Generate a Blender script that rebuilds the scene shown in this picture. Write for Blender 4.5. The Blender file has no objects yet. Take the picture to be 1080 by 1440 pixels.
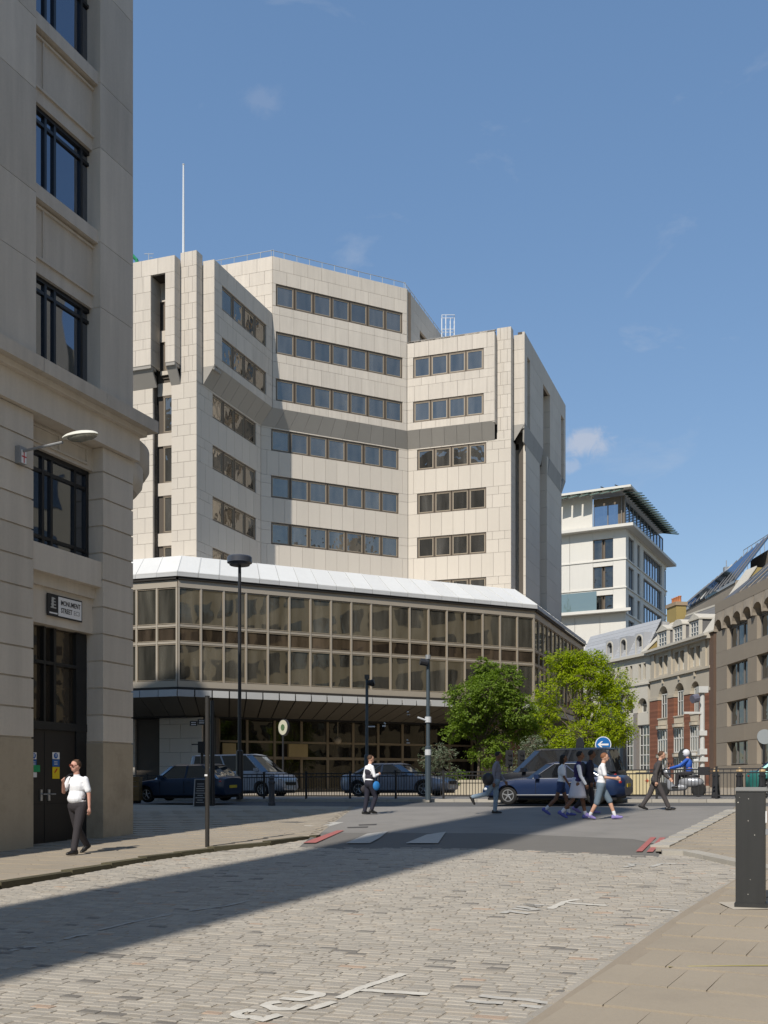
import bpy, bmesh, math, random
from mathutils import Vector, Matrix, Euler
from mathutils.noise import noise as pnoise
R = math.radians
scene = bpy.context.scene
COL = scene.collection
# ------------------------------------------------------------------ camera, light, exposure
FPX, HY, EYE = 1435.0, 1103.0, 1.77
cam_d = bpy.data.cameras.new('camera'); cam = bpy.data.objects.new('camera', cam_d); COL.objects.link(cam)
cam.location = (0, 0, EYE); cam.rotation_euler = (R(90), 0, 0)
cam_d.sensor_fit = 'HORIZONTAL'; cam_d.sensor_width = 36; cam_d.lens = 36*FPX/1080
cam_d.shift_y = (HY-720)/1080; cam_d.clip_start = 0.1; cam_d.clip_end = 3000
scene.camera = cam
SUN_AZ, SUN_EL = 25.5, 44.0           # shadows run towards SUN_AZ (clockwise from +Y)
world = bpy.data.worlds.new('World'); scene.world = world; world.use_nodes = True
wn = world.node_tree.nodes; wl = world.node_tree.links; wn.clear()
w_out = wn.new('ShaderNodeOutputWorld'); w_bg = wn.new('ShaderNodeBackground'); w_sky = wn.new('ShaderNodeTexSky')
w_sky.sky_type = 'NISHITA'; w_sky.sun_disc = False
w_sky.sun_elevation = R(SUN_EL); w_sky.sun_rotation = R(180+SUN_AZ)
w_sky.air_density = 1.0; w_sky.dust_density = 0.0; w_sky.ozone_density = 2.5
w_bg.inputs['Strength'].default_value = 0.14
w_gam = wn.new('ShaderNodeGamma'); w_gam.inputs[1].default_value = 0.5
# thin wisps of cirrus mixed into the sky
w_tc = wn.new('ShaderNodeTexCoord'); w_map = wn.new('ShaderNodeMapping'); w_n = wn.new('ShaderNodeTexNoise')
w_map.inputs['Scale'].default_value = (2.2, 2.2, 5.0); w_map.inputs['Rotation'].default_value = (0.3, 0.25, 0.5)
w_n.inputs['Scale'].default_value = 2.6; w_n.inputs['Detail'].default_value = 8; w_n.inputs['Roughness'].default_value = 0.6
w_n.inputs['Distortion'].default_value = 0.6
w_r = wn.new('ShaderNodeMapRange'); w_r.inputs['From Min'].default_value = 0.60; w_r.inputs['From Max'].default_value = 0.86
w_r.inputs['To Min'].default_value = 0.0; w_r.inputs['To Max'].default_value = 0.4
w_mix = wn.new('ShaderNodeMix'); w_mix.data_type = 'RGBA'; w_mix.inputs['B'].default_value = (4.4, 4.6, 4.9, 1)
w_hs = wn.new('ShaderNodeHueSaturation'); w_hs.inputs['Saturation'].default_value = 1.57; w_hs.inputs['Hue'].default_value = 0.507; w_hs.inputs['Value'].default_value = 2.03
wl.new(w_tc.outputs['Generated'], w_map.inputs['Vector']); wl.new(w_map.outputs['Vector'], w_n.inputs['Vector'])
wl.new(w_n.outputs['Fac'], w_r.inputs['Value']); wl.new(w_r.outputs['Result'], w_mix.inputs['Factor'])
wl.new(w_sky.outputs['Color'], w_gam.inputs[0]); wl.new(w_gam.outputs[0], w_hs.inputs['Color']); wl.new(w_hs.outputs['Color'], w_mix.inputs['A'])
base_c = w_mix.outputs['Result']
for (cx, cy, rad, amt) in ((818, 622, .030, .55), (800, 655, .014, .28), (372, 143, .022, .11)):   # small fair weather cloud puffs
    dv = Vector(((cx-540)/FPX, 1, (HY-cy)/FPX)).normalized()
    d_ = wn.new('ShaderNodeVectorMath'); d_.operation = 'SUBTRACT'; d_.inputs[1].default_value = dv; wl.new(w_tc.outputs['Generated'], d_.inputs[0])
    sq = wn.new('ShaderNodeVectorMath'); sq.operation = 'MULTIPLY'; sq.inputs[1].default_value = (1, 1, 1.9); wl.new(d_.outputs[0], sq.inputs[0])
    ln_ = wn.new('ShaderNodeVectorMath'); ln_.operation = 'LENGTH'; wl.new(sq.outputs[0], ln_.inputs[0])
    nz = wn.new('ShaderNodeTexNoise'); nz.inputs['Scale'].default_value = 55; nz.inputs['Detail'].default_value = 7; nz.inputs['Roughness'].default_value = .62; nz.inputs['Distortion'].default_value = .7; wl.new(w_tc.outputs['Generated'], nz.inputs['Vector'])
    ma = wn.new('ShaderNodeMath'); ma.operation = 'MULTIPLY_ADD'; ma.inputs[1].default_value = rad*1.7; ma.inputs[2].default_value = -rad*.85; wl.new(nz.outputs['Fac'], ma.inputs[0])
    sb_ = wn.new('ShaderNodeMath'); sb_.operation = 'ADD'; wl.new(ln_.outputs['Value'], sb_.inputs[0]); wl.new(ma.outputs[0], sb_.inputs[1])
    mr_ = wn.new('ShaderNodeMapRange'); mr_.interpolation_type = 'SMOOTHSTEP'; mr_.inputs['From Min'].default_value = rad*.25; mr_.inputs['From Max'].default_value = rad; mr_.inputs['To Min'].default_value = amt; mr_.inputs['To Max'].default_value = 0
    wl.new(sb_.outputs[0], mr_.inputs['Value']); mm_ = wn.new('ShaderNodeMix'); mm_.data_type = 'RGBA'; mm_.inputs['B'].default_value = (4.4, 4.4, 4.7, 1)
    wl.new(mr_.outputs[0], mm_.inputs['Factor']); wl.new(base_c, mm_.inputs['A']); base_c = mm_.outputs['Result']
wl.new(base_c, w_bg.inputs['Color']); wl.new(w_bg.outputs['Background'], w_out.inputs['Surface'])
sun_d = bpy.data.lights.new('sun', 'SUN'); sun = bpy.data.objects.new('sun', sun_d); COL.objects.link(sun)
sun_d.energy = 4.9; sun_d.angle = R(0.55); sun_d.color = (1.0, 0.94, 0.85)
sdir = Vector((math.sin(R(SUN_AZ))*math.cos(R(SUN_EL)), math.cos(R(SUN_AZ))*math.cos(R(SUN_EL)), -math.sin(R(SUN_EL))))
sun.rotation_euler = sdir.to_track_quat('-Z', 'Y').to_euler(); sun.location = (-20, -40, 60)
scene.view_settings.view_transform = 'Standard'; scene.view_settings.look = 'None'
scene.view_settings.exposure = 0.0; scene.view_settings.gamma = 1.0; scene.view_settings.use_curve_mapping = False
scene.cycles.max_bounces = 6; scene.cycles.use_denoising = True

rng = random.Random(7)
# ------------------------------------------------------------------ helpers
def V2(x, y): return Vector((x, y))
A_ = V2(.3827, .9239); B_ = V2(.8965, .4431); C_ = V2(.9472, -.3206); D_ = V2(.3584, .9336)
def gz(x, y):                          # height of the ground (a street rising away from the camera)
    n = .03*y + .02*x
    d = .42*x + .907*y - 37.5
    return n - .0326*max(0.0, d)
def G(px, py, dz=0.0):                 # pixel of the photograph -> point on the near ground plane
    u = (px-540)/FPX; v = (py-HY)/FPX
    Y = (EYE-dz)/(v+.03+.02*u)
    if .42*u*Y+.907*Y-37.5 > 0:        # beyond the crease
        Y = (EYE-dz-.0326*37.5)/(v+.03+.02*u-.0326*(.42*u+.907))
    return V2(u*Y, Y)
def PX(px, Y): return V2((px-540)/FPX*Y, Y)
def ZZ(py, Y): return EYE+(HY-py)*Y/FPX

def N(nt, t, **kw):
    n = nt.nodes.new(t)
    for k, v in kw.items():
        if k in n.inputs.keys(): n.inputs[k].default_value = v
        else: setattr(n, k, v)
    return n
MATS = {}
def material(name, col, rough=.8, spec=.3, metal=0, var=.0, nscale=1.2, namp=.0, fscale=25, famp=.0, bump=.0, bscale=40,
             streak=.0, sscale=1.5, dirt=None, dirt_amt=0, hue=.0, stops=None, emit=None, alpha=None):
    """procedural material: base colour + per-piece value variation + cloudy noise + fine grain + vertical streaks"""
    if name in MATS: return MATS[name]
    m = bpy.data.materials.new(name); m.use_nodes = True; nt = m.node_tree; L = nt.links
    b = nt.nodes['Principled BSDF']
    b.inputs['Roughness'].default_value = rough; b.inputs['Specular IOR Level'].default_value = spec
    b.inputs['Metallic'].default_value = metal
    geo = N(nt, 'ShaderNodeNewGeometry'); pos = geo.outputs['Position']
    # value factor
    def add(a, bsock=None, val=0.0, op='ADD'):
        n = N(nt, 'ShaderNodeMath', operation=op); L.new(a, n.inputs[0])
        if bsock is not None: L.new(bsock, n.inputs[1])
        else: n.inputs[1].default_value = val
        return n.outputs[0]
    one = N(nt, 'ShaderNodeValue'); one.outputs[0].default_value = 1.0; fac = one.outputs[0]
    rnd = None
    if var or stops or hue:
        oi = N(nt, 'ShaderNodeObjectInfo'); at = N(nt, 'ShaderNodeAttribute', attribute_name='rnd')
        s = add(oi.outputs['Random'], at.outputs['Fac']); rnd = add(s, None, 1.0, 'FRACT')
    if var:
        c = add(rnd, None, -.5); c = add(c, None, 2*var, 'MULTIPLY'); fac = add(fac, c)
    if namp:
        n = N(nt, 'ShaderNodeTexNoise', Scale=nscale, Detail=6.0, Roughness=.65); L.new(pos, n.inputs['Vector'])
        c = add(n.outputs['Fac'], None, -.5); c = add(c, None, 2*namp, 'MULTIPLY'); fac = add(fac, c)
    if famp:
        n = N(nt, 'ShaderNodeTexNoise', Scale=fscale, Detail=5.0, Roughness=.7); L.new(pos, n.inputs['Vector'])
        c = add(n.outputs['Fac'], None, -.5); c = add(c, None, 2*famp, 'MULTIPLY'); fac = add(fac, c)
    if streak:
        mp = N(nt, 'ShaderNodeMapping'); mp.inputs['Scale'].default_value = (sscale, sscale, sscale*.08)
        L.new(pos, mp.inputs['Vector'])
        n = N(nt, 'ShaderNodeTexNoise', Scale=3.0, Detail=6.0, Roughness=.6); L.new(mp.outputs[0], n.inputs['Vector'])
        c = add(n.outputs['Fac'], None, -.5); c = add(c, None, 2*streak, 'MULTIPLY'); fac = add(fac, c)
    if stops:
        cr = N(nt, 'ShaderNodeValToRGB'); cr.color_ramp.interpolation = 'CONSTANT'
        els = cr.color_ramp.elements
        els[0].position = stops[0][0]; els[0].color = (*stops[0][1], 1)
        els[1].position = stops[1][0]; els[1].color = (*stops[1][1], 1)
        for p_, c_ in stops[2:]:
            e = els.new(p_); e.color = (*c_, 1)
        L.new(rnd, cr.inputs['Fac']); base = cr.outputs['Color']
    else:
        rgb = N(nt, 'ShaderNodeRGB'); rgb.outputs[0].default_value = (*col, 1); base = rgb.outputs[0]
    if dirt is not None:
        n = N(nt, 'ShaderNodeTexNoise', Scale=.9, Detail=8.0, Roughness=.7); L.new(pos, n.inputs['Vector'])
        mr = N(nt, 'ShaderNodeMapRange'); mr.inputs['From Min'].default_value = .5; mr.inputs['From Max'].default_value = .75
        mr.inputs['To Max'].default_value = dirt_amt; L.new(n.outputs['Fac'], mr.inputs['Value'])
        mx = N(nt, 'ShaderNodeMix', data_type='RGBA'); L.new(mr.outputs[0], mx.inputs['Factor'])
        L.new(base, mx.inputs['A']); mx.inputs['B'].default_value = (*dirt, 1); base = mx.outputs['Result']
    mul = N(nt, 'ShaderNodeVectorMath', operation='SCALE'); L.new(base, mul.inputs[0]); L.new(fac, mul.inputs['Scale'])
    L.new(mul.outputs[0], b.inputs['Base Color'])
    if bump:
        n = N(nt, 'ShaderNodeTexNoise', Scale=bscale, Detail=5.0, Roughness=.6); L.new(pos, n.inputs['Vector'])
        bp = N(nt, 'ShaderNodeBump', Strength=bump, Distance=.02); L.new(n.outputs['Fac'], bp.inputs['Height'])
        L.new(bp.outputs[0], b.inputs['Normal'])
    if emit: b.inputs['Emission Color'].default_value = (*emit[0], 1); b.inputs['Emission Strength'].default_value = emit[1]
    MATS[name] = m
    return m
def glass(name, tint, refl, body, rough=.02, wav=.15, wscale=.8, curtain=0.0):
    """window seen from outside: a dark interior behind a coated, slightly wavy reflecting sheet"""
    if name in MATS: return MATS[name]
    m = bpy.data.materials.new(name); m.use_nodes = True; nt = m.node_tree; L = nt.links; nt.nodes.clear()
    out = N(nt, 'ShaderNodeOutputMaterial'); mix = N(nt, 'ShaderNodeMixShader')
    dif = N(nt, 'ShaderNodeBsdfDiffuse'); glo = N(nt, 'ShaderNodeBsdfGlossy')
    glo.inputs['Color'].default_value = (*tint, 1); glo.inputs['Roughness'].default_value = rough
    geo = N(nt, 'ShaderNodeNewGeometry')
    oi = N(nt, 'ShaderNodeObjectInfo')
    off = N(nt, 'ShaderNodeVectorMath', operation='SCALE'); cb = N(nt, 'ShaderNodeCombineXYZ')
    for i in range(3): L.new(oi.outputs['Random'], cb.inputs[i])
    off.inputs['Scale'].default_value = 37.0; L.new(cb.outputs[0], off.inputs[0])
    ad = N(nt, 'ShaderNodeVectorMath', operation='ADD'); L.new(geo.outputs['Position'], ad.inputs[0]); L.new(off.outputs[0], ad.inputs[1])
    n = N(nt, 'ShaderNodeTexNoise', Scale=wscale, Detail=2.0); L.new(ad.outputs[0], n.inputs['Vector'])
    bp = N(nt, 'ShaderNodeBump', Strength=wav, Distance=.3); L.new(n.outputs['Fac'], bp.inputs['Height'])
    L.new(bp.outputs[0], glo.inputs['Normal'])
    mp = N(nt, 'ShaderNodeMapping'); mp.inputs['Scale'].default_value = (1.5, 1.5, .22); L.new(ad.outputs[0], mp.inputs['Vector'])
    n2 = N(nt, 'ShaderNodeTexNoise', Scale=1.1, Detail=3.0); L.new(mp.outputs[0], n2.inputs['Vector'])
    cr = N(nt, 'ShaderNodeMapRange'); cr.inputs['From Min'].default_value = .3; cr.inputs['From Max'].default_value = .75
    cr.inputs['To Min'].default_value = 1-curtain; cr.inputs['To Max'].default_value = 1+curtain*2.2; L.new(n2.outputs['Fac'], cr.inputs['Value'])
    r2 = N(nt, 'ShaderNodeMath', operation='MULTIPLY_ADD'); L.new(oi.outputs['Random'], r2.inputs[0]); r2.inputs[1].default_value = .7; r2.inputs[2].default_value = .65
    mm = N(nt, 'ShaderNodeMath', operation='MULTIPLY'); L.new(cr.outputs[0], mm.inputs[0]); L.new(r2.outputs[0], mm.inputs[1])
    sc = N(nt, 'ShaderNodeVectorMath', operation='SCALE'); sc.inputs[0].default_value = body; L.new(mm.outputs[0], sc.inputs['Scale'])
    L.new(sc.outputs[0], dif.inputs['Color'])
    lw = N(nt, 'ShaderNodeFresnel'); lw.inputs['IOR'].default_value = 1.5
    fr = N(nt, 'ShaderNodeMath', operation='MULTIPLY_ADD'); L.new(lw.outputs[0], fr.inputs[0]); fr.inputs[1].default_value = 1-refl; fr.inputs[2].default_value = refl
    L.new(fr.outputs[0], mix.inputs['Fac']); L.new(dif.outputs[0], mix.inputs[1]); L.new(glo.outputs[0], mix.inputs[2])
    L.new(mix.outputs[0], out.inputs['Surface'])
    MATS[name] = m
    return m

WM = {}
def place(o, parent=None, mw=None):
    mw = mw if mw is not None else Matrix.Identity(4)
    COL.objects.link(o); o.matrix_basis = mw; WM[o.name] = mw.copy()
    if parent is not None:
        o.parent = parent; o.matrix_parent_inverse = WM[parent.name].inverted()
    return o
def thing(name, label, cat, loc=(0, 0, 0), group=None):
    o = bpy.data.objects.new(name, None); o['label'] = label; o['category'] = cat
    o.empty_display_size = .3
    if group: o['group'] = group
    return place(o, None, Matrix.Translation(Vector(loc)))
def tag(o, label, cat, group=None):
    o['label'] = label; o['category'] = cat
    if group: o['group'] = group
    return o
class F:
    """vertical frame: u runs to the right along a facade, n points out of it, z is world height"""
    def __init__(s, p, d, n=None):
        s.p = V2(*p); s.d = V2(*d).normalized(); s.n = V2(s.d.y, -s.d.x) if n is None else V2(*n)
    def pt(s, u, z, w=0):
        q = s.p+s.d*u+s.n*w; return Vector((q.x, q.y, z))
    def u(s, px, w=0):
        r = (px-540)/FPX; p = s.p+s.n*w
        return (r*p.y-p.x)/(s.d.x-r*s.d.y)
    def z(s, px, py, w=0):
        q = s.pt(s.u(px, w), 0, w); return ZZ(py, q.y)
    def mat(s, u0, u1, z0, z1, w0, w1):
        c = s.pt((u0+u1)/2, (z0+z1)/2, (w0+w1)/2)
        d = s.d*(u1-u0); n = -s.n*(w1-w0)
        m = Matrix(((d.x, n.x, 0, c.x), (d.y, n.y, 0, c.y), (0, 0, z1-z0, c.z), (0, 0, 0, 1)))
        return m
class MB:
    def __init__(s): s.v = []; s.f = []; s.r = []; s.sm = False
    def quad(s, a, b, c, d, r=0.0):
        i = len(s.v); s.v += [tuple(a), tuple(b), tuple(c), tuple(d)]; s.f.append((i, i+1, i+2, i+3)); s.r.append(r); return s
    def poly(s, pts, r=0.0):
        i = len(s.v); s.v += [tuple(p) for p in pts]; s.f.append(tuple(range(i, i+len(pts)))); s.r.append(r); return s
    def mbox(s, m, r=0.0):
        i = len(s.v)
        for z in (-.5, .5):
            for x, y in ((-.5, -.5), (.5, -.5), (.5, .5), (-.5, .5)): s.v.append(tuple(m @ Vector((x, y, z))))
        for f in ((0, 3, 2, 1), (4, 5, 6, 7), (0, 1, 5, 4), (1, 2, 6, 5), (2, 3, 7, 6), (3, 0, 4, 7)):
            s.f.append(tuple(i+k for k in f)); s.r.append(r)
        return s
    def fb(s, fr, u0, u1, z0, z1, w0, w1, r=0.0): return s.mbox(fr.mat(u0, u1, z0, z1, w0, w1), r)
    def box(s, x0, x1, y0, y1, z0, z1, r=0.0):
        return s.mbox(Matrix(((x1-x0, 0, 0, (x0+x1)/2), (0, y1-y0, 0, (y0+y1)/2), (0, 0, z1-z0, (z0+z1)/2), (0, 0, 0, 1))), r)
    def prism(s, pts, z0, z1):          # pts: list of 2D, counter-clockwise
        n = len(pts); i = len(s.v)
        s.v += [(p[0], p[1], z0) for p in pts]+[(p[0], p[1], z1) for p in pts]
        s.f.append(tuple(i+k for k in range(n-1, -1, -1))); s.f.append(tuple(i+n+k for k in range(n)))
        for k in range(n): s.f.append((i+k, i+(k+1) % n, i+n+(k+1) % n, i+n+k))
        s.r += [0.0]*(n+2); return s
    def hexa(s, a, b):                  # a: 4 points, b: 4 points opposite
        i = len(s.v); s.v += [tuple(p) for p in a]+[tuple(p) for p in b]
        for f in ((3, 2, 1, 0), (4, 5, 6, 7), (0, 1, 5, 4), (1, 2, 6, 5), (2, 3, 7, 6), (3, 0, 4, 7)):
            s.f.append(tuple(i+k for k in f)); s.r.append(0.0)
        return s
    def tube(s, pts, rad, seg=10, cap=True, sq=(1, 1)):
        pts = [Vector(p) for p in pts]; n = len(pts)
        rr = rad if isinstance(rad, (list, tuple)) else [rad]*n
        i0 = len(s.v)
        ref = None
        for k, p in enumerate(pts):
            t = (pts[min(k+1, n-1)]-pts[max(k-1, 0)])
            if t.length < 1e-9: t = Vector((0, 0, 1))
            t.normalize()
            if ref is None: ref = Vector((0, 0, 1)) if abs(t.z) < .9 else Vector((1, 0, 0))
            a = t.cross(ref)
            if a.length < 1e-4: ref = Vector((0, 1, 0)); a = t.cross(ref)
            a.normalize(); b = t.cross(a)
            for j in range(seg):
                an = 2*math.pi*j/seg
                s.v.append(tuple(p+a*(math.cos(an)*rr[k]*sq[0])+b*(math.sin(an)*rr[k]*sq[1])))
        for k in range(n-1):
            for j in range(seg):
                a = i0+k*seg+j; b = i0+k*seg+(j+1) % seg
                s.f.append((a, b, b+seg, a+seg)); s.r.append(0.0)
        if cap:
            s.f.append(tuple(i0+j for j in range(seg-1, -1, -1))); s.f.append(tuple(i0+(n-1)*seg+j for j in range(seg))); s.r += [0.0, 0.0]
        return s
    def lathe(s, c, prof, seg=20, axis=None, a0=0, a1=2*math.pi):   # prof: (r, h) pairs along axis
        m = Matrix.Translation(Vector(c))
        if axis is not None: m = m @ Vector((0, 0, 1)).rotation_difference(Vector(axis)).to_matrix().to_4x4()
        full = abs(a1-a0-2*math.pi) < 1e-6; ns = seg if full else seg+1
        i0 = len(s.v)
        for r, h in prof:
            for j in range(ns):
                an = a0+(a1-a0)*j/seg
                s.v.append(tuple(m @ Vector((math.cos(an)*r, math.sin(an)*r, h))))
        for k in range(len(prof)-1):
            for j in range(seg):
                a = i0+k*ns+j; b = i0+k*ns+(j+1) % ns
                s.f.append((a, b, b+ns, a+ns)); s.r.append(0.0)
        if prof[0][0] > 1e-4: s.f.append(tuple(i0+j for j in range(ns-1, -1, -1))); s.r.append(0.0)
        if prof[-1][0] > 1e-4: s.f.append(tuple(i0+(len(prof)-1)*ns+j for j in range(ns))); s.r.append(0.0)
        return s
    def ell(s, c, rx, ry, rz, seg=12, rot=None, ring=8):
        c = Vector(c); i0 = len(s.v); Rm = rot.to_matrix() if rot is not None else Matrix.Identity(3)
        for k in range(ring+1):
            th = math.pi*(k+.0)/ring
            th = min(max(th, .02), math.pi-.02)
            for j in range(seg):
                an = 2*math.pi*j/seg
                s.v.append(tuple(c+Rm @ Vector((rx*math.sin(th)*math.cos(an), ry*math.sin(th)*math.sin(an), rz*math.cos(th)))))
        for k in range(ring):
            for j in range(seg):
                a = i0+k*seg+j; b = i0+k*seg+(j+1) % seg
                s.f.append((a, a+seg, b+seg, b)); s.r.append(0.0)
        s.f.append(tuple(i0+j for j in range(seg))); s.f.append(tuple(i0+ring*seg+j for j in range(seg-1, -1, -1))); s.r += [0.0, 0.0]
        return s
    def limb(s, p0, p1, r0, r1, seg=12):
        p0 = Vector(p0); p1 = Vector(p1); d = (p1-p0); L = d.length
        if L < 1e-6: return s.ell(p0, r0, r0, r0)
        d /= L; pts = []; rr = []
        for k in range(4): a = math.pi/2*(k/4); pts.append(p0-d*(r0*math.cos(a))); rr.append(max(r0*math.sin(a), r0*.05))
        pts.append(p0); rr.append(r0); pts.append(p1); rr.append(r1)
        for k in range(1, 5): a = math.pi/2*(k/4); pts.append(p1+d*(r1*math.sin(a))); rr.append(max(r1*math.cos(a), r1*.05))
        return s.tube(pts, rr, seg)
    def mesh(s, name, mat=None, smooth=False, rnd=False):
        me = bpy.data.meshes.new(name); me.from_pydata(s.v, [], s.f); me.update()
        if mat: me.materials.append(mat)
        if rnd:
            at = me.attributes.new('rnd', 'FLOAT', 'FACE'); at.data.foreach_set('value', s.r)
        if smooth: me.polygons.foreach_set('use_smooth', [True]*len(me.polygons))
        return me
    def obj(s, name, mat=None, parent=None, smooth=False, kind=None, rnd=False, fix=False):
        me = s.mesh(name, mat, smooth, rnd)
        if fix:
            bm = bmesh.new(); bm.from_mesh(me); bmesh.ops.recalc_face_normals(bm, faces=bm.faces); bm.to_mesh(me); bm.free()
        o = bpy.data.objects.new(name, me)
        if kind: o['kind'] = kind
        return place(o, parent)
def auto_smooth(o, ang=35):
    me = o.data; me.polygons.foreach_set('use_smooth', [True]*len(me.polygons))
    try: me.set_sharp_from_angle(angle=R(ang))
    except Exception: pass
    return o
UC = {}
def unit_cube(mat):
    if mat.name not in UC:
        UC[mat.name] = MB().box(-.5, .5, -.5, .5, -.5, .5).mesh('block_'+mat.name, mat)
    return UC[mat.name]
def piece(name, mat, m, parent):
    return place(bpy.data.objects.new(name, unit_cube(mat)), parent, m)
class Pieces:
    """alike pieces of one part: the 300 that show largest become objects, the rest one joined part"""
    def __init__(s, name, mat, parent, limit=295): s.name = name; s.mat = mat; s.parent = parent; s.lim = limit; s.L = []
    def add(s, fr, u0, u1, z0, z1, w0, w1):
        if u1-u0 < .01 or z1-z0 < .01: return
        c = fr.pt((u0+u1)/2, (z0+z1)/2, w1); s.m(fr.mat(u0, u1, z0, z1, w0, w1), c, (u1-u0)*(z1-z0), Vector((fr.n.x, fr.n.y, 0)))
    def m(s, m, c, area, nrm):
        pr = 0
        if c.y > 1:
            px = 540+FPX*c.x/c.y; py = HY-(c.z-EYE)*FPX/c.y
            if -60 < px < 1140 and -80 < py < 1520:
                v = Vector((-c.x, -c.y, EYE-c.z)).normalized(); pr = area*max(0, v.dot(nrm))/(c.y*c.y)
        s.L.append((pr, len(s.L), m))
    def flush(s):
        s.L.sort(key=lambda t: (-t[0], t[1])); near = [t for t in s.L[:s.lim] if t[0] > 0]; rest = s.L[len(near):]
        for t in near: piece(s.name, s.mat, t[2], s.parent)
        if rest:
            mb = MB()
            for t in rest: mb.mbox(t[2], rng.random())
            mb.obj(s.name, s.mat, s.parent, kind='stuff' if len(rest) > 3 else None, rnd=True)
        s.L = []
def clad(P, fr, u0, u1, courses, width=1.15, skip=(), th=.2, gap=.018, w=0.0, e=.012, off=0):
    """panels in courses with staggered joints; skip = (ua, ub, za, zb) openings"""
    for i, (za, zb) in enumerate(courses):
        cuts = [(u0+e, u1-e)]
        for (sa, sb, ka, kb) in skip:
            if ka < (za+zb)/2 < kb:
                nc = []
                for a, b in cuts:
                    if sb <= a or sa >= b: nc.append((a, b)); continue
                    if sa > a+.02: nc.append((a, sa))
                    if sb < b-.02: nc.append((sb, b))
                cuts = nc
        for a, b in cuts:
            n = max(1, round((b-a)/width)); wd = (b-a)/n
            xs = [a+wd*k for k in range(n+1)]
            if n > 1 and (i+off) % 2:
                xs = [a]+[a+wd*(k+.5) for k in range(n)]+[b]
            for x0, x1 in zip(xs, xs[1:]):
                P.add(fr, x0+gap/2, x1-gap/2, za+gap/2, zb-gap/2, w-th, w)
FRAMES = {}
def window(fr, u0, u1, z0, z1, w, parent, fmat, gmat, bead=None, fw=.09, fd=.12, vb=(), hb=(), bw=.05, name='window'):
    """one window: frame mesh (with optional glazing bars), pane as sub-part, bead as sub-part"""
    W, H = u1-u0, z1-z0; key = (round(W, 3), round(H, 3), fmat.name, fw, fd, tuple(vb), tuple(hb), bw)
    if key not in FRAMES:
        mb = MB(); a, b = W/2, H/2
        mb.box(-a, a, 0, fd, -b, -b+fw); mb.box(-a, a, 0, fd, b-fw, b)
        mb.box(-a, -a+fw, .001, fd-.001, -b+fw, b-fw); mb.box(a-fw, a, .001, fd-.001, -b+fw, b-fw)
        for t in vb: x = -a+W*t; mb.box(x-bw/2, x+bw/2, .01, fd-.01, -b+fw, b-fw)
        for t in hb: z = -b+H*t; mb.box(-a+fw, a-fw, .015, fd-.015, z-bw/2, z+bw/2)
        FRAMES[key] = mb.mesh('window_frame', fmat)
    c = fr.pt((u0+u1)/2, (z0+z1)/2, w)
    d, n = fr.d, -fr.n
    m = Matrix(((d.x, n.x, 0, c.x), (d.y, n.y, 0, c.y), (0, 0, 1, c.z), (0, 0, 0, 1)))
    o = place(bpy.data.objects.new(name, FRAMES[key]), parent, m)
    pane = piece('pane', gmat, fr.mat(u0+fw*.6, u1-fw*.6, z0+fw*.6, z1-fw*.6, w-fd*.75, w-fd*.6), o)
    if bead is not None:
        k2 = ('bead', round(W, 3), round(H, 3), bead.name)
        if k2 not in FRAMES:
            mb = MB(); a, b = W/2-fw, H/2-fw; t = .045
            mb.box(-a, a, .02, .07, -b, -b+t); mb.box(-a, a, .02, .07, b-t, b)
            mb.box(-a, -a+t, .021, .069, -b+t, b-t); mb.box(a-t, a, .021, .069, -b+t, b-t)
            FRAMES[k2] = mb.mesh('window_bead', bead)
        place(bpy.data.objects.new('bead', FRAMES[k2]), o, m)
    return o
def sheet(name, poly, dz, mat, kind='structure', parent=None, thick=0.0):
    """flat region draped over the sloping ground (cut at the crease where the slope changes)"""
    bm = bmesh.new(); vs = [bm.verts.new((p[0], p[1], 0)) for p in poly]; bm.faces.new(vs)
    bmesh.ops.bisect_plane(bm, geom=bm.verts[:]+bm.edges[:]+bm.faces[:], plane_co=(0, 37.5/.907, 0), plane_no=(.42, .907, 0))
    bmesh.ops.triangulate(bm, faces=bm.faces)
    for f in bm.faces:
        if f.normal.z < 0: f.normal_flip()
    for v in bm.verts: v.co.z = gz(v.co.x, v.co.y)+dz
    if thick:
        r = bmesh.ops.extrude_face_region(bm, geom=bm.faces[:])
        for v in r['geom']:
            if isinstance(v, bmesh.types.BMVert): pass
        vs = [v for v in r['geom'] if isinstance(v, bmesh.types.BMVert)]
        for v in vs: v.co.z += 0
        # original faces stay as bottom: push them down
        new = set(vs)
        for v in bm.verts:
            if v not in new: v.co.z -= thick
        bmesh.ops.recalc_face_normals(bm, faces=bm.faces)
    me = bpy.data.meshes.new(name); bm.to_mesh(me); bm.free(); me.materials.append(mat)
    o = bpy.data.objects.new(name, me)
    if kind: o['kind'] = kind
    return place(o, parent)
def inside(p, poly):
    x, y = p; c = False; n = len(poly)
    for i in range(n):
        x0, y0 = poly[i]; x1, y1 = poly[i-1]
        if (y0 > y) != (y1 > y) and x < (x1-x0)*(y-y0)/(y1-y0)+x0: c = not c
    return c
def gbox(x, y, d, la, lb, top, h):
    """box lying on the sloping ground: d = 2D direction of its length la, lb across, top above ground, h thick"""
    e = V2(d.y, -d.x); a = d*la; b = -e*lb
    za = gz(x+a.x/2, y+a.y/2)-gz(x-a.x/2, y-a.y/2); zb = gz(x+b.x/2, y+b.y/2)-gz(x-b.x/2, y-b.y/2)
    return Matrix(((a.x, b.x, 0, x), (a.y, b.y, 0, y), (za, zb, h, gz(x, y)+top-h/2), (0, 0, 0, 1)))
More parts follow.
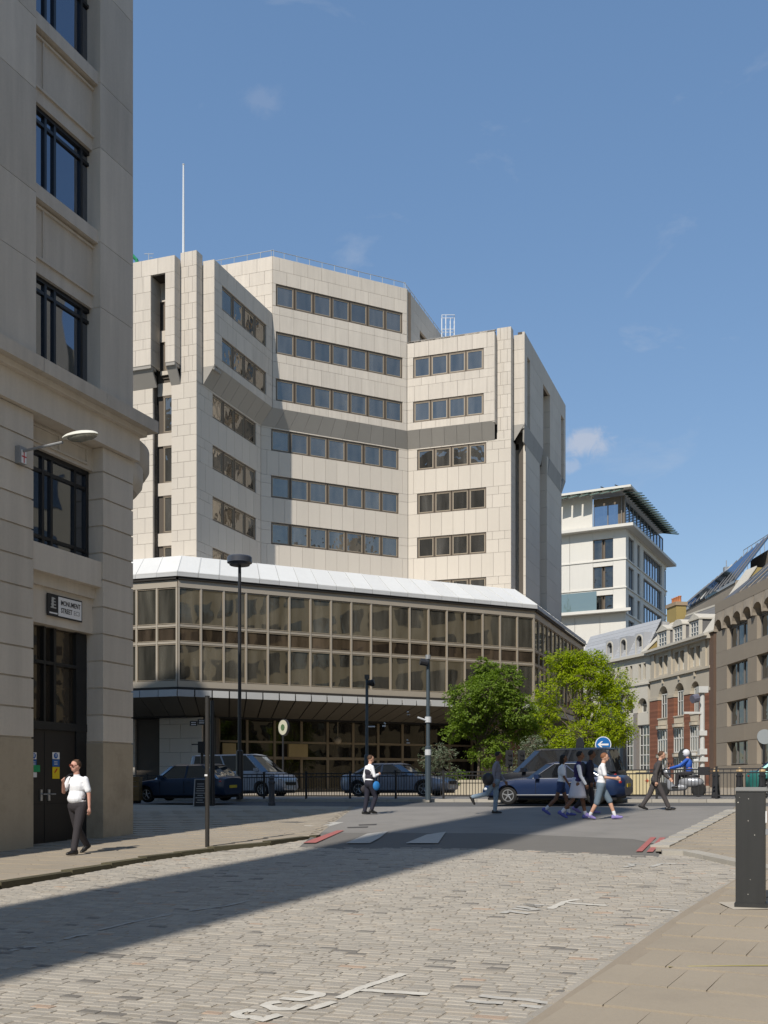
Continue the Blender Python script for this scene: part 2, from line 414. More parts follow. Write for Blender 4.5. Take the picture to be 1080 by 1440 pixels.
def evaluated(me, mods, name='m'):
    o = bpy.data.objects.new('tmp', me); COL.objects.link(o)
    for t, kw in mods:
        md = o.modifiers.new('m', t)
        for k, v in kw.items(): setattr(md, k, v)
    dg = bpy.context.evaluated_depsgraph_get(); dg.update()
    r = bpy.data.meshes.new_from_object(o.evaluated_get(dg), preserve_all_data_layers=True, depsgraph=dg)
    r.name = name
    bpy.data.objects.remove(o); return r
def text_mesh(body, size, mat, name='lettering', depth=.004, align='CENTER', bold=0.0, narrow=1.0):
    cu = bpy.data.curves.new('t', 'FONT'); cu.body = body; cu.size = size; cu.align_x = align; cu.align_y = 'CENTER'
    cu.extrude = depth; cu.offset = bold; cu.resolution_u = 3; cu.space_line = .95
    o = bpy.data.objects.new('t', cu); COL.objects.link(o)
    dg = bpy.context.evaluated_depsgraph_get(); dg.update()
    me = bpy.data.meshes.new_from_object(o.evaluated_get(dg), depsgraph=dg); bpy.data.objects.remove(o)
    me.name = name; me.materials.clear(); me.materials.append(mat)
    for v in me.vertices: v.co.x *= narrow
    return me
def text_on(fr, u, z, w, body, size, mat, parent, **kw):
    me = text_mesh(body, size, mat, **kw); c = fr.pt(u, z, w)
    # text lies in local XY facing +Z : X->d, Y->z, Z->n
    m = Matrix(((fr.d.x, 0, fr.n.x, c.x), (fr.d.y, 0, fr.n.y, c.y), (0, 1, 0, c.z), (0, 0, 0, 1)))
    return place(bpy.data.objects.new('lettering', me), parent, m)
def copy_tree(o, mw, label=None):
    c = o.copy(); COL.objects.link(c); c.matrix_basis = mw; WM[c.name] = mw.copy()
    if label: c['label'] = label
    def rec(src, dst):
        for ch in [x for x in src.children]:
            k = ch.copy(); COL.objects.link(k); k.parent = dst; rec(ch, k)
    rec(o, c); return c
# ------------------------------------------------------------------ materials
stone = material('tower_stone', (.535, .483, .415), .75, var=.045, nscale=.35, namp=.07, fscale=14, famp=.05, streak=.17, sscale=1.6, bump=.10, bscale=30)
stone_low = material('tower_stone_lower', (.535, .483, .412), .75, var=.035, nscale=.3, namp=.05, fscale=14, famp=.04, streak=.04, bump=.1, bscale=30)
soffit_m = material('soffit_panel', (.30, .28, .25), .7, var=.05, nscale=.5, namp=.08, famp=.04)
joint = material('joint_dark', (.10, .085, .07), .95, namp=.1)
bronze = material('bronze_frame', (.135, .105, .075), .5, spec=.5, metal=.2, namp=.1)
bronze_l = material('bronze_bead', (.36, .30, .22), .45, spec=.5, metal=.2)
alu = material('champagne_mullion', (.40, .35, .28), .45, spec=.5, metal=.3, namp=.08)
t_glass = glass('tower_glass', (.66, .62, .56), .30, (.05, .047, .042), wav=.10, wscale=.9, curtain=.5)
d_glass = glass('tower_glass_dark', (.55, .5, .42), .10, (.035, .028, .022), wav=.15, curtain=.5)
c_glass = glass('curtain_wall_glass', (.68, .62, .50), .27, (.050, .046, .037), wav=.055, wscale=.38, curtain=.55)
c_span = glass('curtain_wall_spandrel', (.55, .45, .34), .14, (.036, .027, .019), wav=.05, wscale=.4, curtain=.6)
lead = material('pale_roof_sheet', (.60, .60, .58), .55, spec=.5, var=.04, nscale=.6, namp=.07, streak=.05, metal=.0)
lead_e = material('roof_edge_flashing', (.42, .42, .41), .5, spec=.5, var=.08, namp=.08)
dark = material('near_black', (.012, .012, .013), .6, spec=.3)
black_paint = material('black_paint', (.018, .018, .020), .42, spec=.5, famp=.1, fscale=30)
wall_l = material('pale_limestone', (.52, .472, .405), .85, var=.085, nscale=.5, namp=.11, fscale=18, famp=.08, streak=.20, sscale=1.3, bump=.15, bscale=45)
wall_p = material('limestone_plinth', (.38, .32, .235), .85, var=.04, nscale=.7, namp=.16, fscale=12, famp=.08, streak=.08, bump=.2, bscale=40, dirt=(.12, .1, .075), dirt_amt=.5)
blk_frame = material('black_window_frame', (.012, .013, .015), .35, spec=.5)
l_glass = glass('street_window_glass', (.72, .78, .9), .26, (.008, .009, .011), wav=.07, wscale=.4)
sett_m = material('granite_sett', (.3, .27, .23), .68, spec=.35, var=.05, nscale=.45, namp=.15, fscale=60, famp=.15, bump=.4, bscale=70,
    stops=[(0, (.355, .322, .272)), (.22, (.330, .30, .254)), (.45, (.372, .337, .283)), (.66, (.31, .283, .24)), (.80, (.345, .305, .25)), (.90, (.285, .255, .21)), (.955, (.17, .155, .135)), (.985, (.36, .27, .20))])
mortar = material('sett_joint', (.31, .27, .215), .95, nscale=2, namp=.15, fscale=80, famp=.2, bump=.3, bscale=90)
asphalt = material('asphalt', (.105, .102, .098), .85, nscale=.5, namp=.10, fscale=120, famp=.22, bump=.25, bscale=150)
asph_l = material('worn_grey_paving', (.225, .21, .19), .85, nscale=.6, namp=.2, fscale=90, famp=.14, bump=.2, bscale=120, dirt=(.12, .115, .105), dirt_amt=.4)
asph_d = material('dark_asphalt_ramp', (.15, .14, .125), .88, nscale=.8, namp=.12, fscale=110, famp=.25, bump=.3, bscale=120)
slab_m = material('york_stone_slab', (.31, .265, .205), .85, var=.035, nscale=.8, namp=.09, fscale=40, famp=.09, bump=.15, bscale=60, dirt=(.19, .165, .135), dirt_amt=.35)
slab_j = material('worn_slab_edge', (.28, .235, .18), .9, nscale=2, namp=.15, fscale=60, famp=.2)
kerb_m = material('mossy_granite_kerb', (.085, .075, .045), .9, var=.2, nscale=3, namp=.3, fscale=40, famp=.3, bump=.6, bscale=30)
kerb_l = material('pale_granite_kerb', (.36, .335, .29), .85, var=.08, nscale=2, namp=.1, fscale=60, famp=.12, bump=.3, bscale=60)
paint_w = material('worn_white_road_paint', (.54, .51, .45), .7, nscale=9, namp=.3, fscale=60, famp=.15)
paint_w2 = material('faded_white_road_paint', (.43, .41, .37), .75, nscale=9, namp=.3, fscale=60, famp=.2)
paint_r = material('red_road_paint', (.36, .12, .105), .7, nscale=9, namp=.22, fscale=60, famp=.15)
paint_y = material('faded_yellow_paint', (.42, .36, .12), .75, nscale=12, namp=.35)
# ------------------------------------------------------------------ ground, road, pavements
sheet('road', [(-400, -80), (500, -80), (500, 700), (-400, 700)], -.10, asphalt)
kerb_px = [(-160, 1292), (0, 1252), (100, 1233), (205, 1213), (300, 1199), (380, 1190), (435, 1181)]
kerb = [G(a, b, -.08) for a, b in kerb_px]
kerb = [kerb[0]-A_*14]+kerb
wall0 = V2(-5.89, 23.95)
tab_l = [G(452, 1170), G(478, 1150), G(500, 1134)]
tab_r = [G(1034, 1133), G(1028, 1141), G(922, 1186)]
left_pav = kerb+[G(446, 1176)]+tab_l+[G(187, 1131), G(187, 1131)-C_*22, wall0-C_*22, wall0-A_*32-C_*3]
sheet('pavement', left_pav, -.010, slab_m)
gut = [G(1062, 1221, -.06), G(1032, 1242, -.06), G(965, 1284, -.06), G(900, 1330, -.06), G(785, 1415, -.06), G(730, 1455, -.06)]
gut.append(gut[-1]-(gut[3]-gut[5]).normalized()*12)
rk = [G(922, 1198, -.03), G(965, 1199, -.03), G(1035, 1213, -.03), G(1062, 1221, -.03)]
cob = [kerb[0]]+kerb[1:]+[G(446, 1187, -.06), G(700, 1189, -.06), G(900, 1199, -.06)]+rk+gut[1:]
sheet('cobbled_street', cob, -.068, mortar)
ramp = [G(428, 1187, -.06), G(446, 1176), G(452, 1170), G(700, 1171), G(890, 1179), G(922, 1186), G(922, 1199, -.03), G(900, 1200, -.06), G(700, 1190, -.06)]
top_e = [G(436, 1177), G(452, 1170), G(575, 1170.5), G(700, 1171), G(890, 1179), G(930, 1181)]
bot_e = [G(418, 1189), G(446, 1189.5), G(575, 1190), G(700, 1191), G(900, 1201), G(926, 1201)]
mb = MB()
for k in range(5):
    q_ = [(bot_e[k], -.064), (bot_e[k+1], -.064), (top_e[k+1], -.0125), (top_e[k], -.0125)]
    mb.quad(*[(p_.x, p_.y, gz(p_.x, p_.y)+d_) for p_, d_ in q_])
mb.obj('road_ramp', asph_d, None, kind='structure', fix=True)
def ramp_z(x, y):
    v = (gz(x, y)-EYE)/y; py = HY-v*FPX; t = (py-1170.5)/19.5 if x < 3.2 else (py-1179)/22
    return -.0125-.0515*max(0, min(1, t))
table = tab_l+tab_r+[G(890, 1179), G(700, 1171)]
sheet('raised_crossing', table, -.012, asph_l)
r_pav = [G(922, 1186), G(1034, 1133), G(1034, 1133)+C_*14, V2(30, 22), V2(30, -20), gut[-1]+V2(14, 0), gut[-1]]+gut[-2:0:-1]+rk[::-1]
sheet('pavement', r_pav, -.020, slab_j)
# far kerb line, islands beyond it
RD = V2(.907, -.42)                    # direction of the railings
R0 = V2(0, 40.1)
def rl(t, off=0): return R0+RD*t+V2(.42, .907)*off
sheet('traffic_island', [rl(-16, -.35), rl(15, -.35), rl(15, 2.2), rl(-16, 2.2)], -.004, asph_l, thick=.12)
sheet('road', [rl(-40, 2.2), rl(40, 2.2), rl(48, 12), rl(-40, 9)], -.06, asphalt)
sheet('forecourt', [rl(-60, 10.5), rl(26, 12.5), rl(34, 60), rl(-60, 60)], -.006, slab_m, thick=.12)
sheet('pavement', [rl(14.5, -14), V2(60, 10), V2(60, 200), V2(31, 200), rl(26, 12)], .0, slab_m, thick=.12)

pav = thing('paving', 'stone slabs laid on the near right pavement beside the cobbles', 'paving', (4, 6, 0))
pavl = thing('paving', 'stone slabs laid on the left pavement below the limestone building', 'paving', (-6, 18, 0))
def slabs(root, poly, d, L, W, top, x0, x1, y0, y1, name='paving_slab', mat=slab_m, limit=290):
    P = Pieces(name, mat, root, limit); e = V2(d.y, -d.x); o = V2((x0+x1)/2, (y0+y1)/2)
    rmax = V2(x1-x0, y1-y0).length/2; j = -int(rmax/W)
    while j*W < rmax:
        k = -int(rmax/L)-1; sh = (j % 2)*.5*L+rng.uniform(-.1, .1)
        while k*L < rmax:
            c = o+d*(k*L+sh)+e*(j*W)
            if x0 < c.x < x1 and y0 < c.y < y1 and all(inside(c+d*(sa*L/2)+e*(sb*W/2), poly) for sa in (-1, 1) for sb in (-1, 1)):
                m = gbox(c.x, c.y, d, L-.012, W-.012, top+rng.uniform(-.002, .002), .05)
                P.m(m, Vector((c.x, c.y, gz(c.x, c.y))), L*W, Vector((0, 0, 1)))
            elif x0 < c.x < x1 and y0 < c.y < y1 and any(inside(c+d*(sa*L/2)+e*(sb*W/2), poly) for sa in (-1, 1) for sb in (-1, 1)):
                for i2 in range(4):
                    c2 = c+d*(L*(i2-1.5)/4)
                    hv = [t_/4 for t_ in range(5) if inside(c2+d*(L/8)+e*(W*(t_/4-.5)), poly) and inside(c2-d*(L/8)+e*(W*(t_/4-.5)), poly)]
                    if len(hv) < 2: continue
                    a_, b_ = min(hv), max(hv); c3 = c2+e*(W*((a_+b_)/2-.5))
                    m = gbox(c3.x, c3.y, d, L/4-(.012 if i2 in (0, 3) else -.0), W*(b_-a_)-.012, top-.001*(i2 % 2), .05)
                    P.m(m, Vector((c3.x, c3.y, gz(c3.x, c3.y))), L*W/4, Vector((0, 0, 1)))
            k += 1
        j += 1
    P.flush()
slabs(pavl, left_pav, V2(.924, -.383), .9, .62, .0, -24, 2.4, -2, 37.5)
S_ = V2(.48, .877)
slabs(pav, r_pav, V2(S_.y, -S_.x), 1.15, .72, -.012, 0, 24, 2, 36)
# kerb stones on the left, dark and mossy
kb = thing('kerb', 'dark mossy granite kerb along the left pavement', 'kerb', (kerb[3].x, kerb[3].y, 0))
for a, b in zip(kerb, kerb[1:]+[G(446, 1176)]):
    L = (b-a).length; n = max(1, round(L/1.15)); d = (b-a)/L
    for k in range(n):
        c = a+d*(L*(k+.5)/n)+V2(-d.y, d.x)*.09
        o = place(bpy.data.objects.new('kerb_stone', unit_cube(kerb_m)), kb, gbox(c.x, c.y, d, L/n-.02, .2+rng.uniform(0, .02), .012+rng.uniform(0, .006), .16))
kb2 = thing('kerb', 'pale flush granite kerb crossing the right pavement to the cobbles', 'kerb', (6, 22, 0))
def kerbrun(root, pts, wd, top, L0=.95, mat=kerb_l):
    for a, b in zip(pts, pts[1:]):
        L = (b-a).length; n = max(1, round(L/L0)); d = (b-a)/L
        for k in range(n):
            c = a+d*(L*(k+.5)/n)
            place(bpy.data.objects.new('kerb_stone', unit_cube(mat)), root, gbox(c.x, c.y, d, L/n-.012, wd, top+rng.uniform(0, .006), .12))
kerbrun(kb2, [G(928, 1190), G(1032, 1138)], .34, .006)
kerbrun(kb2, [G(930, 1197, -.01), G(968, 1197, -.01), G(1036, 1211, -.01), G(1100, 1224, -.01)], .30, .006)
kb3 = thing('gutter', 'granite gutter setts where the cobbles meet the right pavement', 'gutter', (gut[4].x, gut[4].y, 0))
kerbrun(kb3, gut[1:], .16, -.045, .42, sett_m)
kb4 = thing('kerb', 'long kerb under the black railings across the junction', 'kerb', (0, 39.7, 0))
kerbrun(kb4, [rl(-16, -.45), rl(15, -.45)], .18, .012, .92, kerb_l)
# granite setts: rows across the street
setts = thing('sett_paving', 'granite setts of the cobbled street in the foreground', 'paving', (0, 9, 0))
P = Pieces('sett', sett_m, setts, 290); E_ = V2(A_.y, -A_.x)
far = []
j = 0; a = -3.0
sv = MB(); near = []
while a < 26:
    wrow = rng.uniform(.078, .100); b = -14.0+rng.uniform(0, .2)
    wob = rng.uniform(-.006, .006)
    while b < 10:
        L = rng.uniform(.13, .27)
        c = V2(0, 2.0)+A_*(a+wrow/2+.012*math.sin(b*1.3+a*.7)+.02*math.sin(b*.45))+E_*(b+L/2)
        b += L
        if not (2.5 < c.y < 23) or abs(c.x) > .45*c.y+1.2: continue
        if not inside(c, cob): continue
        t = -.06+rng.uniform(-.003, .003)-(.003 if rng.random() < .1 else 0)
        near.append((c.length, c, L-.009+rng.uniform(-.005, .002), wrow-.006+rng.uniform(-.004, .002), t, rng.random()))
    a += wrow
near.sort(key=lambda q: abs(q[1].y-6.4)+.01*q[0])
me_s = None
def sett_verts(c, L, W, t, r, local=False):
    d = E_; e = A_; ins = .011; pts = []
    for (zz, i_) in ((-.030, 0), (-.005, 0), (0, ins)):
        for sx, sy in ((-1, -1), (1, -1), (1, 1), (-1, 1)):
            q = V2(0, 0)+d*(sx*(L/2-i_))+e*(sy*(W/2-i_*.8))
            pts.append((q.x, q.y, zz))
    return pts
vi = 0; bigv = []; bigf = []; bigr = []
FC = []
for k in range(2):
    for q in range(4): FC.append((k*4+q, k*4+(q+1) % 4, k*4+4+(q+1) % 4, k*4+4+q))
FC.append((8, 9, 10, 11))
FC = [tuple(f) for f in FC]
shared = []
for q in range(6):
    mb = MB(); pts = sett_verts(V2(0, 0), .17+.02*(q % 3), .10, 0, 0)
    mb.v = [(x, y, z+.03*(x*E_.y*0)) for x, y, z in pts]; mb.f = FC[:]; mb.r = [0]*9
    shared.append(mb.mesh('sett', sett_m, False))
cnt = 0
for q, (dd, c, L, W, t, r) in enumerate(near):
    px = 540+FPX*c.x/c.y; py = HY+FPX*(EYE-gz(c.x, c.y)+.06)/c.y
    vis = -20 < px < 1100 and py < 1452
    if vis and cnt < 290:
        cnt += 1
        s_i = q % 6; sx = L/(.17+.02*(s_i % 3))
        sc = Matrix(((sx, 0, 0, 0), (0, W/.10, 0, 0), (0, 0, 1, 0), (0, 0, 0, 1)))
        rot = Matrix(((E_.x, A_.x, 0, 0), (E_.y, A_.y, 0, 0), (0, 0, 1, 0), (0, 0, 0, 1)))
        m = Matrix.Translation((c.x, c.y, gz(c.x, c.y)+t)) @ Matrix(((1, 0, 0, 0), (0, 1, 0, 0), (.02, .03, 1, 0), (0, 0, 0, 1))) @ (rot @ sc @ rot.inverted())
        place(bpy.data.objects.new('sett', shared[s_i]), setts, m)
    else:
        i0 = len(bigv)
        for (x, y, z) in sett_verts(c, L, W, t, r): bigv.append((c.x+x, c.y+y, gz(c.x+x, c.y+y)+t+z))
        bigf += [tuple(i0+k for k in f) for f in FC]; bigr += [r]*9
mb = MB(); mb.v = bigv; mb.f = bigf; mb.r = bigr
mb.obj('sett', sett_m, setts, kind='stuff', rnd=True)

# ------------------------------------------------------------------ road markings
def ribbon(name, px_pts, wpx, mat, label, dz=-.054, kind_cat='road marking', taper=True, group=None, closed=False):
    """paint laid along a line on the ground, with slightly ragged edges"""
    multi = len(px_pts) > 1; c0 = G(*px_pts[0][0], dz)
    root = thing(name, label, kind_cat, (c0.x, c0.y, gz(c0.x, c0.y)), group) if multi else None
    mb = MB()
    for line in px_pts:
        if multi: mb = MB()
        pts = [G(a, b, dz) for a, b in line]
        fine = []
        for p, q in zip(pts, pts[1:]):
            n = max(2, int((q-p).length/.05))
            fine += [p.lerp(q, k/n) for k in range(n)]
        fine.append(pts[-1]); prev = None
        for k, p in enumerate(fine):
            t = (fine[min(k+1, len(fine)-1)]-fine[max(k-1, 0)]).normalized(); nn = V2(-t.y, t.x)
            w1 = wpx*(.5+rng.uniform(-.10, .10)); w2 = wpx*(.5+rng.uniform(-.10, .10))
            a, b = p+nn*w1, p-nn*w2
            a3 = (a.x, a.y, gz(a.x, a.y)+dz); b3 = (b.x, b.y, gz(b.x, b.y)+dz)
            if prev: mb.quad(prev[0], prev[1], b3, a3)
            prev = (a3, b3)
        if multi: mb.obj('stroke', mat, root, fix=True)
    if multi: return root
    o = mb.obj(name, mat, None, fix=True); tag(o, label, kind_cat, group); return o
def pxl(off, sc, *pts): return [(off[0]+x/sc, off[1]+y/sc) for x, y in pts]
o1 = ((300, 1340), 3.375)
ribbon('road_lettering', [pxl(*o1, (198, 274), (160, 272), (118, 281), (106, 292), (130, 304), (185, 303), (238, 318), (280, 300), (318, 292)),
    pxl(*o1, (318, 231), (268, 236), (247, 248), (290, 264), (375, 267), (418, 244)),
    pxl(*o1, (320, 214), (420, 222), (455, 214), (500, 203), (508, 193), (470, 189), (392, 182))], .085, paint_w, 'three worn white letters painted across the setts at the bottom of the frame')
ribbon('bay_line', [pxl(*o1, (462, 266), (572, 230)), pxl(*o1, (590, 214), (700, 166), (905, 97)), pxl(*o1, (700, 174), (830, 183), (1020, 195))], .085, paint_w, 'white T shaped bay line painted beside the nearest letters')
o2 = ((620, 1200), 2.4545)
ribbon('road_lettering', [pxl(*o2, (212, 206), (235, 198), (270, 204), (305, 208)), pxl(*o2, (250, 189), (300, 196), (335, 193), (262, 182)), pxl(*o2, (290, 173), (335, 184), (290, 174), (368, 179))], .09, paint_w2, 'faded white letters painted on sunlit setts in the middle of the street')
ribbon('bay_line', [pxl(*o2, (376, 191), (430, 166), (475, 158)), pxl(*o2, (430, 170), (575, 180))], .09, paint_w, 'white T shaped bay line in the middle of the sunlit setts')
ribbon('bay_line', [pxl(*o2, (720, 190), (790, 194), (872, 206))], .075, paint_w2, 'short white line on the setts running to the right gutter')
ribbon('bay_line', [pxl(*o2, (92, 506), (130, 512), (215, 516)), pxl(*o2, (135, 490), (200, 498), (300, 505), (395, 520)), pxl(*o2, (275, 523), (380, 535))], .075, paint_w2, 'broken white dashes on the setts at the bottom near the right gutter')
ribbon('road_lettering', [pxl(*o2, (630, 47), (665, 42), (650, 36), (708, 39)), pxl(*o2, (725, 46), (762, 35), (850, 37))], .09, paint_w2, 'faded white marks on the setts just below the red lines')
o3 = ((0, 1280), 3.6)
ribbon('bay_line', [pxl(*o3, (50, 205), (90, 195)), pxl(*o3, (120, 187), (185, 183)), pxl(*o3, (235, 162), (275, 159)), pxl(*o3, (330, 145), (380, 130), (445, 122)), pxl(*o3, (500, 99), (560, 86), (640, 65), (760, 40), (870, 18)), pxl(*o3, (960, 2), (1150, -24), (1270, -52))], .06, paint_w2, 'long dashed white line on the setts inside the broad shadow')
ribbon('yellow_mark', [pxl(*o2, (322, 572), (345, 552), (375, 548))], .09, paint_y, 'faded yellow mark on the setts beside the gutter')
ribbon('yellow_line', [[(940, 1359), (1010, 1358), (1100, 1357)]], .025, paint_y, 'thin faded yellow line across the right pavement slabs', dz=-.006)
def patch(name, px, mat, label, dz, cat='road marking', on_ramp=False):
    pts = [G(a, b, dz) for a, b in px]
    o = MB().poly([(p.x, p.y, gz(p.x, p.y)+(ramp_z(p.x, p.y)+.02 if on_ramp else dz)) for p in pts]).obj(name, mat, None, fix=True)
    if o.data.polygons[0].normal.z < 0: o.data.flip_normals()
    return tag(o, label, cat)
patch('ramp_marking', [(486, 1186.5), (516, 1175), (546, 1171.5), (534, 1180), (520, 1186.5)], paint_w2, 'left white ramp triangle painted on the dark asphalt strip', -.040, on_ramp=True)
patch('ramp_marking', [(570, 1186.5), (600, 1176), (627, 1172.5), (616, 1186.5)], paint_w2, 'right white ramp triangle painted on the dark asphalt strip', -.040, on_ramp=True)
patch('red_line', [(426, 1186), (474, 1170.5), (484, 1170.5), (444, 1186)], paint_r, 'broad red line on the dark strip at the left kerb end', -.040, on_ramp=True)
patch('red_line', [(894, 1198), (915, 1180.5), (923, 1180.5), (903, 1198)], paint_r, 'left of the pair of red lines at the right kerb end', -.040, on_ramp=True)
patch('red_line', [(909, 1198.5), (928, 1181), (936, 1181), (918, 1198.5)], paint_r, 'right of the pair of red lines at the right kerb end', -.040, on_ramp=True)
for lab, pxs in (('pale paving patch on the crossing beyond the red line', [(423, 1162), (446, 1156), (484, 1156), (462, 1162.5)]),):
    patch('paving_patch', pxs, paint_w2, lab, -.007, 'paving')
mh = material('iron_cover_and_shadow', (.07, .065, .06), .8, famp=.3, fscale=60)  # iron of the covers, also colours the painted shadow of the post
for lab, pxs in (('oval dark utility cover on the sunlit crossing', [(413, 1150.5), (430, 1149), (449, 1150.5), (446, 1152), (428, 1152)]),
                 ('short dark grating strip nearest the white ramp triangles', [(488, 1163), (518, 1162), (517, 1163.6), (489, 1164.4)]),
                 ('small dark cover just beyond the grating strip', [(504, 1159.4), (530, 1158.4), (529, 1160), (505, 1160.8)])):
    patch('utility_cover', pxs, mh, lab, -.006, 'utility cover')
ribbon('painted_post_shadow', [[(292, 1190), (345, 1183), (414, 1172)]], .05, mh, 'painted cast shadow of the bare post on the left pavement', dz=.006, kind_cat='painted_shadow')  # dark strip painting the cast shadow of the bare sign post

# ------------------------------------------------------------------ left limestone building
FL = F(wall0-A_*20, A_)                # u = 20 at the street corner
LB = thing('limestone_building', 'grey limestone office building in shade filling the left edge', 'building', (wall0.x, wall0.y, gz(*wall0)))
gb = gz(*wall0)
PB = Pieces('stone_block', wall_l, LB, 290); PL = Pieces('plinth_block', wall_p, LB, 60)
core = MB()
courses_low = [(2.72+.608*k, 2.72+.608*(k+1)) for k in range(10)]+[(8.80, 9.36)]
joints_up = [10.36, 12.46, 13.92, 16.03, 17.49, 19.63, 21.1, 23.2]
bays = [(20-3.34, 20-1.10), (20-3.34-4.6, 20-1.10-4.6), (20-3.34-9.2, 20-1.10-9.2)]
edges = [20.0]
for a, b in bays: edges += [b, a]
edges += [3.0]
for k in range(0, len(edges), 2):
    u1, u0 = edges[k], edges[k+1]
    PL.add(FL, u0, u1, .2, 2.70, -.5, 0)
    for za, zb in courses_low: PB.add(FL, u0, u1, za+.018, zb-.018, -.45, 0)
    core.fb(FL, u0+.02, u1-.02, .2, 9.4, -.9, -.035)
    ua, ub = (u0-.10 if k < 6 else u0), (u1+.08 if k > 0 else u1)
    for za, zb in zip(joints_up, joints_up[1:]): PB.add(FL, ua, ub, za+.006, zb-.006, -.4, 0)
    core.fb(FL, ua+.01, ub-.01, 10.3, 23.2, -.9, -.03)
for bi, (a, b) in enumerate(bays):
    # ground floor door bay
    door = place(bpy.data.objects.new('door', MB().fb(FL, a, b, .3, 2.98, -.60, -.50).mesh('door', material('dark_door', (.022, .019, .017), .5, spec=.4))), LB)
    mb = MB(); m_ = (a+b)/2
    mb.fb(FL, a, b, 2.95, 3.12, -.60, -.44); mb.fb(FL, a, a+.08, .3, 5.15, -.60, -.44); mb.fb(FL, b-.35, b, .3, 5.15, -.60, -.46)
    mb.fb(FL, m_+.02, m_+.1, 3.1, 5.15, -.58, -.45); mb.fb(FL, a, b, 4.35, 4.42, -.58, -.455); mb.fb(FL, m_-.28, m_-.22, 3.1, 5.15, -.58, -.46)
    mb.obj('door_surround', blk_frame, LB)
    MB().fb(FL, a, b, 3.1, 5.15, -.62, -.56).obj('pane', d_glass, LB)
    if bi == 0:
        dm = FL.u(62.5, -.5); jl = MB()
        jl.fb(FL, dm-.008, dm+.008, .45, 2.9, -.505, -.494); jl.fb(FL, a+.1, b-.4, 1.35, 1.36, -.505, -.496); jl.obj('door_joint', dark, door)
        steel = material('brushed_steel', (.5, .5, .5), .35, metal=.8)
        for s in (-1, 1):
            h = MB(); h.fb(FL, dm+s*.12-.03, dm+s*.12+.03, 1.42, 1.66, -.5, -.47)
            h.tube([FL.pt(dm+s*.12, 1.56, -.47), FL.pt(dm+s*.12, 1.56, -.42), FL.pt(dm+s*.12+.14, 1.56, -.42)], .014, 8); h.obj('door_handle', steel, door)
        sw = material('sign_white', (.75, .75, .75), .5); sb = material('sign_blue', (.03, .12, .38), .5); sy = material('sign_yellow', (.75, .55, .02), .5); sg = material('sign_green', (.02, .3, .12), .5)
        def sticker(px0, py0, px1, py1, mat, name='sticker', w=-.495):
            u0, u1 = FL.u(px0, w), FL.u(px1, w); um = (px0+px1)/2
            z0, z1 = FL.z(um, py1, w), FL.z(um, py0, w)
            return MB().fb(FL, u0, u1, z0, z1, w, w+.006).obj(name, mat, door)
        for x0, x1 in ((73.5, 83.5), (44, 51)):
            sticker(x0, 1058, x1, 1067.5, sw); sticker(x0, 1068, x1, 1078, sb)
            w = -.487; u = FL.u((x0+x1)/2, w); z = FL.z((x0+x1)/2, 1062.7, w)
            MB().lathe(FL.pt(u, z, w), [(0, 0), (.062, 0), (.062, .004), (0, .004)], 16, FL.n.to_3d()).obj('sticker_symbol', sb, door)
            MB().fb(FL, u-.009, u+.009, z-.025, z+.045, w+.004, w+.008).obj('sticker_symbol', sw, door)
            for q in range(3): MB().fb(FL, u-.05, u+.05, z-.135-.03*q, z-.125-.03*q, w-.001, w+.003).obj('sticker_text', sw, door)
        sticker(73.5, 1078.5, 83.5, 1095, sy); u = FL.u(78.5, -.487)
        z = FL.z(78.5, 1084, -.487)
        MB().hexa([FL.pt(u-.05, z-.04, -.488), FL.pt(u-.02, z-.04, -.488), FL.pt(u+.06, z+.05, -.488), FL.pt(u+.02, z+.05, -.488)],
                  [FL.pt(u-.05, z-.04, -.482), FL.pt(u-.02, z-.04, -.482), FL.pt(u+.06, z+.05, -.482), FL.pt(u+.02, z+.05, -.482)]).obj('sticker_symbol', material('sign_red', (.5, .03, .02), .5), door)
        sticker(46.5, 1076, 56, 1085.5, sg, w=-.488); sticker(46, 1086, 51.5, 1093, sw)
    # lintel, sill band, first floor window, balcony panel over it
    PB.add(FL, a, b, 5.17, 6.0, -.6, -.30)
    PB.add(FL, a, b, 5.95, 6.75, -.55, -.22); PB.add(FL, a-.0, b+.0, 6.2, 6.77, -.58, -.05)
    window(FL, a, b, 6.78, 8.84, -.40, LB, blk_frame, l_glass, fw=.10, fd=.10, vb=(.34, .46, .80), hb=(.12, .80), bw=.07)
    core.fb(FL, a, b, 8.84, 9.4, -.9, -.30)
    mb = MB(); mb.fb(FL, a+.25, b-.2, 8.93, 8.97, -.30, -.26); mb.fb(FL, a+.25, b-.2, 9.26, 9.30, -.30, -.26); mb.fb(FL, a+.25, a+.29, 8.97, 9.26, -.30, -.26)
    mb.fb(FL, b-.24, b-.2, 8.97, 9.26, -.30, -.26); mb.fb(FL, (a+b)/2-.02, (a+b)/2+.02, 8.97, 9.26, -.30, -.26); mb.obj('moulding', wall_l, LB)
    core.fb(FL, a, b, .2, 6.78, -.95, -.66)
    for k in range(4):
        z0 = 10.62+3.55*k
        window(FL, a-.10, b+.08, z0, z0+1.83, -.30, LB, blk_frame, l_glass, fw=.09, fd=.10, vb=(.34, .46, .82), hb=(.84,), bw=.07)
        # spandrel: flush frame with a raised panel
        zs0, zs1 = z0+1.83, z0+3.55
        core.fb(FL, a-.10, b+.08, zs0, zs1, -.9, -.22)
        PB.add(FL, a-.10, b+.08, zs1-.28, zs1, -.45, -.06)
        mb = MB()
        mb.fb(FL, a+.0, b-.02, zs0+.28, zs0+.33, -.22, -.17); mb.fb(FL, a+.0, b-.02, zs1-.38, zs1-.33, -.22, -.17)
        mb.fb(FL, a+.0, a+.05, zs0+.33, zs1-.38, -.22, -.17); mb.fb(FL, b-.07, b-.02, zs0+.33, zs1-.38, -.22, -.17)
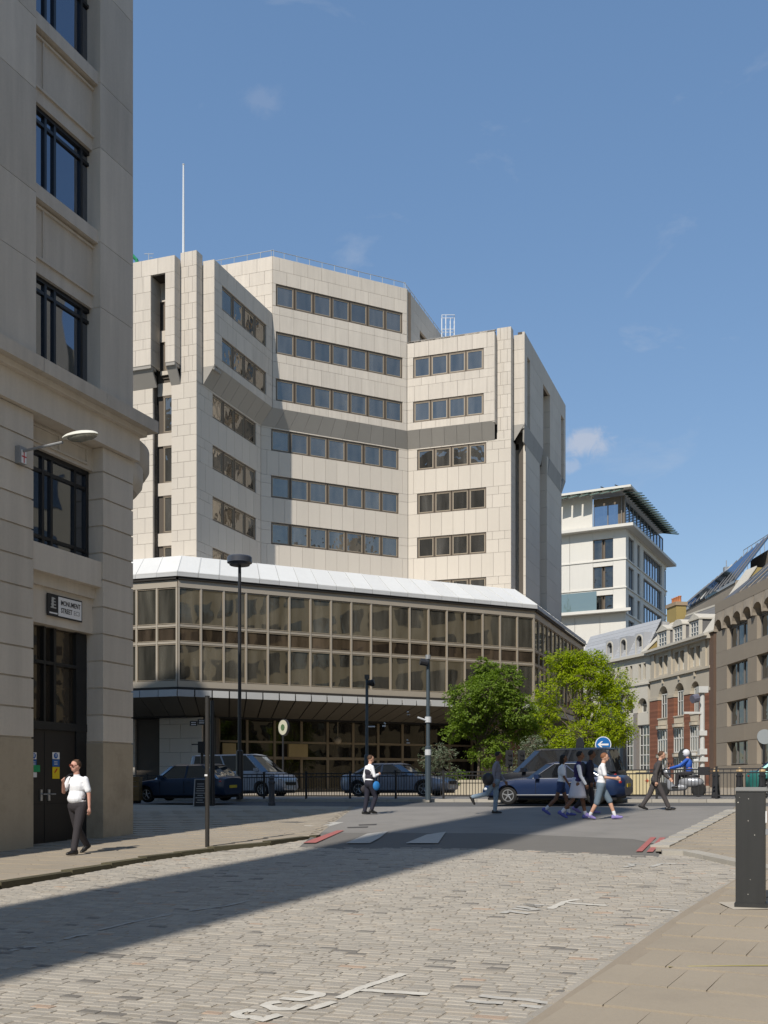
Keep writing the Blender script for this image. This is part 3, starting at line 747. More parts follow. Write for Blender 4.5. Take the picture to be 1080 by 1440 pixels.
        mb.fb(FL, a+.50, a+.53, zs0+.33, zs1-.38, -.22, -.18)
        mb.obj('moulding', wall_l, LB)
core.fb(FL, 3, 20, 10.3, 10.62, -.9, -.12)
# entablature and cornice returning round the corner
mb = MB()
mb.fb(FL, 2.5, 20.0+.10, 9.36, 9.95, -3, .12); mb.fb(FL, 2.5, 20.0+.22, 9.951, 10.08, -3, .24)
mb.obj('entablature', wall_l, LB)
for k in range(9):
    PBx = FL.mat(2.5+2.0*k, 2.5+2.0*(k+1)-.012, 10.081, 10.36, -1.2, .42)
    if k == 8: PBx = FL.mat(2.5+16, 20.42, 10.081, 10.36, -4, .42)
    piece('cornice_stone', wall_l, PBx, LB)
core.obj('wall', wall_l, LB)
PB.flush(); PL.flush()
# body of the building behind the facade (upper floors step back behind the parapet)
mb = MB(); q0 = FL.pt(2.5, 0, -.9); q1 = FL.pt(19.98, 0, -.9); q2 = FL.pt(19.98, 0, -16); q3 = FL.pt(2.5, 0, -16)
mb.prism([(q0.x, q0.y), (q1.x, q1.y), (q2.x, q2.y), (q3.x, q3.y)][::-1], .1, 23.6); mb.obj('wall', wall_l, LB, fix=True)
# rounded corbels under the cornice on the return wall
cq = FL.pt(19.97, 0, -1.36)
mb = MB(); mb.lathe((cq.x, cq.y, 0), [(.85, 8.68), (1.2, 8.78), (1.33, 8.95), (1.35, 9.1), (1.35, 9.36)], 64); auto_smooth(mb.obj('corbel', wall_l, LB, fix=True))
cq = FL.pt(19.97, 0, -2.22)
mb = MB(); mb.lathe((cq.x, cq.y, 0), [(1.9, 9.28), (2.1, 9.34), (2.2, 9.5), (2.2, 9.95)], 64); auto_smooth(mb.obj('corbel', wall_l, LB, fix=True))
# street name plate
np_ = thing('street_name_sign', 'white Monument Street nameplate with black border over the dark doorway', 'sign', FL.pt(FL.u(90, -.26), 5.6, -.26))
w = -.27; u0, u1 = FL.u(65.5, w), FL.u(114, w); z0, z1 = 5.36, 5.83
MB().fb(FL, u0, u1, z0, z1, w, w+.03).obj('sign_frame', black_paint, np_)
sgw = material('sign_white', (.75, .75, .75), .5)
ue = u0+.33
MB().fb(FL, ue, u1-.03, z0+.03, z1-.03, w+.03, w+.036).obj('sign_plate', sgw, np_)
MB().fb(FL, u0+.05, ue-.03, z0+.05, z0+.08, w+.03, w+.036).obj('crest_line', sgw, np_)
mb = MB(); zc = z0+.27
for k in range(4): mb.fb(FL, u0+.09+.01*k, ue-.07-.01*k, zc-.1+.065*k, zc-.075+.065*k, w+.03, w+.036)
mb.fb(FL, (u0+ue)/2-.045, (u0+ue)/2+.015, zc-.09, zc+.13, w+.03, w+.037); mb.obj('crest', material('crest_grey', (.42, .42, .4), .6), np_)
text_on(FL, (ue+u1)/2+.0, z0+.315, w+.037, 'MONUMENT', .15, black_paint, np_, narrow=.74, bold=.002)
text_on(FL, (ue+u1)/2-.13, z0+.155, w+.037, 'STREET', .15, black_paint, np_, narrow=.74, bold=.002)
text_on(FL, u1-.19, z0+.155, w+.037, 'EC3', .14, material('sign_grey', (.3, .3, .3), .5), np_, narrow=.85)
# wall lamp on its arm
lm = thing('wall_lamp', 'grey wall mounted street lamp with a clear bowl on a thin arm', 'street lamp', FL.pt(FL.u(27, 0), 8.2, 0))
grey = material('galvanised_grey', (.30, .31, .32), .5, metal=.4, namp=.1)
u = FL.u(26, 0); zb = FL.z(26, 641)
MB().fb(FL, u-.10, u+.10, zb-.17, zb+.17, 0, .12).obj('wall_box', grey, lm)
MB().fb(FL, u-.05, u+.09, zb-.16, zb+.10, .12, .125).obj('shield', sgw, lm)
rc = material('cross_red', (.5, .02, .03), .5); mb = MB(); mb.fb(FL, u+.008, u+.032, zb-.15, zb+.09, .125, .128); mb.fb(FL, u-.045, u+.085, zb-.04, zb-.016, .125, .1285); mb.obj('shield_cross', rc, lm)
base = FL.pt(u, zb+.10, .12)
hx = PX(128, 22.0); headc = Vector((FL.pt(u, 0, 1.5).x, FL.pt(u, 0, 1.5).y, 0))
# arm runs straight out from the wall
armL = (90-33)*1.0
def outp(px):                      # point over the pavement at distance w from the wall that lands on pixel column px
    r = (px-540)/FPX; p = FL.p+FL.d*u
    return (r*p.y-p.x)/(FL.n.x-r*FL.n.y)
w1 = outp(88); w2 = outp(138); pm = FL.pt(u, 0, w1); zl = ZZ(622, pm.y)
MB().tube([FL.pt(u, zb+.08, .12), FL.pt(u, zl, w1)], .028, 8).obj('arm', grey, lm)
hm = FL.pt(u, zl+.04, (w1+w2)/2); ax = FL.n.to_3d(); hl = (w2-w1)/2
mb = MB(); i0 = 0
rotm = Matrix(((ax.x, FL.d.x, 0), (ax.y, FL.d.y, 0), (0, 0, 1)))
mb.ell((0, 0, 0), hl, .16, .10, 16, ring=10); mb.v = [tuple(hm+rotm @ Vector((x, y, max(z, -.005)+.02))) for x, y, z in mb.v]
auto_smooth(mb.obj('lamp_head', material('lamp_head_cream', (.62, .62, .56), .5, namp=.05), lm))
mb = MB(); mb.ell((.05, 0, 0), hl*.82, .14, .09, 16, ring=10); mb.v = [tuple(hm+rotm @ Vector((x, y, min(z, 0)+.012))) for x, y, z in mb.v]
auto_smooth(mb.obj('lamp_bowl', glass('lamp_bowl_glass', (.9, .9, .85), .15, (.16, .16, .13), rough=.15, wav=.3, wscale=6, curtain=.3), lm))
# ------------------------------------------------------------------ main office tower
TW = thing('office_tower', 'cream stone clad office tower with angled wings and ribbon windows', 'building', (0, 78, 1.2))
PS = Pieces('stone_panel', stone, TW, 295); PT = Pieces('lower_stone_panel', stone_low, TW, 295)
tcore = MB()
Kp = V2(-12.78, 69.55); K = V2(10.10, 81.15)
def back(fr, u0, u1, z0, z1, w=-.2): tcore.fb(fr, u0, u1, z0, z1, w-.35, w)
ZR = (36.5, 32.9, 29.2, 25.6, 22.0, 18.4)
def band(fr, u0, u1, zt, n, w=0, h=1.7, gm=None, fm=bronze):
    """a ribbon of n windows with its dark surround"""
    W = (u1-u0)/n
    for k in range(n):
        g = gm or t_glass
        window(fr, u0+W*k+.03, u0+W*(k+1)-.03, zt-h+.03, zt-.03, w-.07, TW, fm, g, bead=bronze_l, fw=.09, fd=.10)
    tcore.fb(fr, u0, u1, zt-h, zt, w-.55, w-.19)
def tface(P, fr, L, z0, z1, wins=None, rows=(), n=0, width=1.15, pier=None, u0=0, extra=()):
    """clad a face between z0 and z1, leaving the ribbons of windows open"""
    cs = []; zs = z0
    for zt in sorted(rows):
        zb = zt-1.7
        if zb > zs+.05:
            g = zb-zs
            if g > 1.0 and P is PS: cs += [(zs, zs+g*.66), (zs+g*.66, zb)]
            else: cs.append((zs, zb))
        cs += [(zb, zb+1.05), (zb+1.05, zt)]; zs = zt
    if z1 > zs+.02:
        g = z1-zs; k = max(1, round(g/1.15)); cs += [(zs+g*i/k, zs+g*(i+1)/k) for i in range(k)]
    sk = []
    if wins: sk = [(wins[0], wins[1], zt-1.7, zt) for zt in rows]
    clad(P, fr, u0, L, cs, width, skip=sk)
    back(fr, u0+.02, L-.02, z0, z1, -.19)
    if wins:
        for zt in rows: band(fr, wins[0], wins[1], zt, n)
ZLO, ZS, ZU, ZT = 15.6, 29.35, 30.7, 37.8
LR, UR = ZR[2:], ZR[:2]
# lower left: outer front face with a recessed window slot
f = F(Kp-C_*12, C_)
cs = []; z = ZLO
for h in [1.05, .75]*14:
    if z+h > 38.2: h = 38.2-z
    if h < .2: break
    cs.append((z, z+h)); z += h
clad(PT, f, 0, 8.6, [c for c in cs if c[1] < 30.2], 1.2, off=1); clad(PT, f, 10.05, 12, [c for c in cs if c[0] < ZS-.3], 1.0)
back(f, 0, 8.6, ZLO, 30.2); back(f, 10.05, 11.97, ZLO, ZS)
clad(PS, f, 10.75, 12, [(z0, z1) for z0, z1 in cs if z0 >= ZS-.3]+([(z, 38.2)] if z < 38 else []), .62); back(f, 10.75, 11.98, ZS, 38.2)
sl = F(f.pt(8.6, 0, -.6).xy, C_); slw = 1.45
for zt in (28.8, 25.3, 21.85, 18.35):
    window(sl, .45, slw-.05, zt-2.6, zt, .0, TW, bronze, t_glass, bead=bronze_l)
back(sl, 0, slw, ZLO, 31, -.1)
clad(PT, sl, .02, slw, [(zt, zt+.9) for zt in (28.8, 25.3, 21.85, 18.35)], 2, th=.08, w=.02)
side = F(f.pt(8.6, 0, 0).xy, -f.n, n=f.d); clad(PT, side, 0, .6, cs[:14], 1, th=.08); side2 = F(f.pt(10.05, 0, 0).xy, -f.n, n=-f.d); clad(PT, side2, 0, .6, cs[:7], 1, th=.08)
# lower D return and inner face of the left wing
f = F(Kp, D_); tface(PT, f, 9.31, ZLO, ZS, (2.14, 8.54), LR, 4)
# lower centre
f = F((-9.45, 78.25), B_); tface(PT, f, 12.74, ZLO, ZS, (.85, 11.9), LR, 7, width=.95)
# lower right
f = F((1.97, 83.9), C_); tface(PT, f, 8.59, ZLO, ZS, (.79, 6.56), LR, 4, width=.95)
# lower right return, window slot, pilaster and long side
f = F(K, D_); clad(PT, f, 0, 1.5, [c for c in cs if c[1] < ZS+.2], 1.6); back(f, 0, 1.5, ZLO, ZS+.2)
tcore.fb(f, 1.4, 2.5, ZLO, ZS+1, -1.2, -.62)
for zt in (29.3, 25.7, 22.1, 18.5): window(f, 1.5, 2.38, zt-2.3, zt, -.45, TW, bronze, d_glass, name='window')
f = F(K+D_*2.4-C_*.45, C_); clad(PT, f, 0, 1.07, [(ZLO+2.7*k, ZLO+2.7*(k+1)) for k in range(5)], 2); back(f, 0, 1.05, ZLO, ZS)
f = F((11.45, 82.5), D_)
side_cs = [(ZLO+1.52*k, ZLO+1.52*(k+1)) for k in range(10)]
for a, b in ((0, 5.3), (8.2, 14.8)): clad(PT, f, a, b, side_cs, 2.4); back(f, a+.02, b-.02, ZLO, 30.8)
clad(PT, F(f.pt(5.3, 0, -.8).xy, D_), 0, 2.9, side_cs, 3); back(F(f.pt(5.3, 0, -.8).xy, D_), 0, 2.9, ZLO, 30.8)
g = F(f.pt(8.2, 0, -.8).xy, f.n, n=-D_); clad(PT, g, 0, .8, side_cs, 2, th=.15)
tcore.fb(F(f.pt(14.8, 0, 0).xy, -C_, n=D_), 0, 10, ZLO, 30.8, -.3, 0)
# upper left block with slot
b0 = V2(-14.21, 69.24)
f = F(b0-C_*9, C_); ucs = [(30.5, 31.6), (31.6, 32.3), (32.3, 33.5), (33.5, 34.3), (34.3, 35.5), (35.5, 36.6)]
for a, b in ((0, 7.15), (8.26, 9)): clad(PS, f, a, b, ucs, 1.15); back(f, a+.02, b-.02, 30.5, 37.7)
clad(PS, f, 0, 9, [(36.6, 37.7)], 1.3); back(f, 0, 8.98, 36.6, 37.7)
sl = F(f.pt(7.15, 0, -1.25).xy, C_)
for zt in (35.3, 32.5): window(sl, .3, 1.05, zt-2.0, zt, 0, TW, bronze, d_glass, bead=bronze_l)
clad(PS, sl, 0, 1.1, [(30.2, 30.5), (32.5, 33.3), (35.3, 36.6)], 2, th=.1, w=.02); back(sl, 0, 1.1, 30, 36.6, -.12)
clad(PS, F(f.pt(7.15, 0, 0).xy, -f.n, n=f.d), 0, 1.25, ucs, 2, th=.1)
tcore.fb(f, 7.15, 8.26, 36.6, 37.6, -1.3, -.21)
f1 = F(b0, D_); clad(PS, f1, 0, .75, ucs+[(36.6, 37.7)], 2); back(f1, 0, .75, 30.5, 37.7, -.1)
# sloping soffit under the upper left block
for a, b in ((0, 2.4), (2.4, 4.8), (4.8, 7.15), (8.26, 9)):
    lo = F(Kp-C_*(1.225+9), C_)
    A = [f.pt(a+.01, 30.5, 0), f.pt(b-.01, 30.5, 0), lo.pt(b-.01, 29.2, .01), lo.pt(a+.01, 29.2, .01)]
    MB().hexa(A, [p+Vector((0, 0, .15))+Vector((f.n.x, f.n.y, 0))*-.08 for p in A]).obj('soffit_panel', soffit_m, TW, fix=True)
# corner tower return, narrow strip and inner face of the left wing
f = F(Kp, D_); clad(PS, f, 0, .8, [c for c in cs if c[0] >= ZS-.1], 2); back(f, 0, .8, ZS, 38.1)
f = F(Kp+D_*.8, C_); clad(PS, f, 0, .9, ucs+[(36.6, 37.8)], 2); back(f, 0, .88, 30.5, 37.8)
UD = F(Kp+D_*.8+C_*.9, D_)
# intersection with the upper centre plane
UBp = V2(-8.54, 78.08); LUD = (UBp-UD.p).dot(D_)
tface(PS, UD, LUD, 30.6, ZT, (1.06, LUD-1.0), UR, 4)
UB = F(UBp, B_); LUB = 11.62; tface(PS, UB, LUB, 30.6, ZT, (.28, 11.22), UR, 7)
UC_ = F((1.88, 83.2), C_); tface(PS, UC_, 7.27, 30.6, ZT, (.52, 6.38), UR, 4)
f = F(UC_.pt(7.27, 0).xy, D_); clad(PS, f, 0, .7, ucs+[(36.6, 37.6)], 2); back(f, 0, .7, 30.6, 37.6)
f = F(K-C_*1.15, C_); clad(PS, f, 0, 1.15, [c for c in cs if c[0] >= ZS-.3]+([(z, 38.2)] if z < 38 else []), .62); back(f, 0, 1.13, ZS, 38.2)
f = F(K, D_); clad(PS, f, 0, .8, [c for c in cs if c[0] >= ZS-.3], 2); back(f, 0, .8, ZS, 38.1)
f = F(K+D_*.8, C_); clad(PS, f, 0, .9, ucs+[(36.6, 37.8)], 2); back(f, 0, .88, 30.6, 37.8)
UE = F(K+D_*.8+C_*.9, D_); LE = 17.1
vcs = [(30.7+1.42*k, 30.7+1.42*(k+1)) for k in range(4)]
for a, b in ((0, 1.0), (2.0, 7.05), (9.87, 14.9), (16.2, LE)): clad(PS, UE, a, b, vcs, 2.4); back(UE, a+.02, b-.02, 30.7, 36.4)
clad(PS, UE, 0, LE, [(36.38, 38.0)], 2.8); back(UE, 0, LE-.02, 36.38, 38.0)
for a, b, dp in ((1.0, 2.0, .5), (7.05, 9.87, .7), (14.9, 16.2, .5)):
    q = F(UE.pt(a, 0, -dp).xy, D_); clad(PS, q, 0, b-a, vcs, 3, th=.1); tcore.fb(q, 0, b-a, 29.4, 36.4, -.4, -.1)
    g = F(UE.pt(b, 0, -dp).xy, UE.n, n=-D_); clad(PS, g, 0, dp, vcs, 3, th=.1)
tcore.fb(F(UE.pt(LE, 0).xy, -C_, n=D_), .1, 11, 30.7, 37.9, -.3, 0)
# sloping soffits all round the overhang
def soffit(fu, u0, u1, zu, fl, v0, v1, zl, n):
    for k in range(n):
        a, b = u0+(u1-u0)*k/n+.01, u0+(u1-u0)*(k+1)/n-.01; c, d = v0+(v1-v0)*k/n+.01, v0+(v1-v0)*(k+1)/n-.01
        A = [fu.pt(a, zu), fu.pt(b, zu), fl.pt(d, zl, .012), fl.pt(c, zl, .012)]
        nn = Vector((fu.n.x, fu.n.y, 0))*-.12+Vector((0, 0, .12))
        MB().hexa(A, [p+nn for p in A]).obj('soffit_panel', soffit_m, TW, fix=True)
for fr_, a_, b_, w_ in ((F(K+D_*.8, C_), .0, .88, 1.6), (F(Kp+D_*.8, C_), .0, .88, 1.0), (F(b0-C_*9, C_), 0, 7.13, .74), (F(b0-C_*9, C_), 8.28, 8.98, .74)):
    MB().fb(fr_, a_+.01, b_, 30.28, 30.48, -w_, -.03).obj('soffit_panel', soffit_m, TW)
tcore.box(1.6, 2.35, 84.1, 84.7, 15.6, 30.4); tcore.box(1.6, 2.2, 83.45, 84.1, 30.4, 42); tcore.box(-9.9, -9.5, 78.45, 79.1, 15.6, 30.4); tcore.box(-9.0, -8.6, 78.25, 78.9, 30.4, 42)
LDf = F(Kp, D_); LBf = F((-9.45, 78.25), B_); LCf = F((1.97, 83.9), C_)
soffit(UD, 0, LUD, 30.6, LDf, .8, 9.31, 29.3, 7)
soffit(UB, 0, LUB, 30.6, LBf, 0, 12.74, 29.3, 11)
soffit(UC_, 0, 7.27, 30.6, LCf, 0, 7.27, 29.3, 7)
soffit(F(Kp+D_*.8, C_), 0, .9, 30.5, F(Kp+D_*.8, C_), 0, .05, 29.3, 1)
soffit(F(K+D_*.8, C_), 0, .9, 30.6, F(K+D_*.8, C_), 0, .05, 29.3, 1)
LEf = F((11.45, 82.5), D_)
soffit(UE, 0, 7.05, 30.7, LEf, -.6, 5.6, 29.2, 4); soffit(UE, 9.87, 14.9, 30.7, LEf, 8.4, 14.0, 29.2, 3); soffit(UE, 16.2, LE, 30.7, LEf, 14.0, 14.8, 29.2, 1)
tcore.fb(UE, 1.5, LE, 29.9, 30.9, -1.5, -.6)
MB().prism([tuple(Kp-C_*14+D_*2.3), tuple(Kp-C_*.6+D_*2.3), tuple(V2(-10.2, 78.3)), tuple(V2(-10.2, 78.3)-C_*9+D_*9)], 15.6, 37.3).obj('wall', joint, TW, fix=True)
MB().prism([tuple(V2(3.4, 85.2)), tuple(K-C_*1.6+D_*2), tuple(K+C_*.1+D_*3), tuple(UE.pt(LE-.6, 0, -1.6).xy), tuple(UE.pt(LE-.6, 0, -9).xy)], 15.6, 37.3).obj('wall', joint, TW, fix=True)
# roof slabs and the taller core
def roofslab(pts, z0, z1, name='roof', mat=None):
    o = MB().prism(pts, z0, z1).obj(name, mat or stone, TW, fix=True); return o
wl = [f for f in []]
bl = b0-C_*9
roofslab([tuple(bl+D_*.15), tuple(b0+D_*.15-C_*.15), tuple(b0+D_*.9-C_*.15), tuple(Kp-C_*.2+D_*.2), tuple(Kp-C_*.2+D_*.95), tuple(Kp+D_*.95+C_*.7), tuple(UBp-C_*.15), tuple(UBp-C_*12+D_*2)], 37.3, 37.62)
roofslab([(1.9, 83.4), tuple(UC_.pt(7.1, 0, -.15).xy), tuple(UC_.pt(7.1, 0, -.9).xy), tuple(K-C_*.2+D_*.2), tuple(K-C_*.2+D_*.95), tuple(UE.pt(.15, 0, -.15).xy), tuple(UE.pt(LE, 0, -.15).xy), tuple(UE.pt(LE, 0, -12).xy), (3, 96)], 37.3, 37.62)
# sloped coping of the right wing
cp = MB()
for k in range(6):
    a, b = 7.27*k/6+.01, 7.27*(k+1)/6-.01
    A = [UC_.pt(a, 37.8, 0), UC_.pt(b, 37.8, 0), UC_.pt(b, 38.1, -.6), UC_.pt(a, 38.1, -.6)]
    MB().hexa([p-Vector((0, 0, .12)) for p in A], A).obj('coping_stone', soffit_m, TW, fix=True)
cu = F(UBp-C_*9, C_); hi = [(37.6, 38.3), (38.3, 39.3), (39.3, 40.15), (40.15, 41.15), (41.15, 42.2)]
clad(PS, cu, 0, 9.0, hi, 1.3); back(cu, 0, 8.98, 37.5, 42.2)
clad(PS, UB, 0, LUB, [(37.8, 38.43)], 1.15, off=1)
tface(PS, UB, LUB, 38.42, 42.2, (.28, 11.22), (40.15,), 7)
cr = F(UB.pt(LUB, 0).xy, D_); clad(PS, cr, 0, 14, hi, 2.4, skip=[(3.2, 5.2, 38.3, 40.15)]); back(cr, 0, 3.2, 37.5, 42.2); back(cr, 5.2, 14, 37.5, 42.2); back(cr, 3.2, 5.2, 40.15, 42.2)
window(cr, 3.2, 5.2, 38.35, 40.15, -.15, TW, bronze, d_glass)
pr = [UBp-C_*9, UBp+V2(0, .15), UB.pt(LUB, 0, -.15).xy, cr.pt(14, 0, -.15).xy, UBp-C_*9+D_*16]
roofslab([tuple(p) for p in pr], 41.8, 42.1)
tcore.obj('wall', joint, TW); PS.flush(); PT.flush()
# roof railing on the core
rail_m = material('roof_rail_grey', (.42, .45, .47), .5, metal=.5)
rr = MB()
def rail_run(mb, fr, L, z, n, h=.62):
    for k in range(n+1):
        p = fr.pt(L*k/n, z, -.25); mb.tube([p, p+Vector((0, 0, h))], .026, 6)
    mb.tube([fr.pt(0, z+h, -.25), fr.pt(L, z+h, -.25)], .028, 6)
for fr, L, n in ((cu, 9, 8), (UB, LUB, 11), (cr, 14, 11)):
    mb = MB(); rail_run(mb, fr, L, 42.15, n); mb.obj('roof_railing', rail_m, TW)
# ladder cage on the right wing
lw = material('white_metal', (.6, .62, .64), .5); q = PX(630, 90.0); z0 = 37.6; zt = ZZ(445, 90)
lc = MB()
for dx in (-.55, -.2, .2, .55):
    for dy in (-.3, .3): lc.tube([(q.x+dx, q.y+dy, z0), (q.x+dx, q.y+dy, zt-(.25 if dx > 0 else 0))], .03, 6)
for k in range(5):
    z = z0+.4+(zt-z0-.4)*k/4
    lc.tube([(q.x-.55, q.y-.3, z), (q.x+.55, q.y-.3, z)], .028, 6); lc.tube([(q.x-.55, q.y+.3, z), (q.x+.55, q.y+.3, z)], .028, 6)
    lc.tube([(q.x-.55, q.y-.3, z), (q.x-.55, q.y+.3, z)], .028, 6); lc.tube([(q.x+.55, q.y-.3, z), (q.x+.55, q.y+.3, z)], .028, 6)
lc.obj('ladder_cage', lw, TW)
# flagpole, aerial and crane jib
fq = PX(258, 72.0)
fp = thing('flagpole', 'tall white flagpole on the roof of the left wing', 'flagpole', (fq.x, fq.y, 37.6))
MB().tube([(fq.x, fq.y, 37.6), (fq.x, fq.y, ZZ(232, 72))], [.10, .055], 10).obj('pole', lw, fp); MB().lathe((fq.x, fq.y, ZZ(232, 72)), [(.07, 0), (.09, .05), (.0, .12)], 10).obj('finial', lw, fp)
aq = PX(209, 73.0); ae = thing('roof_aerial', 'small pale roof aerial left of the flagpole', 'aerial', (aq.x, aq.y, 37.6))
mb = MB(); mb.tube([(aq.x, aq.y, 37.6), (aq.x, aq.y, ZZ(356, 73))], .03, 6); mb.tube([(aq.x-.3, aq.y, ZZ(357, 73)), (aq.x+.35, aq.y, ZZ(357, 73))], .025, 6); mb.tube([(aq.x+.1, aq.y, ZZ(362, 73)), (aq.x+.3, aq.y, ZZ(362, 73))], .02, 6)
mb.obj('mast', rail_m, ae)
gq = PX(188, 95.0); gp = thing('crane_jib', 'bit of a green steel jib rising behind the tower roof at left', 'crane', (gq.x-6, gq.y, 1))
gm = material('green_steel', (.02, .22, .10), .5)
MB().tube([(gq.x+.3, gq.y, ZZ(366, 95)), (gq.x-2.2, gq.y, ZZ(326, 95))], .16, 8).obj('jib', gm, gp); MB().tube([(gq.x+.3, gq.y, 30), (gq.x+.3, gq.y, ZZ(366, 95))], .16, 8).obj('mast', gm, gp)

# ------------------------------------------------------------------ podium of the tower: bronze curtain wall, pale metal roof, canopy
Q = V2(-13.14, 65.0); RR = V2(11.33, 77.1)
pf = F(Q, B_); LP = 27.3; pl = F(Q-C_*13.5, C_); prr = F(RR, D_); LRr = 21.0
GT, G1, G2, G3, G4, GB = 14.30, 12.02, 11.80, 10.93, 10.72, 8.42
def curtain(fr, L, n, u0=0):
    W = (L-u0)/n
    for k in range(n+1):
        u = min(max(u0+W*k, .06), L-.06)
        piece('mullion', alu, fr.mat(u-.055, u+.055, GB-.15, GT+.10, -.12, .06), TW)
    for z in ((G1+G2)/2, (G3+G4)/2): piece('transom', alu, fr.mat(.01, L-.01, z-.07, z+.07, -.12, .035), TW)
    piece('head_fascia', alu, fr.mat(.0, L, GT+.04, 14.82, -.3, .075), TW); piece('sill_fascia', alu, fr.mat(.0, L, 7.98, GB-.04, -.3, .075), TW)
    for k in range(n):
        a, b = u0+W*k+.055, u0+W*(k+1)-.055
        for (z0, z1, gm) in ((GB, G4, c_glass), (G3, G2-.0, c_span), (G1, GT, c_glass)):
            o = piece('pane', gm, fr.mat(a+.04, b-.04, z0+.02, z1-.02, -.06, -.04), TW)
            o.rotation_euler.z += rng.uniform(-.004, .004); o.rotation_euler.x += rng.uniform(-.004, .004)
            key = (round(b-a, 2), round(z1-z0, 2), 'g')
            if key not in FRAMES:
                mb = MB(); x, y = (b-a)/2, (z1-z0)/2; t = .035
                mb.box(-x, x, -.02, .02, -y, -y+t); mb.box(-x, x, -.02, .02, y-t, y); mb.box(-x, -x+t, -.019, .019, -y+t, y-t); mb.box(x-t, x, -.019, .019, -y+t, y-t)
                FRAMES[key] = mb.mesh('glazing_bead', bronze_l)
            c = fr.pt((a+b)/2, (z0+z1)/2, .0); d, n_ = fr.d, -fr.n
            place(bpy.data.objects.new('glazing_bead', FRAMES[key]), TW, Matrix(((d.x, n_.x, 0, c.x), (d.y, n_.y, 0, c.y), (0, 0, 1, c.z), (0, 0, 0, 1))))
curtain(pf, LP, 18); curtain(pl, 13.5, 9); curtain(prr, LRr, 13)
pc = MB()
for fr, L in ((pf, LP), (pl, 13.5), (prr, LRr)):
    pc.fb(fr, .1, L-.1, 7.42, 14.9, -.6, -.14); pc.fb(fr, .02, L-.02, 7.42, 7.75, -.3, .2); pc.fb(fr, 0, L, 14.822, 14.99, -.3, .22); pc.fb(fr, -.05, L+.05, 7.80, 7.978, -.3, .16)
pc.obj('curtain_backing', material('dark_bronze', (.028, .024, .020), .6), TW)
# metal roof: sheets rising back from the eave, upturned edge pieces
IN = 1.7
def offset_corner(p, n1, n2, w):       # corner of two offset lines
    M = Matrix(((n1.x, n1.y), (n2.x, n2.y))); v = M.inverted() @ V2(w, w); return p+v
nl, nf, nr = pl.n, pf.n, prr.n
def eave(w): return [pl.pt(0, 0, w).xy, offset_corner(Q, nl, nf, w), offset_corner(RR, nf, nr, w), prr.pt(LRr, 0, w).xy]
E0, E1, E2 = eave(.30), eave(.28), eave(-IN)
zE0, zE1, zR = 15.0, 15.30, 16.75
ns = (9, 20, 13)
for s in range(3):
    n = ns[s]
    for k in range(n):
        t0, t1 = k/n, (k+1)/n; g = .0012
        a, b = E1[s].lerp(E1[s+1], t0+g/3), E1[s].lerp(E1[s+1], t1-g/3); c, d = E2[s].lerp(E2[s+1], t1-g/3), E2[s].lerp(E2[s+1], t0+g/3)
        j = rng.uniform(-.006, .006)
        A = [Vector((a.x, a.y, zE1+j)), Vector((b.x, b.y, zE1+j)), Vector((c.x, c.y, zR+j)), Vector((d.x, d.y, zR+j))]
        MB().hexa([p-Vector((0, 0, .06)) for p in A], A).obj('roof_sheet', lead, TW, fix=True)
        a0, b0_ = E0[s].lerp(E0[s+1], t0+g/2), E0[s].lerp(E0[s+1], t1-g/2)
        B_l = [Vector((a0.x, a0.y, zE0)), Vector((b0_.x, b0_.y, zE0)), Vector((b.x, b.y, zE1-.065)), Vector((a.x, a.y, zE1-.065))]
        nn = (Vector((E2[s].x+E2[s+1].x, E2[s].y+E2[s+1].y, 0))-Vector((E1[s].x+E1[s+1].x, E1[s].y+E1[s+1].y, 0))).normalized()*.06
        MB().hexa(B_l, [p+nn for p in B_l]).obj('roof_edge', lead_e, TW, fix=True)
        e = (A[3]-A[0]); MB().hexa([A[0]+Vector((0, 0, .0)), A[0]+(A[1]-A[0]).normalized()*.035, A[3]+(A[1]-A[0]).normalized()*.035, A[3]],
            [p+Vector((0, 0, .035)) for p in (A[0], A[0]+(A[1]-A[0]).normalized()*.035, A[3]+(A[1]-A[0]).normalized()*.035, A[3])]).obj('roof_seam', lead, TW, fix=True)
roofslab([tuple(p) for p in E2]+[(14, 100), (-20, 90)], 16.2, 16.6, 'podium_roof', lead)
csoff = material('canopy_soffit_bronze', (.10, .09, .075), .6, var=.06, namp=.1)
# canopy edge and sloping soffit below the curtain wall
C0, C1, CIN = eave(.32), eave(.30), eave(-3.4)
for s in range(3):
    n = (10, 24, 15)[s]
    for k in range(n):
        t0, t1 = k/n+.0015, (k+1)/n-.0015
        a, b = C0[s].lerp(C0[s+1], t0), C0[s].lerp(C0[s+1], t1); c, d = eave(-.1)[s].lerp(eave(-.1)[s+1], t1), eave(-.1)[s].lerp(eave(-.1)[s+1], t0)
        MB().hexa([Vector((p.x, p.y, 7.36)) for p in (a, b, c, d)], [Vector((p.x, p.y, 7.80)) for p in (a, b, c, d)]).obj('canopy_edge', lead_e, TW, fix=True)
        a, b = C1[s].lerp(C1[s+1], t0), C1[s].lerp(C1[s+1], t1); c, d = CIN[s].lerp(CIN[s+1], t1), CIN[s].lerp(CIN[s+1], t0)
        A = [Vector((a.x, a.y, 7.355)), Vector((b.x, b.y, 7.355)), Vector((c.x, c.y, 6.40)), Vector((d.x, d.y, 6.40))]
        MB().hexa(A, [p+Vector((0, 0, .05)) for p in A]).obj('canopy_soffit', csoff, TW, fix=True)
roofslab([tuple(p) for p in CIN]+[(14, 100), (-20, 90)], 6.3, 6.5, 'ceiling', dark)
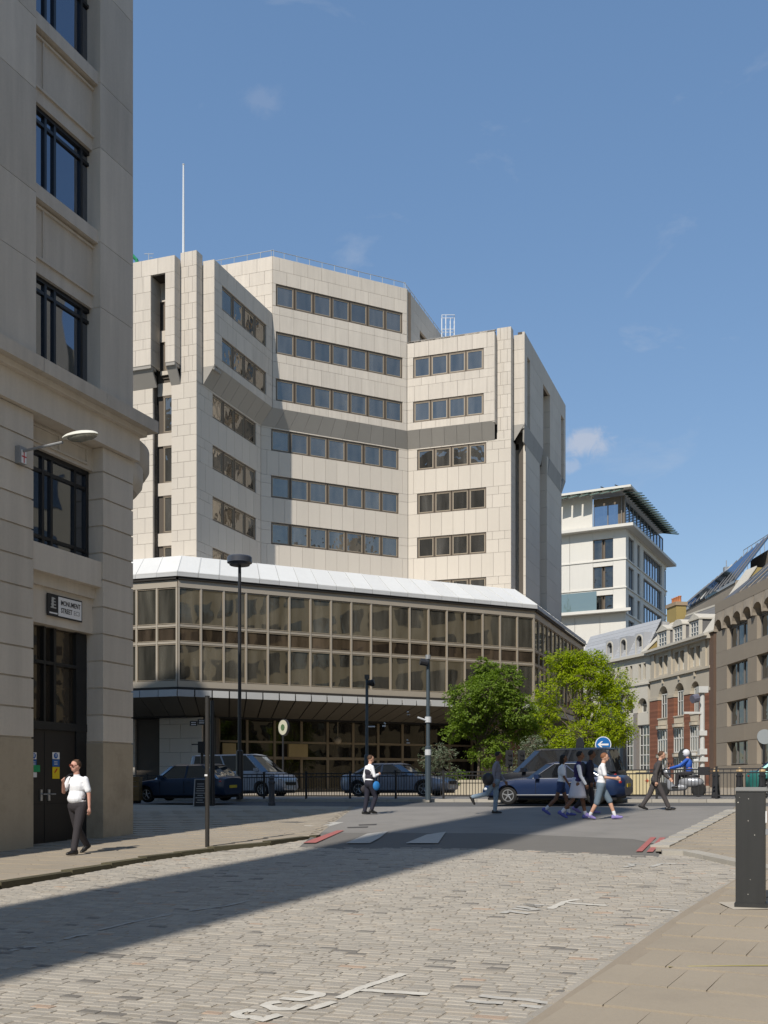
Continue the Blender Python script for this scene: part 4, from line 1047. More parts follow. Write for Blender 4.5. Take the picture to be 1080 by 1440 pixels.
for s in range(3):
    a, b, c, d = C1[s], C1[s+1], CIN[s+1], CIN[s]
    A = [Vector((a.x, a.y, 7.45)), Vector((b.x, b.y, 7.45)), Vector((c.x, c.y, 6.45)), Vector((d.x, d.y, 6.45))]
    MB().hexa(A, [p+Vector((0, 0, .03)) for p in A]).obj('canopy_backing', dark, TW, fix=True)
# ground floor: glazed entrance with bronze frames, stone walls at the left end
eg = glass('entrance_glass', (.50, .47, .40), .07, (.014, .012, .010), wav=.05, wscale=.5, curtain=.8)
ef = F(Q+B_*.5-nf*4.6, B_); gw = 1.2
xs = [3.6+2.05*k for k in range(11)]
mb = MB()
for x in xs: mb.fb(ef, x-.09, x+.09, gw, 6.3, -.1, .12)
mb.fb(ef, 3.5, xs[-1], 3.55, 3.75, -.1, .10); mb.fb(ef, 3.5, xs[-1], 4.7, 4.85, -.1, .10); mb.fb(ef, 3.5, xs[-1], gw, gw+.25, -.1, .10)
mb.obj('entrance_frame', material('entrance_bronze', (.20, .155, .10), .5, spec=.5, metal=.2), TW)  # lighter bronze for the entrance frames
for a, b in zip(xs, xs[1:]):
    for z0, z1 in ((gw+.2, 3.6), (3.7, 4.75), (4.8, 6.3)): piece('pane', eg, ef.mat(a+.05, b-.05, z0, z1, -.02, .0), TW)
bg = material('gold_panel', (.30, .22, .10), .5, metal=.3, namp=.15, streak=.1)
for px0, px1, y0, y1 in ((313, 332, 1045, 1078), (406, 433, 1046, 1064)):
    p0, p1 = ef.u(px0, 1.2), ef.u(px1, 1.2); piece('drum_sign', bg, ef.mat(p0, p1, ef.z(px0, y1, 1.2), ef.z(px0, y0, 1.2), .9, 1.2), TW)
mb = MB(); u = ef.u(475, .8); mb.tube([ef.pt(u, 6.3, .8), ef.pt(u, 5.2, .8)], .03, 6); mb.ell(ef.pt(u, 4.95, .8), .28, .28, .28); mb.obj('globe_lamp', material('opal_globe', (.30, .25, .18), .4), TW)
sf = F(Q-C_*12-nl*4.2, C_); PW = Pieces('stone_block', stone_low, TW, 120)
for (ua, ub, w) in ((0, 6.2, 0), (8.3, 11.6, .3)):
    k = 0; z = 1.1
    while z < 6.3:
        clad(PW, F(sf.pt(0, 0, w).xy, C_), ua, ub, [(z, min(z+.95, 6.3))], 1.5, off=k); z += .95; k += 1
MB().fb(sf, 0, 12.4, 1, 6.3, -.6, -.21).obj('wall', joint, TW); PW.flush()
MB().fb(F(Q-nf*9, B_), -8, 26, 1, 6.3, -.4, 0).obj('wall', dark, TW)
MB().fb(F(RR-prr.n*3.2-D_*2, D_), 0, 22, 1, 6.35, -.4, 0).obj('wall', d_glass, TW); MB().fb(F(xs[-1]*B_+ef.p-nf*.2, B_), 0, 2.6, 1, 6.3, -.4, 0).obj('wall', dark, TW)
# round sign and small lamp dots in the entrance
cs_ = thing('round_sign', 'round pale clock-like sign under the dark canopy by the van', 'sign', PX(396, 60).to_3d()+Vector((0, 0, 1.2)))
q = PX(398, 60.5); zc = ZZ(1023, 60.5)
MB().lathe((q.x, q.y, zc), [(0, -.12), (.50, -.12), (.50, .0), (0, .0)], 28, (-.75, -.66, 0)).obj('case', black_paint, cs_, fix=True)
MB().lathe((q.x, q.y, zc), [(0, .0), (.44, .0), (.44, .02), (0, .02)], 28, (-.75, -.66, 0)).obj('face', material('cream_sign', (.5, .48, .36), .6), cs_, fix=True)
MB().lathe((q.x, q.y, zc), [(0, .02), (.20, .02), (.20, .035), (0, .035)], 8, (-.75, -.66, 0)).obj('emblem', material('green_emblem', (.08, .14, .06), .6), cs_, fix=True)
MB().tube([(q.x, q.y, gz(q.x, q.y)), (q.x, q.y, zc-.5)], .06, 8).obj('post', black_paint, cs_)
# ------------------------------------------------------------------ brown concrete building at the right edge
conc = material('brown_concrete', (.28, .24, .19), .85, var=.05, nscale=.5, namp=.07, fscale=14, famp=.06, streak=.06, bump=.15)
w_wht = material('white_window_frame', (.55, .54, .50), .55, namp=.05)
w_gry = material('grey_window_frame', (.16, .15, .14), .5)
o_glass = glass('dark_window_glass', (.6, .62, .62), .16, (.02, .02, .02), wav=.2, curtain=.5)  # dark, weakly reflecting glass
lead_d = material('dark_lead_roof', (.11, .11, .115), .5, namp=.12, streak=.12, sscale=2, spec=.5)
CB = F((31.57, 97.0), (.028, -.9996))
RC = thing('concrete_building', 'brown concrete office block with deep window bays at the right edge', 'building', (31.6, 97, 1.5))
u1 = CB.u(1022); w_g = CB.u(1051)-u1; pit = CB.u(1064)-u1
PC = Pieces('concrete_panel', conc, RC, 295)
rows = [(3.5, 5.65), (7.1, 9.35), (10.6, 12.8), (14.2, 16.2)]
LCB = 30.0
zc = 1.2
bands_ = [(1.2, 3.5), (5.65, 7.1), (9.35, 10.6), (12.8, 14.2)]
for z0, z1 in bands_:
    k = 0; x = 0
    while x < LCB: PC.add(CB, x+.012, min(x+pit, LCB)-.012, z0+.012, z1-.012, -.9, 0); x += pit
n = int((LCB-u1)/pit)+1
for r, (z0, z1) in enumerate(rows):
    PC.add(CB, 0, u1, z0+.01, z1-.01, -.9, -.02)
    for k in range(n):
        a = u1+pit*k; b = a+w_g
        PC.add(CB, b, min(a+pit, LCB), z0+.01, z1-.01, -.9, -.02)
        # splayed reveal on the far side of each opening
        q = [CB.pt(a-.0, z0+.01, -.02), CB.pt(a+.5, z0+.01, -.85), CB.pt(a-.02, z0+.01, -.85)]
        nl3 = w_g/3
        for j in range(3): window(CB, a+.08+nl3*j*.97, a+.08+nl3*(j+1)*.97-.10, z0+.1, z1, -.38, RC, w_gry, o_glass, fw=.07)
        if CB.pt(a, 0).y < 60: break
mb = MB(); mb.fb(CB, 0, LCB, 1.2, 16.3, -6, -.86); mb.obj('wall', conc, RC)
# scalloped cornice under a sloping metal and glass roof
x = 0; k = 0; sc = pit/3
while x < LCB-sc:
    mb = MB(); a, b = x+.06, x+sc-.06; zb_ = 16.25; zt_ = 18.0
    pts = [(a, zt_), (a, zb_), (a+.12, zb_)]
    m_ = (a+b)/2; r_ = (b-a)/2-.14
    for j in range(7): an = math.pi*j/6; pts.append((m_-r_*math.cos(an), zb_+.25+.75*math.sin(an)))
    pts += [(b-.12, zb_), (b, zb_), (b, zt_)]
    # two cheeks and a top: an arched hood
    fr_ = [CB.pt(p[0], p[1], .25) for p in pts]; bk_ = [CB.pt(p[0], p[1], -.5) for p in pts]
    # split the arched plate into quads against the top edge
    for p, q in zip(pts, pts[1:]):
        if abs(p[0]-q[0]) < 1e-6: continue
        A = [CB.pt(p[0], p[1], .28), CB.pt(q[0], q[1], .28), CB.pt(q[0], zt_, .1), CB.pt(p[0], zt_, .1)]
        Bq = [CB.pt(p[0], p[1], -.5), CB.pt(q[0], q[1], -.5), CB.pt(q[0], zt_, -.5), CB.pt(p[0], zt_, -.5)]
        mb.hexa(A, Bq)
    mb.obj('cornice_arch', conc, RC, fix=True); x += sc; k += 1
mb = MB(); mb.fb(CB, 0, LCB, 18.0, 18.9, -2, .12); mb.fb(CB, 0, LCB, 16.3, 18.0, -2, -.52); mb.obj('parapet', conc, RC)
ra = [CB.pt(.3, 18.9, -.1), CB.pt(LCB, 18.9, -.1), CB.pt(LCB, 22.0, -3.4), CB.pt(4.5, 22.0, -3.4)]
MB().hexa([p-Vector((0, 0, .2)) for p in ra], ra).obj('roof', lead_d, RC, fix=True)
for k in range(int(LCB/1.0)):
    u = k*1.0+4.6
    if u > LCB-1: break
    A = [CB.pt(u, 18.95, -.08), CB.pt(u+.10, 18.95, -.08), CB.pt(u+.10, 22.02, -3.35), CB.pt(u, 22.02, -3.35)]
    MB().hexa(A, [p+Vector((0, 0, .09)) for p in A]).obj('roof_rib', conc if k % 2 else lead_d, RC, fix=True)
    if k % 4 != 3:
        A = [CB.pt(u+.2, 19.5, -.66), CB.pt(u+.85, 19.5, -.66), CB.pt(u+.85, 21.2, -2.5), CB.pt(u+.2, 21.2, -2.5)]
        MB().hexa(A, [p+Vector((0, 0, .06)) for p in A]).obj('rooflight', o_glass, RC, fix=True)
MB().fb(CB, 3.5, LCB, 21.5, 24.6, -9, -3.6).obj('roof_block', conc, RC)
q = CB.pt(10.2, 24.0, -3.8); MB().lathe((q.x, q.y, 22.5), [(1.2, 0), (1.4, 1.6), (1.3, 2.6), (.9, 3.3), (.0, 3.6)], 20).obj('round_turret', material('pinkish_stone', (.36, .28, .23), .8, namp=.08), RC, smooth=True)
# dark glazed strip and the brown pier between the two buildings
MB().fb(CB, -.9, -.02, 1.2, 17.5, -1.2, -.45).obj('glazed_strip', o_glass, RC)
for k in range(10): MB().fb(CB, -.9, -.02, 2.5+1.6*k, 2.6+1.6*k, -.45, -.38).obj('glazed_strip_bar', w_gry, RC)
PC.flush()

# ------------------------------------------------------------------ brick and stone building with dormers
cream = material('cream_stone', (.44, .39, .31), .85, var=.04, nscale=.7, namp=.09, fscale=15, famp=.06, streak=.09, bump=.15)
brick = material('red_brick', (.21, .088, .052), .85, var=.2, nscale=1.2, namp=.15, fscale=20, famp=.1, bump=.2)
brick_y = material('yellow_stock_brick', (.30, .225, .085), .85, var=.12, nscale=1.2, namp=.12, fscale=20, famp=.08, bump=.2)
slate_d = material('grey_slate_roof', (.16, .155, .15), .7, var=.1, nscale=1, namp=.1, streak=.08)
slate_b = material('pale_blue_slate', (.34, .345, .355), .55, var=.10, nscale=1, namp=.1, spec=.5)
pale = material('white_painted_stone', (.50, .465, .395), .75, namp=.06, streak=.06)
MH = F((29.7, 113.9), (.165, -.986)); LM = 14.1
VB = thing('brick_and_stone_building', 'Victorian red brick and cream stone building with three dormers', 'building', (31, 106, 1.5))
def pxs(fr, *xs): return [fr.u(x) for x in xs]
def arch_plate(fr, u0, u1, z0, zs, z1, a, b, w0, w1, seg=10):
    """wall piece u0..u1, z0..z1 with an arched opening a..b springing at zs"""
    mb = MB(); mb.fb(fr, u0, a, z0, z1, w0, w1); mb.fb(fr, b, u1, z0, z1, w0, w1); m = (a+b)/2; r = (b-a)/2
    for j in range(seg):
        t0, t1 = math.pi*j/seg, math.pi*(j+1)/seg
        x0, y0, x1, y1 = m-r*math.cos(t0), zs+r*math.sin(t0), m-r*math.cos(t1), zs+r*math.sin(t1)
        mb.hexa([fr.pt(x0, y0, w0), fr.pt(x1, y1, w0), fr.pt(x1, z1, w0), fr.pt(x0, z1, w0)], [fr.pt(x0, y0, w1), fr.pt(x1, y1, w1), fr.pt(x1, z1, w1), fr.pt(x0, z1, w1)])
    return mb
piers = [pxs(MH, 913.9, 925.5), pxs(MH, 939, 948), pxs(MH, 962, 971), pxs(MH, 983.5, 999.5)]
PBk = Pieces('brick_course', brick, VB, 290)
for a, b in piers:
    z = 1.6
    while z < 11.0:
        PBk.add(MH, a, b, z, z+.225, -.9, .05); z += .235
    MB().fb(MH, a-.08, b+.08, 11.0, 11.3, -.9, .12).obj('pier_capital', cream, VB)
PBk.flush()
MB().fb(MH, 0, LM, 1.2, 1.62, -1, .25).obj('plinth', cream, VB)
MB().fb(MH, 0, LM, 1.2, 16.4, -9, -.95).obj('wall', cream, VB)
bays_ = [(piers[k][1], piers[k+1][0]) for k in range(3)]
for a, b in bays_:
    # three tiers of windows and the arched top floor
    for z0, z1 in ((1.7, 4.6), (5.1, 7.7)):
        window(MH, a-.02, b+.02, z0, z1, .04, VB, w_wht, o_glass, fw=.12, vb=(.25, .5, .75), hb=(.58,), bw=.14)
    for z0 in (4.6, 7.7): 
        m_ = (a+b)/2; mb = MB(); mb.fb(MH, a-.1, b+.1, z0+.02, z0+.48, -.6, .10)
        mb.lathe(MH.pt(m_, z0+.06, -.45), [((b-a)/2*.96, 0), ((b-a)/2*.98, .30), ((b-a)/2*1.03, .36)], 16); mb.obj('balcony_apron', cream, VB, fix=True)
    mb = MB()
    for j in range(9): u = a+.12+(b-a-.24)*j/8; mb.fb(MH, u-.05, u+.05, 8.2, 8.85, -.04, .05)
    mb.fb(MH, a-.05, b+.05, 8.85, 8.98, -.08, .1); mb.obj('balustrade', cream, VB)
    window(MH, a+.25, b-.25, 8.9, 11.6, -.30, VB, w_wht, o_glass, fw=.10, vb=(.33, .66), hb=(.6,), bw=.09)
for k, (a, b) in enumerate(bays_):
    u0 = 0 if k == 0 else (piers[k][0]+piers[k][1])/2; u1_ = LM if k == 2 else (piers[k+1][0]+piers[k+1][1])/2
    arch_plate(MH, u0, u1_, 11.3, 11.3, 13.2, a+.05, b-.05, -.9, -.02).obj('arch', cream, VB, fix=True)
    m_ = (a+b)/2; MB().fb(MH, m_-.14, m_+.14, 12.7, 13.3, -.1, .12).obj('keystone', cream, VB)
MB().fb(MH, 0, LM, 13.2, 13.45, -.9, .18).obj('string_course', cream, VB)
for k, (a, b) in enumerate(bays_):
    m_ = (a+b)/2
    for s in (-1, 1): window(MH, m_+s*.62-.42, m_+s*.62+.42, 13.7, 15.6, -.35, VB, w_wht, o_glass, fw=.09, vb=(.5,), hb=(.5,))
mb = MB(); edges_u = [0]
for a, b in bays_: m_ = (a+b)/2; edges_u += [m_-1.08, m_-.18, m_+.18, m_+1.08]
edges_u.append(LM)
for k in range(0, len(edges_u), 2): mb.fb(MH, edges_u[k], edges_u[k+1], 13.45, 16.1, -.9, -.02)
mb.fb(MH, 0, LM, 15.7, 16.1, -.9, -.03); mb.fb(MH, 0, LM, 13.45, 13.68, -.9, -.01); mb.obj('attic_wall', cream, VB)
for k in range(4):
    u = [piers[k][0], piers[k][1]]; MB().fb(MH, (u[0]+u[1])/2-.35, (u[0]+u[1])/2+.35, 13.45, 16.1, -.1, .16).obj('attic_pilaster', cream, VB)
mb = MB(); mb.fb(MH, -.1, LM+.1, 16.1, 16.35, -1, .45); mb.fb(MH, -.1, LM+.1, 16.351, 16.6, -1, .75); mb.obj('cornice', pale, VB)
def slope(fr, u0, u1, z0, z1, w0, w1, mat, parent, n, rows=6, name='slate_course', th=.10):
    for j in range(rows):
        t0, t1 = j/rows, (j+1)/rows
        A = [fr.pt(u0, z0+(z1-z0)*t0, w0+(w1-w0)*t0+.03), fr.pt(u1, z0+(z1-z0)*t0, w0+(w1-w0)*t0+.03), fr.pt(u1, z0+(z1-z0)*t1, w0+(w1-w0)*t1), fr.pt(u0, z0+(z1-z0)*t1, w0+(w1-w0)*t1)]
        MB().hexa([p-Vector((0, 0, th)) for p in A], A).obj(name, mat, parent, fix=True)
slope(MH, .2, LM-.9, 16.6, 20.6, -.3, -4.2, slate_d, VB, 1, rows=9)
MB().fb(MH, .2, LM-.9, 16.6, 20.3, -9, -4.3).obj('roof', slate_d, VB)
MB().fb(MH, .2, LM-.9, 20.55, 20.75, -4.5, -4.1).obj('ridge', pale, VB)
for k, (x0, x1, y0, y1, top) in enumerate(((926, 937.5, 881, 902, 0), (948, 959.5, 873, 896, 1), (971, 982.5, 867, 889, 0))):
    w = -.5; a, b = MH.u(x0, w), MH.u(x1, w); zb_, zt_ = 16.75, 18.55
    MB().fb(MH, a-.14, b+.14, zb_, zt_, -2.6, w-.1).obj('dormer_cheek', slate_d, VB)
    window(MH, a, b, zb_, zt_-.1, w, VB, w_wht, o_glass, fw=.12, vb=(.33, .66), hb=(.33, .66), bw=.09)
    MB().fb(MH, a-.22, a-.02, zb_, zt_, w-.3, w+.06).obj('dormer_pilaster', pale, VB); MB().fb(MH, b+.02, b+.22, zb_, zt_, w-.3, w+.06).obj('dormer_pilaster', pale, VB)
    mb = MB(); m_ = (a+b)/2
    mb.fb(MH, a-.3, b+.3, zt_, zt_+.14, -2.9, w+.16)
    if top: prof = [(m_-(b-a)/2*1.15*math.cos(math.pi*j/8)-0, zt_+.14+.55*math.sin(math.pi*j/8)) for j in range(9)]
    else: prof = [(a-.3, zt_+.14), (m_, zt_+.72), (b+.3, zt_+.14)]
    n_ = len(prof); i0 = len(mb.v)
    mb.v += [tuple(MH.pt(u, z, w+.12)) for u, z in prof]+[tuple(MH.pt(u, z, -3.0)) for u, z in prof]
    mb.f.append(tuple(range(i0, i0+n_))); mb.f.append(tuple(range(i0+2*n_-1, i0+n_-1, -1)))
    for j in range(n_-1): mb.f.append((i0+j, i0+j+n_, i0+j+1+n_, i0+j+1))
    mb.f.append((i0+n_-1, i0+2*n_-1, i0+n_, i0)); mb.r += [0]*(n_+2)
    mb.obj('dormer_pediment', pale, VB, fix=True)
# sloping party walls in yellow brick and the chimney with red pots
def party(fr, u0, u1, mat, parent, z0=16.6, z1=21.6, wf=.0, wb=-5.0):
    A = [fr.pt(u0, z0, wf), fr.pt(u0, z1, wb+.6), fr.pt(u0, z1, wb), fr.pt(u0, z0, wb)]
    B = [fr.pt(u1, z0, wf), fr.pt(u1, z1, wb+.6), fr.pt(u1, z1, wb), fr.pt(u1, z0, wb)]
    MB().hexa(A, B).obj('party_wall', mat, parent, fix=True)
    A = [fr.pt(u0-.1, z0, wf+.1), fr.pt(u1+.1, z0, wf+.1), fr.pt(u1+.1, z1, wb+.7), fr.pt(u0-.1, z1, wb+.7)]
    MB().hexa(A, [p+Vector((0, 0, .14)) for p in A]).obj('coping', pale, parent, fix=True)
party(MH, LM-1.0, LM+.9, brick_y, VB, z1=23.0, wf=.2); party(MH, -1.6, -.5, brick_y, VB, z1=21.0, wf=.3)
chb = MH.pt(.2, 0, -4.6); cf = F(MH.pt(-2.6, 0, -3.2).xy, MH.d)
MB().fb(cf, 0, 2.4, 16, 21.9, -1.2, 0).obj('chimney_stack', brick_y, VB); MB().fb(cf, -.12, 2.52, 21.9, 22.3, -1.32, .12).obj('chimney_cap', material('tan_stone', (.32, .24, .16), .8, namp=.1), VB)
pot = material('terracotta', (.42, .16, .07), .8, namp=.1)
for k in range(4): MB().lathe(cf.pt(.35+.56*k, 22.3, -.6), [(.22, 0), (.18, .1), (.17, .6), (.21, .66), (.21, .72), (.15, .72)], 12).obj('chimney_pot', pot, VB, smooth=True)
MB().fb(MH, LM-.15, LM+.75, 1.2, 16.6, -2, .1).obj('brown_pier', material('brown_tile', (.13, .085, .06), .7, var=.1, namp=.15, streak=.1), VB)

# ------------------------------------------------------------------ pale stone building to its left
EH = F((29.7-.342*-14, 113.9+.94*14), (.342, -.94)); EH = F((29.7-.342*14, 113.9+.94*14), (.342, -.94)); LEH = 14.0
VE = thing('pale_stone_building', 'pale stone building with arched windows and a blue grey mansard roof', 'building', (27, 120, 1.5))
MB().fb(EH, -10, LEH, 1.2, 16.3, -9, -.9).obj('wall', cream, VE)
st_grey = material('grey_granite_pier', (.20, .18, .165), .8, var=.08, namp=.1)
pxp = [(886.5, 893.5), (910.5, 914)]
bw_ = EH.u(905.5)-EH.u(886.5)
ustart = EH.u(912)-.2
k = 0; ub = ustart
while ub > -10:
    a, b = ub-bw_*.78, ub
    arch_plate(EH, a-bw_*.22, b, 9.9, 10.6, 13.0, a+.12, b-.12, -.9, -.02).obj('arch', pale, VE, fix=True)
    window(EH, a+.2, b-.2, 9.9, 12.0, -.6, VE, w_wht, o_glass, fw=.12, vb=(.5,), hb=(.45,))
    MB().fb(EH, a-bw_*.22, a, 1.5, 9.9, -.9, .06).obj('pier', st_grey, VE)
    MB().fb(EH, a, b, 8.5, 9.9, -.9, -.1).obj('spandrel', pale, VE)
    window(EH, a+.06, b-.06, 1.7, 8.5, -.35, VE, w_wht, o_glass, fw=.12, vb=(.33, .66), hb=(.16, .33, .5, .66, .83), bw=.09)
    for s in (0, 1):
        m_ = (a+b)/2+(s-.5)*.95; window(EH, m_-.25, m_+.25, 13.6, 15.4, -.3, VE, w_gry, o_glass, fw=.06)
    k += 1; ub -= bw_
mb = MB(); mb.fb(EH, -10, LEH, 13.0, 13.2, -.9, .14); mb.obj('string_course', pale, VE)
mb = MB(); us = []
ub = ustart
while ub > -10:
    m_ = ub-bw_*.39
    us += [(m_-.475-.25, m_-.475+.25), (m_+.475-.25, m_+.475+.25)]; ub -= bw_
us.sort(); x = -10
for a, b in us:
    if a > x: mb.fb(EH, x, a, 13.2, 16.2, -.9, 0)
    mb.fb(EH, a, b, 15.4, 16.2, -.9, -.005); mb.fb(EH, a, b, 13.2, 13.6, -.9, -.005); x = b
mb.fb(EH, x, LEH, 13.2, 16.2, -.9, 0); mb.obj('attic_wall', pale, VE)
mb = MB(); mb.fb(EH, -10, LEH+.1, 16.2, 16.5, -1, .5); mb.obj('cornice', pale, VE)
slope(EH, -2.4, LEH-1.3, 16.5, 20.6, -.2, -2.4, slate_b, VE, 1, rows=9)
hipx = -2.4
A = [EH.pt(hipx, 16.5, -.2), EH.pt(hipx, 20.6, -2.4), EH.pt(hipx, 20.6, -8), EH.pt(hipx, 16.5, -8)]
MB().poly(A).obj('gable', slate_b, VE)
MB().fb(EH, hipx, LEH-1.3, 16.5, 20.3, -8, -2.6).obj('roof', slate_b, VE)
for px in (874.5, 879.5, 898.5):
    pass
for px0, px1, y0, y1 in ((853, 862, 894, 908), (872.5, 881.5, 887, 911), (894, 904, 880, 906)):
    w = -.35; a, b = EH.u(px0, w), EH.u(px1, w); m_ = (a+b)/2; zb_, zs_ = 16.7, 18.2; r_ = (b-a)/2
    arch_plate(EH, a-.2, b+.2, zb_, zs_, zs_+r_+.18, a+.12, b-.12, -2.4, w).obj('dormer', slate_b, VE, fix=True)
    MB().fb(EH, a+.1, b-.1, zb_, zs_+r_, w-.5, w-.4).obj('dormer_pane', o_glass, VE)
    mb = MB()
    for j in range(8):
        t0, t1 = math.pi*j/8, math.pi*(j+1)/8
        mb.hexa([EH.pt(m_-(r_+.02)*math.cos(t0), zs_+(r_+.02)*math.sin(t0), w), EH.pt(m_-(r_+.02)*math.cos(t1), zs_+(r_+.02)*math.sin(t1), w), EH.pt(m_-(r_-.14)*math.cos(t1), zs_+(r_-.14)*math.sin(t1), w), EH.pt(m_-(r_-.14)*math.cos(t0), zs_+(r_-.14)*math.sin(t0), w)],
                [EH.pt(m_-(r_+.02)*math.cos(t0), zs_+(r_+.02)*math.sin(t0), w+.06), EH.pt(m_-(r_+.02)*math.cos(t1), zs_+(r_+.02)*math.sin(t1), w+.06), EH.pt(m_-(r_-.14)*math.cos(t1), zs_+(r_-.14)*math.sin(t1), w+.06), EH.pt(m_-(r_-.14)*math.cos(t0), zs_+(r_-.14)*math.sin(t0), w+.06)])
    mb.fb(EH, a-.02, a+.14, zb_, zs_, w, w+.06); mb.fb(EH, b-.14, b+.02, zb_, zs_, w, w+.06); mb.obj('dormer_frame', pale, VE, fix=True)

# ------------------------------------------------------------------ white office building far behind
WO = thing('white_office_building', 'white stone office block with glazed top floor and dark green louvred eaves', 'building', (33.2, 140, 1.5))
wst = material('white_stone', (.60, .575, .52), .8, var=.03, nscale=.3, namp=.05, streak=.04)
b_glass = glass('blue_office_glass', (.75, .85, 1.0), .42, (.02, .025, .03), wav=.06, curtain=.3)
EC = V2(33.17, 140.0); dl = V2(.883, -.469); dr = V2(.454, .891)
wl_ = F(EC-dl*18, dl); wr_ = F(EC, dr); LW, LWr = 18.0, 27.0
PW2 = Pieces('stone_panel', wst, WO, 200)
lu = wl_.u
def zz(py, Y=140): return ZZ(py, Y)
ua, ubb = lu(834), lu(862)
lev = [1.2, 5, 9, 13, 17, 21.5, 25.3, 28.9, 32.8, 36.9]
wins_l = [(25.9, 28.0), (29.0, 32.0), (33.0, 35.8)]
for z0, z1 in zip(lev, lev[1:]):
    sk = []
    hit = [w_ for w_ in wins_l if w_[0] >= z0-.3 and w_[1] <= z1+.3]
    clad(PW2, wl_, 0, LW, [(z0, z1)], 3.4, skip=[(ua, ubb, 0, 99)] if hit else [], th=.3, gap=.05)
    for w_ in hit:
        for a, b in ((ua, (ua+ubb)/2-.15), ((ua+ubb)/2+.15, ubb)): window(wl_, a, b, max(w_[0], z0+.1), min(w_[1], z1), -.25, WO, bronze, o_glass, fw=.08)
        MB().fb(wl_, ua, ubb, w_[1], z1-.03, -.3, -.02).obj('lintel', wst, WO)
        MB().fb(wl_, ua, ubb, z0+.02, w_[0], -.3, -.02).obj('sill', wst, WO)
    MB().fb(wl_, 0, LW+.12, z1-.12, z1+.06, -.3, .12).obj('band', wst, WO)
mb = MB(); mb.fb(wl_, .1, LW-.1, 1.2, 37, -1.2, -.55); mb.fb(wr_, .1, LWr-.1, 1.2, 37, -1.2, -.55); mb.obj('wall', bronze, WO)
# right face: vertical windows between piers
ru = wr_.u; tl = [(ru(884), ru(892)), (ru(896.5), ru(900.5)), (ru(905), ru(931)), (ru(934.5), ru(938.5))]
for z0, z1 in zip(lev[:-1], lev[1:]):
    xs_ = [0]+[v for t in tl for v in t]+[LWr]
    for k in range(0, len(xs_), 2): PW2.add(wr_, xs_[k], xs_[k+1], z0, z1, -.3, 0)
    PW2.add(wr_, .02, LWr-.02, z1-.7, z1, -.35, -.04); MB().fb(wr_, .12, LWr+.1, z1-.12, z1+.06, -.3, .12).obj('band', wst, WO)
    if z0 > 12:
        for a, b in tl:
            n_ = max(1, round((b-a)/1.9))
            for j in range(n_): window(wr_, a+(b-a)*j/n_, a+(b-a)*(j+1)/n_, z0+.1, z1-.7, -.25, WO, w_gry, b_glass, fw=.09)
# ledges, glazed top storey, louvred overhanging roof
def ledge(z0, z1, out, mat=wst, name='ledge', La=0, Lb=LWr):
    pa = offset_corner(EC, wl_.n, wr_.n, out); p0 = wl_.pt(0, 0, out).xy; p1 = wr_.pt(Lb+out, 0, out).xy; p2 = wr_.pt(Lb+out, 0, -3).xy; p3 = offset_corner(EC, wl_.n, wr_.n, -3.0); p4 = wl_.pt(0, 0, -3).xy
    MB().prism([tuple(p) for p in (p0, pa, p3, p4)], z0, z1).obj(name, mat, WO, fix=True)
    MB().prism([tuple(p) for p in (pa, p1, p2, p3)], z0, z1).obj(name, mat, WO, fix=True)
ledge(36.9, 37.3, 1.3)
pa = offset_corner(EC, wl_.n, wr_.n, 1.3)
MB().prism([tuple(wl_.pt(0, 0, 1.3).xy), tuple(wl_.pt(LW, 0, 1.3).xy+dl*1.0), tuple(wl_.pt(LW, 0, 0).xy), tuple(wl_.pt(0, 0, 0).xy)], 25.4, 25.8).obj('ledge', wst, WO, fix=True)
PW2.add(wl_, 0, lu(832), 37.3, 42.2, -.5, -.35); PW2.flush()
top0 = F(wl_.pt(0, 0, -.6).xy, dl); xs_ = [lu(833), lu(853), lu(868)]
for a, b in zip(xs_, xs_[1:]): window(top0, a, b, 37.35, 40.6, 0, WO, w_gry, b_glass, fw=.07)
MB().fb(top0, lu(868), lu(880)-.3, 37.3, 41.5, -.5, 0).obj('corner_pier', bronze, WO); MB().fb(top0, lu(833), lu(880)-.3, 40.6, 41.6, -.5, .02).obj('top_fascia', bronze, WO)
top1 = F(wr_.pt(0, 0, -.6).xy, dr); nT = 12
for k in range(nT): window(top1, .3+LWr*k/nT, .3+LWr*(k+1)/nT, 37.35, 41.4, 0, WO, w_gry, b_glass, fw=.13)
green = material('dark_green_louvre', (.025, .05, .04), .5, spec=.5)
ledge(42.3, 42.6, .9, wst, 'roof_edge', Lb=LWr-.4); 
nF = 20
for k in range(nF):
    u = LWr*k/nF+.3
    A = [wr_.pt(u, 41.45, 2.0), wr_.pt(u+.95, 41.75, 2.0), wr_.pt(u+.95, 42.25, -.5), wr_.pt(u, 41.95, -.5)]
    MB().hexa(A, [p+Vector((0, 0, .12)) for p in A]).obj('louvre', green, WO, fix=True)
for k in range(12):
    u = LW*k/12
    A = [wl_.pt(u, 41.5, 1.9), wl_.pt(u+1.25, 41.7, 1.9), wl_.pt(u+1.25, 42.25, .2), wl_.pt(u, 42.05, .2)]
    MB().hexa(A, [p+Vector((0, 0, .12)) for p in A]).obj('louvre', material('pale_green_louvre', (.10, .16, .13), .5), WO, fix=True)
bal = F(wl_.pt(0, 0, 1.1).xy, dl); MB().fb(bal, 0, lu(842), 25.8, 28.4, -.06, 0).obj('balcony_glass', glass('green_balcony_glass', (.75, .8, .78), .25, (.10, .13, .12), wav=.05), WO)
for q_ in (0, 1): 
    p = wl_.pt(LW-3.3+q_*2.0, 42.6, -1); mb = MB(); mb.box(p.x-.25, p.x+.25, p.y-.2, p.y+.2, 42.6, 43.05); mb.tube([(p.x-.5, p.y, 43.3), (p.x+.5, p.y, 42.9)], .08, 6); mb.obj('roof_equipment', black_paint, WO)

